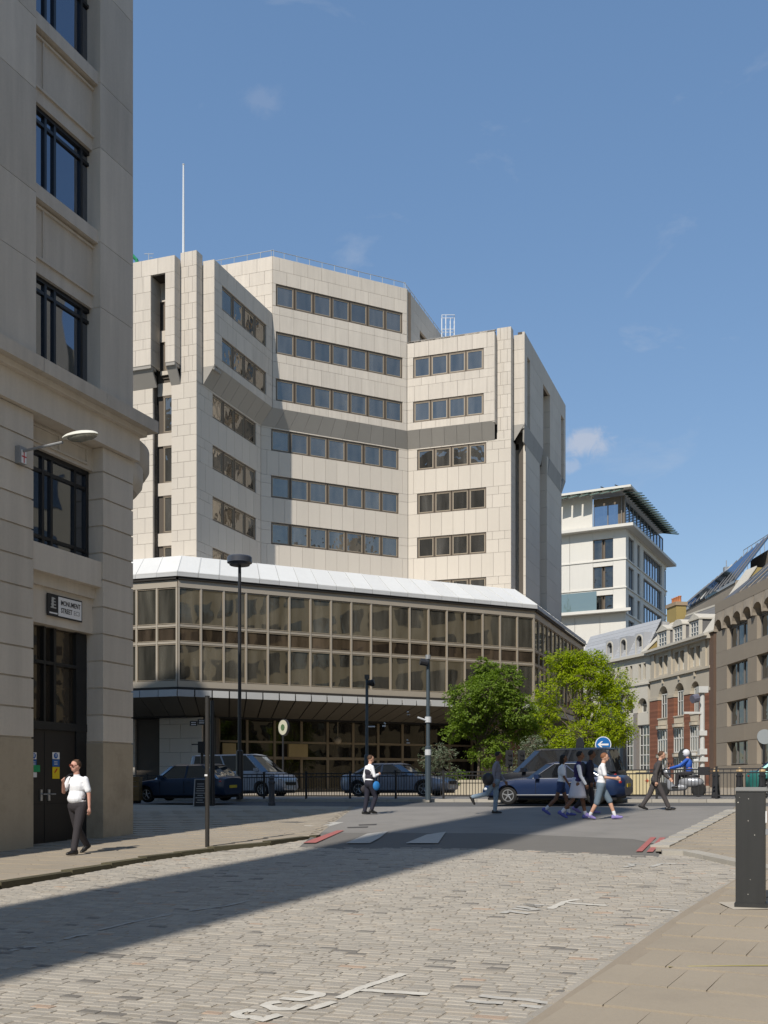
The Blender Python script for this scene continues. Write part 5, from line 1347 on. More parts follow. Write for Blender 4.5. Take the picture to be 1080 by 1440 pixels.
# ------------------------------------------------------------------ glazed roof behind the brick building
GR = thing('glazed_roof_building', 'building with a dark sloping glass roof rising behind the dormers', 'building', (38, 118, 1.5))
gf = F(PX(946, 131).xy, (PX(1034, 108)-PX(946, 131))); Lg = (PX(1034, 108)-PX(946, 131)).length
MB().fb(gf, 0, Lg, 1.2, 23.4, -10, 0).obj('wall', conc, GR)
A = [gf.pt(0, 23.4, .1), gf.pt(Lg, 23.4, .1), gf.pt(Lg, 28.2, -3.6), gf.pt(0, 26.6, -3.6)]
sg = glass('dark_roof_glass', (.6, .7, .85), .3, (.02, .025, .03), wav=.05)
MB().hexa([p-Vector((0, 0, .3)) for p in A], A).obj('glass_roof', sg, GR, fix=True)
nb = 14
for k in range(nb+1):
    t = k/nb; a = A[0].lerp(A[1], t); b = A[3].lerp(A[2], t); w_ = .09 if k < 7 else .16; e = (A[1]-A[0]).normalized()*w_
    MB().hexa([a, a+e, b+e, b], [p+Vector((0, 0, .16)) for p in (a, a+e, b+e, b)]).obj('roof_bar', w_gry if k != 7 else pale, GR, fix=True)
MB().fb(gf, Lg-6, Lg+1, 23.4, 26.8, -8, -3.8).obj('plant_room', conc, GR)
p = gf.pt(Lg*.42, 0, -3.6); mb = MB(); mb.box(p.x-.3, p.x+.3, p.y-.3, p.y+.3, 26.5, 27.6); mb.tube([(p.x, p.y, 27.6), (p.x, p.y, 28.4)], .05, 6); mb.obj('roof_vent', grey, GR)
mb = MB()
for k in range(7): q_ = gf.pt(Lg*.5+k*1.3, 0, -5); mb.tube([(q_.x, q_.y, 26.6), (q_.x, q_.y, 29.2)], .035, 6)
mb.tube([tuple(gf.pt(Lg*.5, 29.2, -5)), tuple(gf.pt(Lg*.5+7.8, 29.2, -5))], .035, 6); mb.obj('roof_railing', grey, GR)

# ------------------------------------------------------------------ neighbours outside the frame that shade and reflect, one added for reflections
OB = thing('opposite_office_block', 'pale stone office block across the street outside the right of the frame', 'building', (14, 0, 0))
def block(root, x0, x1, y0, y1, h, mat, nst, wd, side):
    MB().box(x0, x1, y0, y1, -3, h).obj('wall', mat, root)
    for st in range(nst):
        z = 4+st*3.6
        if z+2.2 > h: break
        n_ = int((y1-y0)/wd)
        fr = F((x0, y1), (0, -1)) if side == 'x0' else F((x0, y0), (1, 0))
        Ls = (y1-y0) if side == 'x0' else (x1-x0); n_ = int(Ls/wd)
        for k in range(n_): piece('window', o_glass, fr.mat(wd*k+.5, wd*(k+1)-.5, z, z+2.1, -.1, .03), root)
block(OB, 10.6, 24, -30, 18, 24, material('white_render_wall', (.58, .54, .47), .85, namp=.1), 6, 3.2, 'x0')
OB2 = thing('added_reflection_block', 'made-up buff office block right of the frame, added to be mirrored in the glazing', 'building', (45, 26, 0))  # unseen made-up block, added to give the glazing something to reflect
block(OB2, 30.0, 60, -12, 62, 28.5, material('buff_stone', (.36, .31, .22), .85, namp=.1), 7, 4.0, 'x0')
for k_ in range(9):
    MB().box(29.5, 31, -10+8*k_, -6.5+8*k_, 26.5, 31.5).obj('gable', lead_d if k_ % 2 else cream, OB2)
OB3 = thing('tall_office_block', 'tall office block behind the limestone building shading the street and canopy', 'building', (-46, 12, 0))
MB().box(-75, -31.6, -10, 24, -3, 53).obj('wall', conc, OB3)
MN = thing('stone_column', 'tall fluted stone column standing behind the camera and shading the cobbles', 'column', (-14.2, -10.7, 0))
mb = MB(); pr_ = [(1.72, 5), (1.72, 44), (2.1, 45), (2.1, 46), (0, 46.2)]
mb.lathe((-14.2, -10.7, -1), pr_, 36); mb.obj('shaft', cream, MN); MB().box(-16.6, -11.9, -13, -8.3, -2, 6).obj('pedestal', cream, MN)
# ------------------------------------------------------------------ trees and shrubs
def leafmat(name, col, col2, trans=.35):
    m = bpy.data.materials.new(name); m.use_nodes = True; nt = m.node_tree; L = nt.links; nt.nodes.clear()
    out = N(nt, 'ShaderNodeOutputMaterial'); mix = N(nt, 'ShaderNodeMixShader'); d = N(nt, 'ShaderNodeBsdfPrincipled'); t = N(nt, 'ShaderNodeBsdfTranslucent')
    at = N(nt, 'ShaderNodeAttribute', attribute_name='rnd'); mx = N(nt, 'ShaderNodeMix', data_type='RGBA')
    mx.inputs['A'].default_value = (*col, 1); mx.inputs['B'].default_value = (*col2, 1); L.new(at.outputs['Fac'], mx.inputs['Factor'])
    L.new(mx.outputs['Result'], d.inputs['Base Color']); d.inputs['Roughness'].default_value = .55; d.inputs['Specular IOR Level'].default_value = .3
    g = N(nt, 'ShaderNodeVectorMath', operation='MULTIPLY'); g.inputs[1].default_value = (1.15, 1.25, .5); L.new(mx.outputs['Result'], g.inputs[0]); L.new(g.outputs[0], t.inputs['Color'])
    mix.inputs['Fac'].default_value = trans; L.new(d.outputs[0], mix.inputs[1]); L.new(t.outputs[0], mix.inputs[2]); L.new(mix.outputs[0], out.inputs['Surface'])
    return m
bark = material('bark', (.13, .105, .08), .9, namp=.2, fscale=30, famp=.2, bump=.5)
def leaf(mb, p, sz, n, rnd, narrow=.5):
    a = n.orthogonal().normalized(); a = Matrix.Rotation(rng.uniform(0, 6.28), 3, n) @ a; b = n.cross(a)
    mb.quad(p-a*sz, p-b*sz*narrow+a*sz*.1, p+a*sz, p+b*sz*narrow+a*sz*.1, rnd)
def tree(root, base, trunk_h, lobes, nleaf, sz, mat, droop=.0, trunk_r=.12, name='crown', fill=.55):
    """lobes: (centre, radius, squash) clumps; leaves hang on twigs spread through each lobe"""
    mb = MB(); tb = MB(); b0 = Vector(base); top = b0+Vector((0, 0, trunk_h))
    tb.tube([b0, b0.lerp(top, .5)+Vector((.05, .03, 0)), top], [trunk_r, trunk_r*.8, trunk_r*.6], 8)
    tot = sum(l[1]**2 for l in lobes)
    for (c, r, sq) in lobes:
        c = Vector(c); mid = top.lerp(c, .5)+Vector((rng.uniform(-.2, .2), rng.uniform(-.2, .2), .1))
        tb.tube([top-Vector((0, 0, rng.uniform(0, trunk_h*.35))), mid, c], [trunk_r*.5, trunk_r*.3, trunk_r*.12], 6)
        nt_ = max(6, int(nleaf*r*r/tot/14))
        for t in range(nt_):
            v = Vector((rng.gauss(0, 1), rng.gauss(0, 1), rng.gauss(0, 1))).normalized()
            rad = r*(fill+(1-fill)*rng.random()**.6)
            tip = c+Vector((v.x, v.y, v.z*sq))*rad
            if rng.random() < .12: tip += v*r*.28
            if rng.random() < .35: tb.tube([c.lerp(tip, .25), tip], [.018, .006], 4, cap=False)
            rr_ = rng.random(); cr_ = r*rng.uniform(.16, .30)
            for q in range(14):
                o = Vector((rng.gauss(0, .5), rng.gauss(0, .5), rng.gauss(0, .28)))*cr_
                if droop: o.z -= abs(o.x+o.y)*droop+rng.random()*droop*cr_*1.6
                nrm = (Vector((rng.gauss(0, .6), rng.gauss(0, .6), .8))+v*.5).normalized()
                leaf(mb, tip+o, sz*rng.uniform(.7, 1.25), nrm, min(1, max(0, rr_*.6+rng.random()*.4)), .42)
    cr = mb.obj(name, mat, root, rnd=True); tb.obj('trunk', bark, root, smooth=True); return cr
def clump(cx, cy, cz, rx, rz, n, rr, seed):
    r_ = random.Random(seed); L = []
    for k in range(n):
        an = r_.uniform(0, 6.28); q = math.sqrt(r_.random()); h = r_.uniform(-1, 1); w = math.sqrt(max(.15, 1-h*h*.8))
        L.append(((cx+math.cos(an)*q*rx*w, cy+math.sin(an)*q*rx*w*.9, cz+h*rz), r_.uniform(rr*.75, rr*1.35), .8))
    return L
lf_dark = leafmat('leaf_green', (.10, .165, .016), (.19, .27, .03), .45); lf_lime = leafmat('leaf_lime', (.26, .34, .006), (.38, .45, .01), .5)
lf_grey = leafmat('leaf_silver', (.10, .13, .08), (.19, .22, .15), .2); lf_bush = leafmat('leaf_bush', (.08, .16, .01), (.17, .26, .02))
T1 = PX(688, 55); g1 = gz(*T1)
t1 = thing('green_tree', 'rounded mid green tree in the planter in front of the curtain wall', 'tree', (T1.x, T1.y, g1))
L1 = clump(T1.x+.1, T1.y, 5.6, 1.8, 2.2, 24, .80, 3)+[((T1.x-.4, T1.y, 8.1), .5, 1.2), ((T1.x+1.2, T1.y, 7.6), .5, .9), ((T1.x-1.9, T1.y, 4.6), .7, .7), ((T1.x+1.9, T1.y, 5.0), .7, .8), ((T1.x-1.7, T1.y, 6.3), .6, .7)]
tree(t1, (T1.x-.6, T1.y, g1+.4), 2.4, L1, 34000, .085, lf_dark, trunk_r=.10)
T2 = PX(817, 57); g2 = gz(*T2)
t2 = thing('lime_tree', 'bright yellow green tree with drooping feathery foliage right of the green tree', 'tree', (T2.x, T2.y, g2))
L2 = clump(T2.x, T2.y, 6.0, 2.25, 2.5, 30, .85, 11)+[((T2.x-2.0, T2.y-.6, 4.2), .8, 1.0), ((T2.x-1.2, T2.y-.8, 3.1), .7, .9), ((T2.x+.6, T2.y, 8.9), .85, .6), ((T2.x-1.2, T2.y, 8.8), .8, .6), ((T2.x-.3, T2.y, 9.0), .8, .5), ((T2.x+2.2, T2.y, 6.2), .75, .8), ((T2.x+2.0, T2.y, 4.6), .7, 1), ((T2.x-.3, T2.y, 8.1), .6, .6), ((T2.x-1.9, T2.y, 7.0), .8, .8), ((T2.x+1.4, T2.y, 7.5), .7, .7), ((T2.x-.6, T2.y, 3.4), .8, .8)]
tree(t2, (T2.x+.2, T2.y, g2+.2), 3.0, L2, 44000, .072, lf_lime, droop=.5, trunk_r=.11)
def shrub(name, label, px, Y, z, rx, rz, n, sz, mat, seed, lobes=9, nm='foliage'):
    q = PX(px, Y); r0 = thing(name, label, 'shrub', (q.x, q.y, gz(q.x, q.y)))
    tree(r0, (q.x, q.y, gz(q.x, q.y)+.2), max(.3, z-gz(q.x, q.y)-.6), clump(q.x, q.y, z, rx, rz, lobes, rx*.42, seed), n, sz, mat, trunk_r=.05, name=nm)
shrub('silver_shrub', 'silvery green shrub behind the planter wall beside the camera post', 618, 54, 2.75, 1.15, .75, 4200, .05, lf_grey, 5)
shrub('silver_shrub', 'grey green bush between the two trees', 738, 53, 3.1, 1.2, 1.3, 4200, .05, lf_grey, 6)
shrub('low_bush', 'low bright green bush at the left of the planter wall top', 646, 52.2, 2.15, .75, .30, 2200, .045, lf_bush, 7, 7)
shrub('low_bush', 'low bright green bush spilling over the planter wall beside the man in jeans', 700, 52.4, 2.1, .95, .38, 2600, .045, lf_bush, 8, 8)
shrub('dark_hedge', 'dark green hedge under the right tree behind the moving car', 790, 55, 2.7, 2.2, .95, 5000, .06, lf_dark, 9, 12)
plm = material('planter_stone', (.42, .37, .28), .85, var=.05, namp=.1, fscale=20, famp=.07)
pw = thing('planter_wall', 'low cream stone planter wall behind the silver car', 'planter', PX(655, 51).to_3d()+Vector((0, 0, 1.2)))
pwf = F(PX(603, 52.5), C_); 
for k in range(8): piece('wall_block', plm, pwf.mat(.98*k, .98*(k+1)-.015, .9, 1.86, -.4, 0), pw); piece('coping_stone', plm, pwf.mat(.98*k, .98*(k+1)-.01, 1.86, 2.0, -.45, .05), pw)
MB().fb(pwf, .55, 1.4, 1.35, 1.85, -.02, .03).obj('vent_grille', w_gry, pw)

# ------------------------------------------------------------------ railings
rl_m = material('black_railing', (.015, .015, .017), .45, spec=.5)
RF = F(rl(-15.5), RD); NR = 15; WR = 2.0; Zr = lambda u: gz(*RF.pt(u, 0).xy)
def shear(z_fn, u0, u1): return (z_fn(u1)-z_fn(u0))/(u1-u0)
sl_ = shear(Zr, 0, 20)
mbp = MB(); mb = MB(); H_ = 1.02
for z in (.12, H_-.13, H_): mb.box(0, WR, -.02, .02, z-.022, z+.022)
for k in range(1, 17): x = WR*k/17; mb.box(x-.009, x+.009, -.009, .009, .12, H_-.13)
for k in range(1, 17, 1): x = WR*k/17; mb.box(x-.009, x+.009, -.008, .008, H_-.13, H_) if k % 2 == 0 else None
infill = mb.mesh('railing_panel', rl_m); mb = MB(); mb.box(-.035, .035, -.035, .035, 0, H_+.06); mb.box(-.045, .045, -.045, .045, H_+.06, H_+.09); post_me = mb.mesh('railing_post', rl_m)
RLG = thing('guard_railing', 'black steel guard railing running the whole width of the junction', 'railing', (rl(0).x, rl(0).y, gz(*rl(0))))
for k in range(NR+1):
    p = RF.pt(WR*k, 0, 0); z = Zr(WR*k)
    base = Matrix(((RD.x, -RF.n.x, 0, p.x), (RD.y, -RF.n.y, 0, p.y), (0, 0, 1, z), (0, 0, 0, 1)))
    place(bpy.data.objects.new('post', post_me), RLG, base)
    if k < NR: 
        m = base.copy(); m[2][0] = sl_; place(bpy.data.objects.new('panel', infill), RLG, m)
# ------------------------------------------------------------------ lamp column, posts, cameras, signs
def ground(px, py, dz=0): q = G(px, py, dz); return q, gz(*q)
q, z = ground(337, 1124); Yl = q.y
lc = thing('lamp_column', 'tall black lamp column with a flat disc head in front of the curtain wall', 'street lamp', (q.x, q.y, z))
zt = ZZ(794, Yl); MB().tube([(q.x, q.y, z), (q.x, q.y, z+2.0), (q.x, q.y, z+2.05), (q.x, q.y, zt)], [.15, .15, .075, .065], 14).obj('column', black_paint, lc)
w_ = 17.5/FPX*Yl; hm_ = material('lamp_disc_grey', (.05, .055, .07), .35, spec=.6)
mb = MB(); mb.lathe((q.x, q.y, zt-.06), [(.10, 0), (w_*.80, .03), (w_*.86, .10), (w_, .13), (w_*1.0, .34), (w_*.93, .39), (.0, .42)], 36); o = mb.obj('lamp_head', hm_, lc, fix=True); auto_smooth(o, 30)
q, z = ground(291.5, 1191)
sp = thing('sign_post', 'bare dark steel post standing on the left pavement near the kerb', 'post', (q.x, q.y, z))
MB().tube([(q.x, q.y, z), (q.x, q.y, ZZ(980, q.y))], .043, 12).obj('pole', material('dark_bronze_post', (.03, .027, .024), .4, spec=.5), sp); MB().lathe((q.x, q.y, ZZ(980, q.y)), [(.048, 0), (.048, .02), (0, .03)], 12).obj('cap', black_paint, sp)
MB().box(q.x-.045, q.x+.01, q.y-.05, q.y-.035, ZZ(1091.5, q.y), ZZ(1089, q.y)).obj('reflector', material('reflector', (.7, .7, .7), .2), sp)
q, z = ground(298.5, 1133)
fg = thing('finger_post', 'dark fingerpost with two black direction blades behind the bare post', 'sign post', (q.x, q.y, z))
MB().tube([(q.x, q.y, z), (q.x, q.y, ZZ(985, q.y))], [.10, .07], 12).obj('pole', black_paint, fg)
ff = F(q, (1, 0)); e_txt = sgw
for (x0, x1, y0, y1, ln) in ((-31, -20.5, 1014, 1021, 'Bank'), (-20, -9, 1011.5, 1019.5, 'London\nBridge')):
    a, b = x0/FPX*q.y, x1/FPX*q.y; MB().fb(ff, a, b, ZZ(y1, q.y), ZZ(y0, q.y), .05, .08).obj('sign_blade', black_paint, fg)
    for k in range(2): zz_ = ZZ(y0+2.4+2.8*k, q.y); MB().fb(ff, a+.05, b-.05, zz_-.012, zz_+.012, .08, .084).obj('sign_text', sgw, fg)
MB().fb(ff, -31/FPX*q.y, -.05, ZZ(1015, q.y), ZZ(1014, q.y), .0, .05).obj('bracket', black_paint, fg)
q, z = ground(284, 1126)
ts = thing('traffic_signal', 'dark traffic signal seen from behind beside the fingerpost', 'traffic light', (q.x, q.y, z))
MB().tube([(q.x, q.y, z), (q.x, q.y, ZZ(1058, q.y))], .06, 10).obj('pole', black_paint, ts); MB().box(q.x-.14, q.x+.16, q.y-.15, q.y+.1, ZZ(1059, q.y), ZZ(1043, q.y)).obj('signal_head', black_paint, ts); MB().box(q.x-.42, q.x+.05, q.y-.02, q.y+.02, ZZ(1047.5, q.y), ZZ(1046, q.y)).obj('bracket', black_paint, ts)
bd = thing('a_board', 'black chalkboard A-board with pale frame behind the bare post', 'a-board', ground(281, 1134)[0].to_3d()+Vector((0, 0, ground(281, 1134)[1])))
q, z = ground(281, 1134); bf = F(q, (1, 0)); hw = 8.5/FPX*q.y; bh = 38/FPX*q.y
for s, y_ in ((1, 0), (-1, .5)):
    A = [bf.pt(-hw, z, -y_), bf.pt(hw, z, -y_), bf.pt(hw, z+bh, -.25), bf.pt(-hw, z+bh, -.25)]
    MB().hexa(A, [p+Vector((0, -.02, 0)) for p in A]).obj('board', black_paint, bd, fix=True)
mb = MB()
def onb(x, t): return bf.pt(x, z+bh*t, -.25*t+.03)
for x in (-hw, hw): mb.tube([onb(x, 0), onb(x, 1)], .022, 6)
mb.tube([onb(-hw, 1), onb(hw, 1)], .022, 6); mb.obj('frame', grey, bd)
mb = MB()
for k in range(9): t = .15+.085*k; a = hw*rng.uniform(.45, .8); mb.tube([onb(-a, t), onb(a, t)], .012, 5)
mb.obj('chalk_writing', material('chalk', (.45, .45, .43), .9), bd)
cctv_w = material('camera_white', (.50, .51, .52), .45, namp=.05); pole_g = material('blue_grey_pole', (.055, .075, .09), .5, spec=.5, metal=.2)
def tubecam(root, x, y, z, L=.55, up=.06, d=(-1, 0)):
    a = Vector((x-d[0]*L/2*-1, y, z)); b = Vector((x+d[0]*L/2, y, z-up)); MB().tube([a, b], .085, 10, sq=(1, .8)).obj('camera', cctv_w, root)
    MB().tube([a.lerp(b, .1)+Vector((0, 0, .1)), b+Vector((d[0]*.06, 0, .1))], .10, 8, sq=(1, .25)).obj('camera_hood', cctv_w, root); MB().tube([b, b+Vector((d[0]*.02, 0, 0))], .065, 10).obj('camera_lens', dark, root)
q, z = ground(516, 1126)
c1 = thing('camera_post', 'slim blue grey post with a small black camera on top, left of the silver car', 'camera post', (q.x, q.y, z))
MB().tube([(q.x, q.y, z), (q.x, q.y, ZZ(1062, q.y)), (q.x, q.y, ZZ(1061, q.y)), (q.x, q.y, ZZ(953, q.y))], [.10, .10, .06, .055], 12).obj('pole', pole_g, c1)
MB().box(q.x-.09, q.x+.09, q.y-.09, q.y+.09, ZZ(955, q.y), ZZ(949, q.y)).obj('pole_cap', black_paint, c1)
MB().tube([(q.x+.05, q.y-.1, ZZ(961, q.y)), (q.x+.28, q.y-.15, ZZ(959, q.y))], .10, 10).obj('camera_body', black_paint, c1); MB().lathe((q.x+.2, q.y-.12, ZZ(966, q.y)), [(.0, 0), (.09, .03), (.10, .12), (.08, .2)], 10).obj('camera_dome', dark, c1)
tubecam(c1, q.x+.44, q.y-.1, ZZ(1020, q.y), .42, .06, (1, 0)); MB().tube([(q.x, q.y, ZZ(1022, q.y)), (q.x+.3, q.y-.1, ZZ(1022, q.y))], .03, 6).obj('bracket', cctv_w, c1)
q, z = ground(602, 1125)
c2 = thing('camera_post', 'thicker taller blue grey post with white cameras by the silver shrub', 'camera post', (q.x, q.y, z))
MB().tube([(q.x, q.y, z), (q.x, q.y, ZZ(1050, q.y)), (q.x, q.y, ZZ(1049, q.y)), (q.x, q.y, ZZ(925, q.y))], [.11, .11, .075, .065], 12).obj('pole', pole_g, c2)
for y_ in (1012, 1058): MB().tube([(q.x, q.y, ZZ(y_+4, q.y)), (q.x, q.y, ZZ(y_-4, q.y))], .12, 12).obj('collar', cctv_w, c2)
MB().tube([(q.x-.02, q.y-.1, ZZ(933, q.y)), (q.x-.30, q.y-.15, ZZ(931, q.y))], .13, 10).obj('camera_body', black_paint, c2)
MB().tube([(q.x, q.y, ZZ(927, q.y)), (q.x, q.y, ZZ(921, q.y))], .10, 10).obj('pole_cap', grey, c2)
tubecam(c2, q.x-.46, q.y-.12, ZZ(1005, q.y), .55, .02, (-1, 0)); tubecam(c2, q.x-.50, q.y-.12, ZZ(1045.5, q.y), .5, -.03, (-1, 0))
MB().tube([(q.x, q.y-.05, ZZ(1014, q.y)), (q.x-.40, q.y-.1, ZZ(1009, q.y))], .035, 6).obj('bracket', cctv_w, c2)
def bollard(px, py, top, w, label, name='bollard', gold=False, band=False):
    q, z = ground(px, py); h = (py-top)/FPX*q.y; r = w/2/FPX*q.y
    b = thing(name, label, 'bollard', (q.x, q.y, z), 'black bollards with pale caps' if gold else None)
    if gold:
        mb = MB(); mb.lathe((q.x, q.y, z), [(r, 0), (r*.95, h*.12), (r*.88, h*.15), (r*.72, h*.68), (r*.85, h*.70), (r*.85, h*.74), (r*.66, h*.76), (r*.62, h*.84)], 10)
        auto_smooth(mb.obj('shaft', black_paint, b), 25); mb = MB(); mb.lathe((q.x, q.y, z), [(r*.6, h*.84), (r*.74, h*.86), (r*.74, h*.90), (r*.5, h*.96), (0, h)], 12); auto_smooth(mb.obj('cap', material('cream_gold_cap', (.48, .34, .18), .5, namp=.1), b), 30)
    else:
        mb = MB(); mb.lathe((q.x, q.y, z), [(r*1.15, 0), (r*1.15, h*.1), (r, h*.12), (r*.92, h*.72), (r*1.1, h*.74), (r*1.1, h*.8), (r*.7, h*.84), (r*.85, h*.9), (r*.5, h*.98), (0, h)], 14); auto_smooth(mb.obj('shaft', material('scuffed_bollard_grey', (.06, .06, .065), .6, namp=.3), b), 30)
    return b
bollard(382, 1133, 1090, 9, 'small dark bollard in front of the white van')
for px, l in ((1006.5, 'leftmost black bollard with a pale cap behind the right railing'), (1040, 'middle black bollard with a pale cap behind the railing'), (1072, 'black bollard with a pale cap nearest the right edge')):
    bollard(px, 1122, 1079, 12.5, l, gold=True)
# blue arrow sign and its neighbours
blue = material('sign_blue_bright', (.015, .13, .38), .45)
def discsign(name, label, px, py, rpx, base_px_py, face, back_m, n=(0, -1), rim=True):
    q, z = ground(*base_px_py); zc = ZZ(py, q.y); r = rpx/FPX*q.y; x = (px-540)/FPX*q.y
    t = thing(name, label, 'sign', (q.x, q.y, z)); f_ = F((x, q.y), (-n[1], n[0]))
    MB().tube([(x, q.y+.05, z), (x, q.y+.05, zc+r*.6)], .038, 10).obj('pole', black_paint, t)
    ax = Vector((n[0], n[1], 0)); c = Vector((x, q.y, zc))
    MB().lathe(c, [(0, 0), (r, 0), (r, .02), (0, .02)], 36, ax).obj('sign_back', back_m, t)
    if rim: MB().lathe(c+ax*.021, [(r*.9, 0), (r*.985, 0), (r*.985, .004), (r*.9, .004), (r*.9, 0)], 36, ax).obj('sign_rim', sgw, t)
    if face: MB().lathe(c+ax*.020, [(0, 0), (r*.92, 0), (r*.92, .004), (0, .004)], 36, ax).obj('sign_face', face, t)
    return t, c, r, f_
t, c, r, f_ = discsign('arrow_sign', 'round blue sign with a white arrow pointing left', 848, 1047, 11.4, (848, 1124), blue, blue)
w_ = .03
mb = MB(); h = r*.11
mb.hexa([f_.pt(-r*.1, c.z-h, w_), f_.pt(r*.66, c.z-h, w_), f_.pt(r*.66, c.z+h, w_), f_.pt(-r*.1, c.z+h, w_)], [f_.pt(-r*.1, c.z-h, w_+.004), f_.pt(r*.66, c.z-h, w_+.004), f_.pt(r*.66, c.z+h, w_+.004), f_.pt(-r*.1, c.z+h, w_+.004)])
mb.obj('arrow_shaft', sgw, t, fix=True)
mb = MB()
for s in (-1, 1):
    P_ = [(-r*.70, 0), (-r*.22, s*r*.40), (-r*.02, s*r*.40), (-r*.34, s*h*.9), (-r*.1, s*h*.9), (-r*.1, 0)]
    pts = [f_.pt(u, c.z+v, w_+.002) for u, v in P_]; mb.poly(pts)
mb.obj('arrow_head', sgw, t, fix=True)
for p_ in t.children[-1].data.polygons: pass
MB().fb(f_, -r*.62, r*.62, c.z-r*1.75, c.z-r*1.35, -.02, .01).obj('plate', material('grey_plate', (.16, .17, .18), .5), t)
q, z = ground(817, 1124); es = thing('edge_on_sign', 'dark round sign seen nearly edge on left of the blue arrow sign', 'sign', (q.x, q.y, z))
MB().tube([(q.x, q.y, z), (q.x, q.y, ZZ(1038, q.y))], .035, 8).obj('pole', black_paint, es); MB().lathe((q.x-.02, q.y, ZZ(1049, q.y)), [(0, 0), (.31, 0), (.31, .03), (0, .03)], 24, (-.96, -.27, 0)).obj('sign_back', black_paint, es)
discsign('road_sign', 'dark back of a round sign above the scooter rider', 963, 1062, 9.5, (963, 1119), None, material('dark_sign_back', (.035, .04, .04), .6), rim=False)
discsign('road_sign', 'pale grey back of a round sign at the right edge', 1075, 1036, 10.5, (1076, 1119), None, material('pale_sign_back', (.30, .32, .33), .5), rim=False)
# white camera mast with bands
q = PX(987.5, 52); z = gz(*q); wp = thing('camera_mast', 'white camera mast with boxes and bands in front of the brick building', 'camera post', (q.x, q.y, z))
mw_ = material('mast_white', (.50, .50, .48), .5, namp=.05)
MB().tube([(q.x, q.y, z), (q.x, q.y, ZZ(968, 52))], .125, 12).obj('pole', mw_, wp)
for y_, h_, w_ in ((970, 7, .24), (1031, 5, .19), (1057, 6, .19), (1068, 4, .22)): MB().box(q.x-w_, q.x+w_, q.y-w_, q.y+w_, ZZ(y_+h_/2+1, 52), ZZ(y_-h_/2-1, 52)).obj('clamp_box', mw_, wp)
MB().tube([(q.x-.6, q.y-.3, ZZ(984, 52)), (q.x-.3, q.y-.2, ZZ(982, 52))], .22, 10).obj('camera_housing', material('purple_grey', (.12, .12, .16), .5), wp)
MB().box(q.x-.95, q.x-.05, q.y-.12, q.y+.12, ZZ(1004, 52), ZZ(1001, 52)).obj('arm', mw_, wp); MB().box(q.x-1.35, q.x-.6, q.y-.9, q.y-.7, ZZ(1063, 52), ZZ(1059, 52)).obj('camera', mw_, wp)
MB().tube([(q.x-.6, q.y-.8, ZZ(1062, 52)), (q.x, q.y, ZZ(1062, 52))], .03, 6).obj('camera_arm', mw_, wp)
MB().tube([(q.x-.45, q.y, ZZ(1070, 52)), (q.x, q.y, ZZ(1069, 52))], .09, 8).obj('speaker', mw_, wp)
# far traffic signals among the bushes
for px, l in ((716, 'left of two dark traffic signal heads beneath the trees'), (733, 'right of two dark traffic signal heads beneath the trees')):
    q = PX(px, 49); z = gz(*q); t = thing('traffic_signal', l, 'traffic light', (q.x, q.y, z))
    MB().tube([(q.x, q.y, z), (q.x, q.y, ZZ(1058, 49))], .055, 8).obj('pole', black_paint, t); MB().box(q.x-.17, q.x+.17, q.y-.12, q.y+.12, ZZ(1078, 49), ZZ(1055, 49)).obj('signal_head', black_paint, t)
    for k in range(3): MB().lathe((q.x, q.y-.13, ZZ(1060+6.5*k, 49)), [(.09, 0), (.09, .10), (.075, .10)], 10, (0, -1, 0)).obj('signal_hood', dark, t)
# cream works barrier with a red emblem
q = PX(885, 47); bf = F(PX(862, 46.5), (1, -.18)); br = thing('works_barrier', 'cream roadside box with a sloping side and a red emblem behind the railing', 'barrier', (q.x, q.y, gz(*q)))
bm_ = material('cream_barrier', (.52, .44, .26), .6, namp=.08); zb_ = gz(*q); pts = [(0, zb_), (1.5, zb_), (1.5, zb_+1.12), (.75, zb_+1.12), (0, zb_+.72)]
A = [bf.pt(u, z, 0) for u, z in pts]; B = [bf.pt(u, z, -.7) for u, z in pts]; mb = MB(); n_ = 5; mb.v = [tuple(p) for p in A+B]; mb.f = [(0, 1, 2, 3, 4), (9, 8, 7, 6, 5)]+[(i, i+5, (i+1) % 5+5, (i+1) % 5) for i in range(5)]; mb.r = [0]*7
mb.obj('body', bm_, br, fix=True)
red = material('emblem_red', (.42, .08, .03), .6)
def emb(u, z, s):
    mb = MB()
    for an in range(0, 360, 45):
        d_ = Vector((math.cos(R(an)), math.sin(R(an)))); L_ = s*(1 if an % 90 == 0 else .65)
        mb.tube([bf.pt(u, z, .012), bf.pt(u+d_.x*L_, z+d_.y*L_, .012)], s*.13, 5)
    mb.obj('emblem', red, br)
emb(.55, zb_+.42, .19)
bf = F(PX(894, 46.2), (1, -.18)); bx = thing('works_barrier', 'second cream roadside box with a small emblem in front of the first', 'barrier', (q.x+.8, q.y, zb_)); br = bx
MB().fb(bf, 0, .95, zb_, zb_+.95, -.5, 0).obj('body', bm_, bx); MB().fb(bf, 0, .95, zb_+.95, zb_+1.0, -.52, .02).obj('rim', black_paint, bx); emb(.5, zb_+.62, .10)
# brown wooden crate at the street corner
q, z = ground(187, 1130); cr_ = thing('wooden_planter', 'brown box planter peeping out from the corner of the limestone building', 'planter', (q.x, q.y, z))
tan_ = material('brown_timber', (.17, .11, .045), .7, namp=.15, streak=.1)
for k in range(5): MB().box(q.x-.9, q.x+.23, q.y, q.y+.6, z+.12+.19*k, z+.30+.19*k).obj('board', tan_, cr_)
MB().box(q.x-.85, q.x+.18, q.y+.04, q.y+.56, z, z+.12).obj('plinth', dark, cr_)
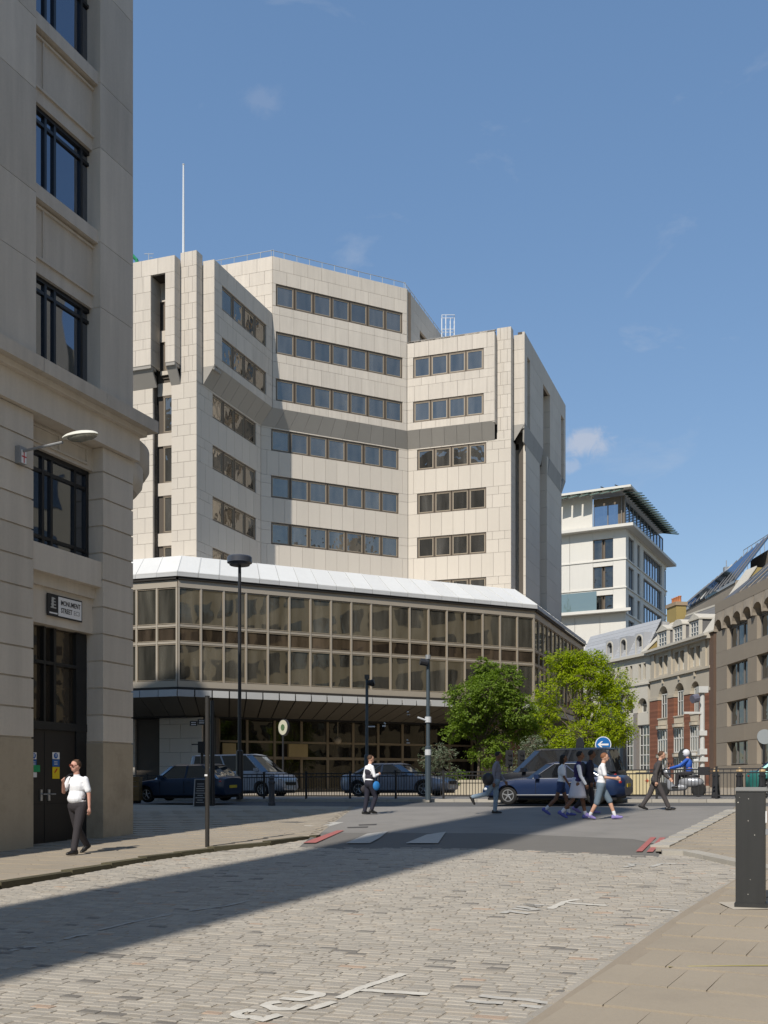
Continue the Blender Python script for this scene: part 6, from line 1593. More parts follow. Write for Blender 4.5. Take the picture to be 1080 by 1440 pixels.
# tall black steel cabinet in the foreground
q, z = ground(1055, 1275); Yc = q.y; hw = 19.5/FPX*Yc; hc = ZZ(1107, Yc-.1)-z
mc = thing('steel_bollard_cabinet', 'tall square black steel cabinet with a grey lid in the right foreground', 'cabinet', (q.x, q.y, z))
cab_m = material('scuffed_black_steel', (.022, .022, .021), .5, spec=.5, nscale=1.5, namp=.25, fscale=50, famp=.12, streak=.25, sscale=6)
def bev(x0, x1, y0, y1, z0, z1, b, name, mat, root):
    bm = bmesh.new(); bmesh.ops.create_cube(bm, size=1, matrix=Matrix.Translation(((x0+x1)/2, (y0+y1)/2, (z0+z1)/2)) @ Matrix.Diagonal((x1-x0, y1-y0, z1-z0, 1)))
    bmesh.ops.bevel(bm, geom=bm.edges[:], offset=b, segments=2, affect='EDGES'); me = bpy.data.meshes.new(name); bm.to_mesh(me); bm.free(); me.materials.append(mat)
    return place(bpy.data.objects.new(name, me), root)
bev(q.x-hw, q.x+hw, q.y-.02, q.y+.22, z+.03, z+hc-.05, .008, 'body', cab_m, mc)
bev(q.x-hw-.012, q.x+hw+.03, q.y-.04, q.y+.25, z-.01, z+.04, .006, 'base_plate', cab_m, mc)
bev(q.x-hw-.006, q.x+hw+.03, q.y-.035, q.y+.25, z+hc-.052, z+hc, .012, 'lid', material('grey_lid', (.20, .20, .195), .5, spec=.5, namp=.15), mc)
chip = material('paint_chip', (.42, .40, .36), .8)
for k in range(7):
    x = q.x+rng.uniform(-hw*.85, hw*.9); zz_ = z+hc*rng.uniform(.08, .95); s = rng.uniform(.003, .007)
    pts = [Vector((x+s*math.cos(a_)*rng.uniform(.6, 1.5), q.y-.0225, zz_+s*1.5*math.sin(a_)*rng.uniform(.5, 1.2))) for a_ in [0, 1.1, 2.2, 3.3, 4.4, 5.4]]
    MB().poly(pts[::-1]).obj('paint_chip', chip, mc)
bev(q.x+hw+.002, q.x+hw+.016, q.y+.05, q.y+.14, z+hc*.70, z+hc*.80, .003, 'sticker', sgw, mc); bev(q.x+hw+.002, q.x+hw+.03, q.y+.05, q.y+.12, z+hc*.60, z+hc*.65, .003, 'lock', grey, mc)
rc_ = Matrix.Translation((q.x, q.y, 0)) @ Matrix.Rotation(R(-23), 4, 'Z') @ Matrix.Translation((-q.x, -q.y, 0))
mc.matrix_basis = rc_ @ mc.matrix_basis; WM[mc.name] = mc.matrix_basis.copy()
bx_, by_ = q.x, q.y
MB().poly([(bx_+a_*hw*1.5+dx, by_+.13+b_*.28, gz(bx_+a_*hw*1.5+dx, by_+.13+b_*.28)-.004) for a_, b_, dx in ((-1, -1, 0), (1, -1, .1), (1, 1, .1), (-1, 1, 0))]).obj('concrete_pad', material('pale_concrete', (.40, .36, .30), .9, namp=.12), mc)
# ------------------------------------------------------------------ vehicles
tyre_m = material('tyre', (.018, .018, .018), .8); rim_m = material('alloy_rim', (.40, .41, .42), .35, metal=.7); car_glass = glass('car_glass', (.7, .75, .8), .22, (.012, .013, .015), wav=.03, curtain=.2)
chrome = material('chrome_trim', (.6, .6, .6), .2, metal=.9); plate_y = material('plate_yellow', (.55, .42, .04), .5); plate_w = material('plate_white', (.6, .6, .58), .5)
lamp_c = material('headlamp', (.55, .58, .6), .15, spec=.8); lamp_r = material('tail_lamp', (.30, .015, .012), .3, spec=.7)
def carpaint(name, col): return material(name, col, .28, spec=.7, metal=.25, namp=.03)
def interp(tab, x):
    for (x0, v0), (x1, v1) in zip(tab, tab[1:]):
        if x <= x1: t = (x-x0)/(x1-x0) if x1 > x0 else 0; return v0+(v1-v0)*max(0, min(1, t))
    return tab[-1][1]
def make_car(name, label, cat, loc, heading, L, W, top, belt, hoods, glass_x, paint, wheel_r=.33, axle=(.19, .80), rails=None, tumble=.16, van=False, trim=None):
    """top: (x, z) body upper line without the cabin; glass_x: (windscreen foot, roof front, roof rear, rear foot, roof z); x=0 rear, x=L front"""
    r = thing(name, label, cat); hw = W/2
    xs = [0, .05, .14, .3]+[L*k/16 for k in range(2, 15)]+[L-.3, L-.14, L-.05, L]; xs = sorted(set(xs)); mb = MB(); ring = []
    for x in xs:
        e = min(x, L-x); nose = 1-.30*max(0, 1-e/.55)**2.2; h = hw*nose; zt = interp(top, x); zb = .20+.10*max(0, 1-e/.4)
        zbelt = zt-.05
        sec = [(0, zb), (h*.80, zb), (h*.97, zb+.10), (h*1.0, (zb+zt)*.5), (h*.985, zt-.16), (h*.93, zt-.03), (h*.70, zt+.005), (0, zt+.03)]
        ring.append([(x, y, z) for y, z in sec]+[(x, -y, z) for y, z in sec[-2:0:-1]])
    n = len(ring[0])
    for g in ring: mb.v += g
    for i in range(len(ring)-1):
        for j in range(n): a = i*n+j; b = i*n+(j+1) % n; mb.f.append((a, a+n, b+n, b)); mb.r.append(0)
    mb.f.append(tuple(range(n))); mb.f.append(tuple(range((len(ring)-1)*n+n-1, (len(ring)-1)*n-1, -1))); mb.r += [0, 0]
    me = mb.mesh(name+'_body', paint); bm = bmesh.new(); bm.from_mesh(me); bmesh.ops.recalc_face_normals(bm, faces=bm.faces); bm.to_mesh(me); bm.free()
    cut = MB()
    for ax in axle: cut.lathe((L*ax, -hw-.1, wheel_r), [(wheel_r*1.16, 0), (wheel_r*1.16, .34)], 28, (0, 1, 0)); cut.lathe((L*ax, hw+.1, wheel_r), [(wheel_r*1.16, 0), (wheel_r*1.16, .34)], 28, (0, -1, 0))
    cm = cut.mesh('cut'); bm = bmesh.new(); bm.from_mesh(cm); bmesh.ops.recalc_face_normals(bm, faces=bm.faces); bm.to_mesh(cm); bm.free()
    co = bpy.data.objects.new('cut', cm); COL.objects.link(co); cm.materials.append(dark)
    me2 = evaluated(me, [('BOOLEAN', dict(operation='DIFFERENCE', object=co, solver='EXACT'))], name+'_body'); bpy.data.objects.remove(co)
    me2.materials.clear(); me2.materials.append(paint)
    parts = []
    o = place(bpy.data.objects.new('body', me2), r); auto_smooth(o, 40)
    # cabin
    f0, f1, b1, b0, zr = glass_x; gy = hw*.90; ry = gy-tumble
    def cab(f, ff, bb, b, z0, z1, y0, y1, nm, mt, bulge=0):
        mb = MB(); lo = [(b, -y0*.93, z0), (b+.12, -y0, z0), (f-.25, -y0, z0), (f, -y0*.80, z0), (f+.06, 0, z0), (f, y0*.80, z0), (f-.25, y0, z0), (b+.12, y0, z0), (b, y0*.93, z0), (b-.04, 0, z0)]
        hi = [(bb, -y1*.93, z1), (bb+.12, -y1, z1), (ff-.25, -y1, z1), (ff, -y1*.84, z1), (ff+.05, 0, z1+bulge), (ff, y1*.84, z1), (ff-.25, y1, z1), (bb+.12, y1, z1), (bb, y1*.93, z1), (bb-.03, 0, z1+bulge)]
        k = len(lo); mb.v = lo+hi; mb.f = [(i, (i+1) % k, k+(i+1) % k, k+i) for i in range(k)]+[tuple(range(k-1, -1, -1)), tuple(range(k, 2*k))]; mb.r = [0]*(k+2)
        return mb.obj(nm, mt, r, fix=True)
    zb0 = interp(top, (f0+b0)/2)-.06
    cab(f0, f1, b1, b0, zb0, zr-.05, gy, ry, 'window', car_glass)
    rf = cab(f1+.06, f1-.22, b1+.18, b1-.05, zr-.06, zr, ry+.015, ry-.12, 'roof', paint, .015); auto_smooth(rf, 50)
    for s in (-1, 1):
        mb = MB()
        def pil(x0, x1, wd): mb.hexa([(x0, s*(gy+.008), zb0), (x0+wd, s*(gy+.008), zb0), (x1+wd*.8, s*(ry+.012), zr-.04), (x1, s*(ry+.012), zr-.04)], [(x0, s*(gy-.05), zb0), (x0+wd, s*(gy-.05), zb0), (x1+wd*.8, s*(ry-.05), zr-.04), (x1, s*(ry-.05), zr-.04)])
        pil(f0-.34, f1-.30, .07); pil((f0+b0)/2-.05, (f1+b1)/2-.05, .09); pil(b0+.10, b1+.10, .14)
        if L > 4.6: pil(b0+.75 if not van else b0+1.2, b1+.62 if not van else b1+1.2, .06)
        mb.obj('pillar', paint, r, fix=True)
        if trim:
            mb = MB(); mb.tube([(b0+.15, s*(gy+.012), zb0+.02), (f0-.3, s*(gy+.012), zb0+.02)], .014, 6); mb.tube([(b0+.15, s*(gy+.012), zb0+.02), (b1+.2, s*(ry+.02), zr-.05), (f1-.3, s*(ry+.02), zr-.05), (f0-.3, s*(gy+.012), zb0+.02)], .014, 6); mb.tube([(L*.26, s*(hw+.005), .33), (L*.73, s*(hw+.005), .33)], .018, 6); mb.obj('chrome_trim', chrome, r)
        MB().box(f0-.55, f0-.40, s*(hw+.02)-.09, s*(hw+.02)+.09, zb0+.02, zb0+.16).obj('mirror', paint, r)
        for x in ((f0+b0)/2-.20, b0+.75): MB().box(x-.09, x+.09, s*hw*1.0-.02, s*hw*1.0+.02, zb0-.12, zb0-.085).obj('door_handle', chrome if trim else paint, r)
        mb = MB()
        for x in (f0-.42, (f0+b0)/2, b0+.42): mb.box(x-.006, x+.006, s*hw-.012, s*hw+.004, .36, zb0-.06)
        mb.obj('door_gap', dark, r)
        fz = interp(top, L-.25)
        bx = MB(); bx.ell((L-.22, s*hw*.70, fz-.17), .17, .17, .085, 10); bx.obj('headlight', lamp_c, r, smooth=True)
        bz = interp(top, .2); bx = MB(); bx.ell((.17, s*hw*.74, bz-.18), .10, .10, .07 if not van else .22, 10); bx.obj('tail_light', lamp_r, r, smooth=True)
    MB().box(L-.02, L+.015, -.26, .26, .36, .47).obj('number_plate', plate_w, r); MB().box(-.015, .02, -.26, .26, .55, .66).obj('number_plate', plate_y, r)
    MB().box(L-.06, L+.01, -hw*.45, hw*.45, .52, .66).obj('grille', dark, r)
    MB().box(L*.05, L*.95, -hw*.85, hw*.85, .16, .24).obj('underbody', dark, r)
    for ax in axle:
        for s in (-1, 1):
            c = (L*ax, s*(hw-.20), wheel_r)
            wh = place(bpy.data.objects.new('wheel', MB().lathe(c, [(wheel_r*.62, -.09), (wheel_r*.9, -.10), (wheel_r, -.07), (wheel_r, .07), (wheel_r*.94, .10), (wheel_r*.64, .10)], 28, (0, s, 0)).mesh('tyre', tyre_m, True)), r)
            mb = MB(); mb.lathe(c, [(0, .04), (wheel_r*.62, .03), (wheel_r*.64, .10), (wheel_r*.58, .10), (wheel_r*.57, .05), (.05, .07), (0, .08)], 24, (0, s, 0))
            mb.obj('rim', dark if van else material('rim_dark', (.09, .09, .10), .5), wh, smooth=True)
            mb = MB()
            for k in range(5 if not van else 8):
                an = 2*math.pi*k/(5 if not van else 8)+.3; e = (c[0]+math.cos(an)*wheel_r*.60, c[1]+s*.085, c[2]+math.sin(an)*wheel_r*.60)
                mb.tube([(c[0], c[1]+s*.085, c[2]), e], [.035, .028], 5)
            mb.lathe((c[0], c[1], c[2]), [(wheel_r*.57, .06), (wheel_r*.57, .104), (wheel_r*.65, .104), (wheel_r*.65, .06)], 24, (0, s, 0)); mb.obj('spoke', rim_m, wh, fix=True)
    if rails: MB().box(b1+.3, f1-.4, -.02, .02, zr, zr+.01).obj('roof_strip', dark, r)
    x, y = loc; d = V2(*heading).normalized(); nrm = V2(-d.y, d.x)
    def tilt():
        e = 1.2; sx = (gz(x+d.x*e, y+d.y*e)-gz(x-d.x*e, y-d.y*e))/(2*e); sy = (gz(x+nrm.x*e, y+nrm.y*e)-gz(x-nrm.x*e, y-nrm.y*e))/(2*e); return sx, sy
    sx, sy = tilt(); X = Vector((d.x, d.y, sx)).normalized(); Y = Vector((nrm.x, nrm.y, sy)).normalized(); Zv = X.cross(Y).normalized(); Y = Zv.cross(X)
    M = Matrix(((X.x, Y.x, Zv.x, 0), (X.y, Y.y, Zv.y, 0), (X.z, Y.z, Zv.z, 0), (0, 0, 0, 1)))
    r.matrix_basis = Matrix.Translation((x, y, gz(x, y)+(.0))) @ M @ Matrix.Translation((-L/2, 0, 0)); return r
saloon_top = lambda L, h: [(0, h-.14), (.12, h-.02), (.9, h+.0), (L*.5, h-.03), (L-1.3, h-.06), (L-.55, h-.15), (L-.15, h-.26), (L, h-.38)]
RDt = (RD.x, RD.y)
def lane(px, off): # point on a line parallel to the railings
    r_ = (px-540)/FPX; p0 = R0+V2(.42, .907)*off; t = (r_*p0.y-p0.x)/(RD.x-r_*RD.y); return p0+RD*t
p = lane(561, 3.6); make_car('silver_saloon', 'silver saloon car waiting behind the railing, nose to the right', 'car', p, RDt, 4.95, 1.86, saloon_top(4.95, .98), .98, None, (3.55, 2.75, 1.35, .45, 1.43), carpaint('silver_paint', (.24, .26, .31)), .34, (.19, .80), trim=False)
p = lane(783, -3.3); make_car('blue_saloon', 'dark blue saloon with chrome window line passing in front of the railing', 'car', p, (-RD.x, -RD.y), 4.75, 1.80, saloon_top(4.75, .92), .92, None, (3.25, 2.55, 1.30, .50, 1.38), carpaint('dark_blue_paint', (.009, .024, .075)), .31, (.19, .80), trim=True)
p = lane(785, -1.1); make_car('black_people_carrier', 'tall near black people carrier just behind the dark blue saloon', 'car', p, (-RD.x, -RD.y), 4.6, 1.85, [(0, .95), (.1, 1.08), (3.0, 1.08), (3.9, 1.02), (4.45, .88), (4.6, .6)], 1.0, None, (3.75, 2.95, .35, .08, 1.83), carpaint('near_black_paint', (.010, .012, .018)), .34, (.18, .80), trim=False)
p = lane(262, -2.4); make_car('dark_blue_hatchback', 'dark blue car in shade passing the left corner below the canopy', 'car', p, (-RD.x, -RD.y), 4.5, 1.80, [(0, .92), (.12, 1.0), (1.0, 1.0), (3.0, .96), (3.9, .85), (4.35, .72), (4.5, .55)], .95, None, (3.3, 2.55, .8, .12, 1.50), carpaint('midnight_blue_paint', (.015, .035, .075)), .32, (.19, .80), trim=False)
p = lane(343, 3.8); make_car('white_van', 'white panel van with dark wheels parked behind the left railing', 'van', p, RDt, 5.0, 1.95, [(0, 1.15), (.1, 1.2), (3.6, 1.2), (4.1, 1.15), (4.7, 1.0), (4.92, .82), (5.0, .55)], 1.1, None, (4.25, 3.35, .10, .02, 1.95), carpaint('van_white', (.42, .44, .48)), .34, (.17, .80), van=True)
p = lane(1138, 4.0); make_car('teal_car', 'sliver of a blue green car showing behind the cabinet at the right edge', 'car', p, RDt, 4.3, 1.75, saloon_top(4.3, .95), .95, None, (3.0, 2.4, .9, .3, 1.42), carpaint('teal_paint', (.03, .16, .14)), .31)

# ------------------------------------------------------------------ people
skin = material('skin_light', (.52, .30, .21), .6, spec=.3); skin_d = material('skin_brown', (.17, .085, .05), .6, spec=.3)
hair_b = material('hair_brown', (.075, .04, .022), .7); hair_k = material('hair_black', (.012, .010, .009), .6); hair_r = material('hair_auburn', (.20, .085, .04), .7)
eye_m = material('eye_dark', (.02, .015, .012), .3); lip = material('lips', (.36, .14, .12), .6)
def remesh(mb, vox, mat, nm, smooth=3):
    me = evaluated(mb.mesh('raw'), [('REMESH', dict(mode='VOXEL', voxel_size=vox)), ('SMOOTH', dict(factor=.5, iterations=smooth))], nm)
    me.materials.clear(); me.materials.append(mat); me.polygons.foreach_set('use_smooth', [True]*len(me.polygons)); return me
def person(label, loc, facing, H=1.76, legs=((22, 5), (-20, 35)), arms=((-18, 15, 4), (18, 20, 4)), lean=3, skin_=skin, hair=hair_b, shirt=None, trousers=None, shoe=None,
           build=1.0, sleeves='short', leg_w='long', long_hair=False, vest=None, skirt=None, jacket=None, head_turn=0, socks=None, tie=False, vox=.013, glasses=False, collar=True, shadow=None):
    """facing +x, left = +y.  legs: (hip swing, knee bend) for left, right; arms: (shoulder swing, elbow bend, spread) or explicit wrist"""
    s = H/1.76; r = thing('person', label, 'person'); V = Vector
    hip = V((0, 0, .93)); ln = R(lean)
    def up(h, x=0, y=0): return hip+V((math.sin(ln)*h+x*math.cos(ln), y, math.cos(ln)*h-x*math.sin(ln)))
    chest = up(.36); neck0 = up(.50); neck1 = up(.60, .015); head = up(.715, .03)
    B = MB(); b = build
    J = {}; ank = []
    for i, sd in ((0, 1), (1, -1)):
        sw, kn = legs[i]; hp = hip+V((0, .09*sd*b, -.02)); a = R(sw); knee = hp+V((math.sin(a), 0, -math.cos(a)))*.43
        a2 = R(sw-kn); an = knee+V((math.sin(a2), 0, -math.cos(a2)))*.42; J[i] = (hp, knee, an, a2); ank.append(an.z)
    def footz(i): 
        a2 = J[i][3]; return J[i][2].z-.075
    toe_off = [0, 0]; lo = min(footz(0), footz(1)); dz = -lo
    def T(p): return V((p.x, p.y, p.z+dz))
    LG = MB(); SH = []
    for i, sd in ((0, 1), (1, -1)):
        hp, kn_, an, a2 = [T(q) if isinstance(q, Vector) else q for q in J[i]]
        B.limb(hp, kn_, .080*b, .055, 12); B.limb(kn_, kn_.lerp(an, .3), .052, .056, 12); B.limb(kn_.lerp(an, .3), an, .056, .036, 12)
        pitch = min(0.0, a2)*-1; pitch = max(0, -math.degrees(a2)-8)*.9 if a2 < 0 else -max(0, math.degrees(a2)-12)*.6
        pa = R(-pitch); fd = V((math.cos(pa), 0, math.sin(pa))); fu = V((-math.sin(pa), 0, math.cos(pa)))
        heel = an-fu*.045-fd*.05; toe = an-fu*.055+fd*.16
        lift = max(0, .028-min(heel.z, toe.z)) ; heel.z += lift; toe.z += lift
        B.limb(heel, toe, .032, .026, 10)
        sm = MB(); sm.limb(heel-fd*.005, heel.lerp(toe, .55)+fu*.012, .045, .046, 12); sm.limb(heel.lerp(toe, .5), toe+fd*.01, .046, .034, 12); sm.limb(heel+fu*.03, an+V((0, 0, .0)), .042, .042, 10)
        sm.v = [(x, y, max(z, .004)) for x, y, z in sm.v]; SH.append(sm)
        if leg_w == 'long': LG.limb(hp, kn_, .098*b, .075, 12); LG.limb(kn_, an+V((0, 0, .03)), .072, .062, 12)
        elif leg_w == 'knee': LG.limb(hp, kn_+(kn_-hp)*.05, .105*b, .082, 12)
        elif leg_w == 'short': LG.limb(hp, hp.lerp(kn_, .42), .098*b, .086, 12)
        J[i] = (hp, kn_, an, a2)
    hip_ = T(hip); U = lambda h, x=0, y=0: T(up(h, x, y))
    B.ell(hip_, .12*b, .155*b, .12, 14); B.ell(U(.18, .01), .105*b, .135*b, .16, 14); B.ell(U(.36, .0), .115*b, .165, .17, 14); B.ell(U(.475, -.01), .082, .16, .065, 14)
    LG.ell(hip_+V((0, 0, -.005)), .138*b, .175*b, .155, 14)
    B.limb(U(.49), U(.62, .02), .058, .054, 12)
    # head with jaw, nose, brow and ears
    ht = R(head_turn); hc = U(.725, .035); hd = V((math.cos(ht), math.sin(ht), 0)); hs_ = V((-math.sin(ht), math.cos(ht), 0)); hz = V((0, 0, 1))
    hrot = Euler((0, 0, ht))
    B.ell(hc+hz*.012, .095, .076, .105, 16, hrot, 12); B.ell(hc+hd*.035-hz*.045, .058, .055, .065, 12, hrot); B.limb(hc+hd*.088+hz*.01, hc+hd*.108-hz*.02, .010, .015, 8)
    for sd in (-1, 1): B.ell(hc+hs_*.076*sd-hz*.005, .018, .010, .030, 8, hrot)
    SHRT = MB(); wrists = []
    for i, sd in ((0, 1), (1, -1)):
        sh = U(.478, -.005, .180*sd*(.5+.5*b)); A = arms[i]
        if len(A) == 3 and not isinstance(A[0], (tuple, list)):
            a = R(A[0]+lean*0); sp = R(A[2]); el = sh+V((math.sin(a)*math.cos(sp), math.sin(sp)*sd, -math.cos(a)*math.cos(sp)))*.29
            a2 = R(A[0]+A[1]); wr = el+V((math.sin(a2), math.sin(sp)*.3*sd, -math.cos(a2)))*.25
        else:
            el = sh+V(A[0]); wr = sh+V(A[1])
        B.limb(sh, el, .048, .038, 10); B.limb(el, wr, .038, .025, 10)
        fdir = (wr-el).normalized(); side = fdir.cross(V((0, 1, 0))).normalized() if abs(fdir.y) < .9 else V((1, 0, 0)); wd = side
        palm = wr+fdir*.06; B.limb(wr+fdir*.01, palm, .026, .033, 8)
        for k in range(4):
            b0 = palm+fdir*.015+wd*((k-1.5)*.020); ln_ = (.060, .072, .068, .052)[k]; m_ = b0+fdir*ln_*.55+V((0, -sd*.012, 0)); e_ = m_+(fdir*.7+V((0, -sd*.7, 0))).normalized()*ln_*.5
            B.limb(b0, m_, .0105, .0098, 6); B.limb(m_, e_, .0098, .0085, 6)
        th = wr+fdir*.025+wd*.026; t2 = th+(fdir*.7+wd*.7).normalized()*.035; B.limb(th, t2, .012, .011, 6); B.limb(t2, t2+(fdir+wd*.2).normalized()*.028, .0105, .009, 6)
        if sleeves == 'short': SHRT.limb(sh, sh.lerp(el, .72), .057, .060, 12)
        elif sleeves == 'long': SHRT.limb(sh, el, .058, .050, 12); SHRT.limb(el, wr-fdir*.01, .052, .040, 12)
        wrists.append((sh, el, wr, fdir))
    SHRT.ell(U(.08, .005), .128*b, .162*b, .10, 14); SHRT.ell(U(.18, .012), .122*b, .152*b, .16, 14); SHRT.ell(U(.35, .0), .128*b, .180, .18, 14); SHRT.ell(U(.478, -.01), .088, .190, .062, 14); SHRT.ell(U(.43, -.005), .108, .195, .09, 14)
    if build > 1.08: SHRT.ell(U(.12, .05), .12*b, .15*b, .12, 14)
    if collar: SHRT.limb(U(.50), U(.545, .01), .066, .063, 12)
    parts = {}
    def put(me, nm, par=r, lab=None):
        o = place(bpy.data.objects.new(nm, me), par)
        if lab: o['label'] = lab
        return o
    body = put(remesh(B, min(vox, .0105), skin_, 'body'), 'body')
    put(remesh(SHRT, vox, shirt, 'shirt'), 'shirt' if not jacket else 'jacket')
    if trousers: put(remesh(LG, vox, trousers, 'trousers'), {'long': 'trousers', 'knee': 'shorts', 'short': 'shorts'}[leg_w])
    for sm in SH: put(remesh(sm, .011, shoe, 'shoe', 2), 'shoe')
    if socks:
        for i in (0, 1):
            hp, kn_, an, a2 = J[i]; put(MB().limb(an.lerp(kn_, .25), an, .047, .042, 12).mesh('sock', socks, True), 'sock')
    if vest:
        vm = MB(); vm.ell(U(.06, .005), .134*b, .168*b, .10, 14); vm.ell(U(.18, .012), .130*b, .160*b, .16, 14); vm.ell(U(.34, .0), .140*b, .180, .15, 14); put(remesh(vm, vox, vest, 'vest'), 'waistcoat')
    if skirt:
        pr = [(.135, .16), (.16, .05), (.20, -.12), (.24, -.30), (.25, -.38)]; mb = MB(); c = hip_; mb.lathe((c.x, c.y, c.z), [(a_, h_) for a_, h_ in pr][::-1], 24)
        mb.v = [(c.x+(x-c.x)*(1+.06*math.sin(9*math.atan2(y-c.y, x-c.x))*max(0, (c.z+.05-z)/.4))*.95, c.y+(y-c.y)*.85, z) for x, y, z in mb.v]; put(mb.mesh('skirt', skirt, True), 'skirt')
    # hair
    hm = MB(); hm.ell(hc+hz*.030-hd*.014, .100, .084, .098, 16, hrot, 10); hm.v = [q for q in hm.v]
    cutv = []
    for q in hm.v:
        v = V(q)-hc; fx = v.dot(hd)
        if fx > .035 and v.z < .065: v = v-hd*(fx-.035)*1.4
        if v.z < -.02 and not long_hair: v = V((v.x*.86, v.y*.86, max(v.z, -.045)))
        cutv.append(tuple(hc+v))
    hm.v = cutv
    if long_hair: hm.limb(hc-hd*.05, hc-hd*.085-hz*.20, .070, .045, 10); hm.limb(hc-hd*.02+hs_*.05, hc-hd*.03+hs_*.06-hz*.13, .035, .025, 8); hm.limb(hc-hd*.02-hs_*.05, hc-hd*.03-hs_*.06-hz*.13, .035, .025, 8)
    else:
        for k in range(16): an = rng.uniform(0, 6.28); hm.ell(hc+hz*rng.uniform(.08, .115)+V((math.cos(an), math.sin(an), 0))*rng.uniform(.01, .055)-hd*.01, .022, .022, .014, 6, None, 5)
    put(remesh(hm, .010, hair, 'hair', 2), 'hair')
    for sd in (-1, 1):
        put(MB().ell(hc+hd*.085+hs_*.030*sd+hz*.012, .010, .012, .007, 8).mesh('eye', eye_m, True), 'eye')
    put(MB().ell(hc+hd*.090-hz*.052, .008, .022, .006, 8).mesh('mouth', lip, True), 'mouth')
    if glasses:
        mb = MB()
        for sd in (-1, 1): mb.lathe(hc+hd*.102+hs_*.032*sd+hz*.012, [(.021, 0), (.025, .0), (.025, .004), (.021, .004)], 14, hd); mb.tube([hc+hd*.10+hs_*.055*sd+hz*.016, hc+hs_*.080*sd+hz*.014], .003, 5)
        put(mb.mesh('glasses', material('red_brown_frame', (.12, .03, .02), .4)), 'glasses')
    if trousers and leg_w == 'long': pass
    mb = MB(); mb.lathe(hip_+V((.004, 0, .085)), [(.128*b, 0), (.130*b, .035)], 20); mb.v = [(x, (y)*1.22, z) for x, y, z in mb.v]
    if sleeves != 'long' and leg_w == 'long': put(mb.mesh('belt', dark), 'belt')
    x, y = loc; an = math.atan2(facing[1], facing[0])
    r.matrix_basis = Matrix.Translation((x, y, gz(x, y))) @ Matrix.Rotation(an, 4, 'Z') @ Matrix.Scale(s, 4)
    WM[r.name] = r.matrix_basis.copy()
    return r, wrists, U
def bag_thing(name, label, cat, root, mb_list):
    """a carried thing: top-level, placed in the carrier's frame"""
    t = thing(name, label, cat); 
    for nm, mb, mt in mb_list: mb.obj(nm, mt, t, smooth=True)
    t.matrix_basis = WM[root.name].copy(); return t
white_c = material('white_cotton', (.76, .77, .80), .9, namp=.04); grey_t = material('charcoal_trousers', (.038, .034, .038), .9, namp=.1); blk_sh = material('black_leather_shoe', (.015, .014, .014), .4, spec=.5)
def at(px, py, dz=0): q = G(px, py, dz); return q
# left foreground walker
q = at(109, 1201)
r, W_, U = person('man in a white short sleeved shirt and dark trousers walking past the dark doorway', q, (-.42, -.90), 1.77, legs=((16, 4), (-14, 22)), arms=((-6, 8, 12), ((.03, -.11, -.24), (.20, .03, -.06))), lean=1,
    skin_=material('skin_pink', (.55, .30, .23), .6), hair=hair_b, shirt=white_c, trousers=grey_t, shoe=blk_sh, build=1.12, head_turn=-14, glasses=True, vox=.012)
sh = W_[1][0]
mb = MB(); mb.tube([W_[1][2]+Vector((.03, .0, .02)), sh+Vector((.06, .05, .085)), sh+Vector((-.04, .04, .10)), sh+Vector((-.14, .0, -.1)), sh+Vector((-.17, -.01, -.30))], .016, 6)
mb2 = MB(); mb2.ell(sh+Vector((-.20, -.02, -.42)), .07, .15, .17, 14)
bag_thing('shoulder_bag', 'black bag slung over the shoulder of the man by the doorway', 'bag', r, [('strap', mb, black_paint), ('pouch', mb2, black_paint)])
# man with waistcoat and blue bag
q = at(519, 1145)
r, W_, U = person('man in a white shirt and dark waistcoat striding across the sunlit crossing', q, (.88, .47), 1.72, legs=((-4, 6), (24, 42)), arms=((-14, 30, 6), ((.05, -.05, -.27), (.22, .02, -.22))), lean=2, skin_=skin, hair=hair_b,
    shirt=white_c, trousers=material('navy_trousers', (.022, .022, .035), .9), shoe=blk_sh, vest=material('dark_waistcoat', (.03, .028, .04), .9), sleeves='long', build=1.0, head_turn=-12)
w = W_[1][2]; mb = MB(); mb.ell(w+Vector((-.14, -.14, -.34)), .12, .06, .14, 12); mb2 = MB(); mb2.tube([w+Vector((-.02, -.03, -.04)), w+Vector((-.1, -.12, -.22))], .012, 6)
bag_thing('blue_bag', 'bright blue bag at the side of the man in the dark waistcoat', 'bag', r, [('pouch', mb, material('bright_blue_bag', (.02, .16, .42), .7)), ('strap', mb2, black_paint)])
w = W_[0][2]; mb = MB(); mb.ell(w+Vector((.02, .03, -.14)), .19, .06, .13, 12); bag_thing('dark_bag', 'dark satchel hanging in front of the hip of the man in the waistcoat', 'bag', r, [('pouch', mb, grey_t)])
# person in jeans and grey top with backpack, walking left
q = at(697, 1144)
r, W_, U = person('person in a grey top and pale blue jeans striding right across the crossing', q, (.97, -.22), 1.74, legs=((0, 4), (-34, 40)), arms=((14, 20, 6), (-14, 16, 6)), lean=4, skin_=skin_d, hair=hair_k,
    shirt=material('grey_top', (.20, .20, .24), .9), trousers=material('pale_jeans', (.22, .29, .36), .9, namp=.1), shoe=blk_sh, sleeves='long')
w = W_[1][2]; mb = MB(); mb.ell(w+Vector((-.16, -.04, .10)), .17, .10, .19, 14); mb2 = MB(); mb2.tube([w+Vector((-.05, 0, .03)), w+Vector((-.16, -.04, .26))], .014, 6)
bag_thing('black_backpack', 'black backpack carried low behind the person in pale jeans', 'bag', r, [('pouch', mb, black_paint), ('strap', mb2, black_paint)])
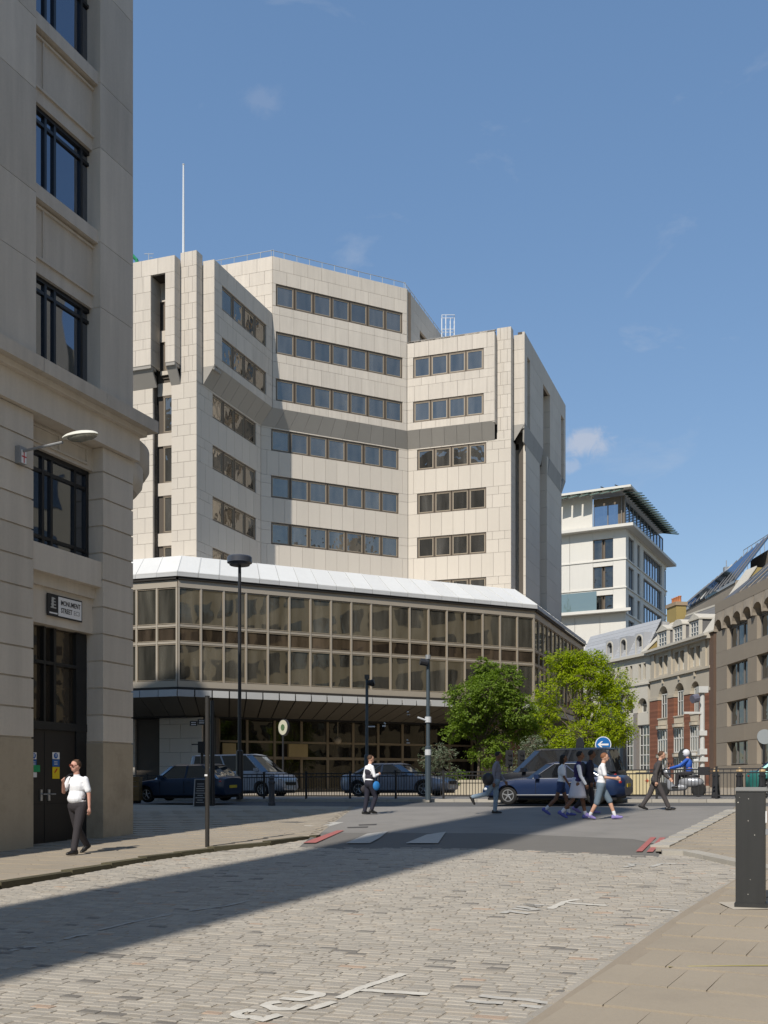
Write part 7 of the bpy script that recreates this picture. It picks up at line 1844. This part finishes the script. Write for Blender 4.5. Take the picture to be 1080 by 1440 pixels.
# group of young people
blue_sh = material('blue_white_trainer', (.10, .11, .36), .6); purp_sh = material('lilac_trainer', (.22, .18, .42), .6); wsock = material('white_sock', (.65, .65, .68), .9)
q = at(789, 1147)
person('dark haired girl in white tee shirt and denim shorts, leftmost of the young group', q, (.97, -.12), 1.66, legs=((20, 8), (-20, 24)), arms=((-12, 15, 5), (12, 20, 5)), lean=3, skin_=skin_d, hair=hair_k,
    shirt=white_c, trousers=material('denim_shorts', (.035, .055, .13), .9), shoe=blue_sh, leg_w='short', long_hair=True, socks=wsock, build=.9)
q = at(812, 1151)
r, W_, U = person('young person in a purple jacket with a white sleeve and long white skirt', q, (.97, -.12), 1.74, legs=((18, 6), (-18, 22)), arms=((-4, 14, 5), (10, 18, 5)), lean=3, skin_=skin_d, hair=hair_k,
    shirt=material('purple_jacket', (.035, .025, .10), .8), trousers=None, shoe=blue_sh, sleeves='long', socks=wsock, build=.95, skirt=material('white_skirt', (.55, .54, .60), .9), jacket=True)
sh, el, wr, _f = W_[1]
mb = MB(); mb.limb(sh+Vector((0, -.015, -.03)), el+Vector((0, -.02, 0)), .058, .048, 10); mb.limb(el+Vector((0, -.02, 0)), wr+Vector((0, -.015, .02)), .048, .038, 10)
o = mb.obj('sleeve_stripe', white_c, r, smooth=True); o.matrix_parent_inverse = Matrix.Identity(4)
q = at(828, 1144)
r, W_, U = person('young person in dark clothes with a backpack, half hidden in the middle of the group', q, (.97, -.12), 1.74, legs=((12, 6), (-16, 20)), arms=((8, 15, 5), (-8, 20, 5)), lean=4, skin_=skin_d, hair=hair_k,
    shirt=material('dark_top', (.03, .028, .045), .9), trousers=grey_t, shoe=purp_sh, sleeves='long', socks=None)
mb = MB(); mb.ell(U(.28, -.20), .12, .15, .23, 14); bag_thing('grey_backpack', 'dark grey backpack on the half hidden member of the young group', 'bag', r, [('pouch', mb, material('dark_grey_cloth', (.05, .05, .055), .9))])
q = at(845, 1152)
person('auburn haired young person in white tee shirt and grey shorts, rightmost of the group', q, (.97, -.16), 1.72, legs=((30, 10), (-14, 14)), arms=((20, 60, 5), (14, 72, 5)), lean=5, skin_=skin, hair=hair_r,
    shirt=material('bright_white_cotton', (.72, .72, .74), .9), trousers=material('grey_denim', (.12, .16, .20), .9), shoe=purp_sh, leg_w='knee', socks=wsock, build=.95)
# man in a dark suit
q = at(922, 1139)
person('man in a dark grey suit leaning forward as he walks right along the crossing', q, (.97, -.15), 1.75, legs=((-22, 8), (26, 4)), arms=((24, 25, 6), (-20, 20, 6)), lean=11, skin_=skin, hair=hair_b, shirt=material('grey_suit', (.065, .058, .058), .9, namp=.06), trousers=material('grey_suit', (.065, .058, .058), .9),
    shoe=blk_sh, sleeves='long', jacket=True, build=1.02)
# scooter and rider behind the railing
p = lane(958, 2.6); z = gz(*p); sc_ = thing('motor_scooter', 'silver and dark motor scooter behind the right railing', 'scooter', (0, 0, 0)); sil = carpaint('scooter_silver', (.30, .31, .33))
def W2(root):
    d = RD*-1; root.matrix_basis = Matrix(((d.x, -d.y, 0, p.x), (d.y, d.x, 0, p.y), (0, 0, 1, z), (0, 0, 0, 1)))
for x in (-.62, .68):
    wh = MB().lathe((x, 0, .27), [(.16, -.05), (.25, -.06), (.27, -.03), (.27, .03), (.25, .06), (.16, .05)], 24, (0, 1, 0)).obj('wheel', tyre_m, sc_, smooth=True); MB().lathe((x, -.03, .27), [(0, 0), (.16, 0), (.16, .06), (0, .06)], 16, (0, 1, 0)).obj('rim', rim_m, wh)
mb = MB(); mb.ell((-.35, 0, .55), .48, .17, .20, 14); mb.limb((-.1, 0, .36), (.35, 0, .32), .13, .12); mb.limb((.38, 0, .35), (.50, 0, .85), .13, .10); mb.ell((.53, 0, .90), .16, .17, .18, 12); o = place(bpy.data.objects.new('body', remesh(mb, .02, sil, 'body')), sc_)
MB().ell((-.32, 0, .76), .36, .15, .07, 12).obj('seat', black_paint, sc_, smooth=True); MB().tube([(.66, 0, .3), (.48, 0, .95)], .035, 8).obj('fork', rim_m, sc_)
mb = MB(); mb.tube([(.42, -.34, 1.04), (.48, -.1, 1.0), (.48, .1, 1.0), (.42, .34, 1.04)], .018, 8); mb.obj('handlebar', black_paint, sc_); MB().ell((.66, 0, .88), .06, .08, .07, 10).obj('headlight', lamp_c, sc_, smooth=True)
for s in (-1, 1): mb = MB(); mb.tube([(.45, s*.2, 1.03), (.40, s*.34, 1.2)], .008, 5); mb.ell((.40, s*.36, 1.22), .02, .06, .04, 8); mb.obj('mirror', black_paint, sc_)
A = [(.62, -.2, .98), (.62, .2, .98), (.50, .17, 1.32), (.50, -.17, 1.32)]; MB().hexa(A, [(x+.012, y, zz_) for x, y, zz_ in A]).obj('windscreen', glass('scooter_screen', (.8, .8, .8), .3, (.10, .10, .10)), sc_, fix=True)
mb = MB(); mb.box(-1.0, -.62, -.2, .2, .80, 1.10); mb.obj('top_box', black_paint, sc_); W2(sc_)
rd = thing('person', 'scooter rider in a white helmet and blue jacket seated behind the right railing', 'person', (0, 0, 0)); V = Vector
B = MB(); T_ = MB(); P_ = MB()
for s in (-1, 1):
    hp = V((-.3, s*.10, .86)); kn_ = V((.10, s*.17, .84)); an = V((.16, s*.15, .42)); B.limb(hp, kn_, .07, .05); B.limb(kn_, an, .05, .035); B.limb(an+V((-.03, 0, -.04)), an+V((.14, 0, -.06)), .035, .03)
    P_.limb(hp, kn_, .092, .072); P_.limb(kn_, an, .07, .055)
    sh = V((-.22, s*.18, 1.36)); el = V((.02, s*.27, 1.15)); wr = V((.34, s*.31, 1.06)); B.limb(sh, el, .045, .036); B.limb(el, wr, .036, .025)
    for k in range(4): c = wr+V((.07, (k-1.5)*.02, .0)); B.limb(c, c+V((.03, 0, -.01)), .011, .01, 6); B.limb(c+V((.03, 0, -.01)), c+V((.02, 0, -.045)), .01, .009, 6)
    B.limb(wr, wr+V((.06, 0, 0)), .026, .034); B.limb(wr+V((.03, -s*.03, 0)), wr+V((.08, -s*.045, -.02)), .011, .01, 6)
    T_.limb(sh, el, .066, .055); T_.limb(el, wr, .055, .042)
B.ell((-.3, 0, .90), .12, .16, .12); B.ell((-.28, 0, 1.15), .11, .16, .22); B.limb((-.24, 0, 1.38), (-.20, 0, 1.52), .055, .05); B.ell((-.18, 0, 1.60), .09, .075, .11, 14)
T_.ell((-.29, 0, .98), .135, .17, .13); T_.ell((-.27, 0, 1.2), .135, .185, .22); T_.ell((-.23, 0, 1.36), .09, .19, .07); P_.ell((-.3, 0, .90), .135, .17, .11)
place(bpy.data.objects.new('body', remesh(B, .0115, skin, 'body')), rd); place(bpy.data.objects.new('jacket', remesh(T_, .015, material('blue_jacket', (.03, .10, .42), .8), 'jacket')), rd); place(bpy.data.objects.new('trousers', remesh(P_, .015, grey_t, 'trousers')), rd)
for s in (-1, 1): MB().limb((.13, s*.15, .37), (.30, s*.15, .355), .045, .038, 10).obj('shoe', blk_sh, rd, smooth=True)
hl = MB().ell((-.18, 0, 1.62), .135, .125, .145, 18, ring=14).obj('helmet', material('white_helmet', (.65, .65, .66), .3, spec=.6), rd, smooth=True)
MB().ell((-.125, 0, 1.615), .095, .105, .055, 14).obj('visor', car_glass, hl, smooth=True); W2(rd)
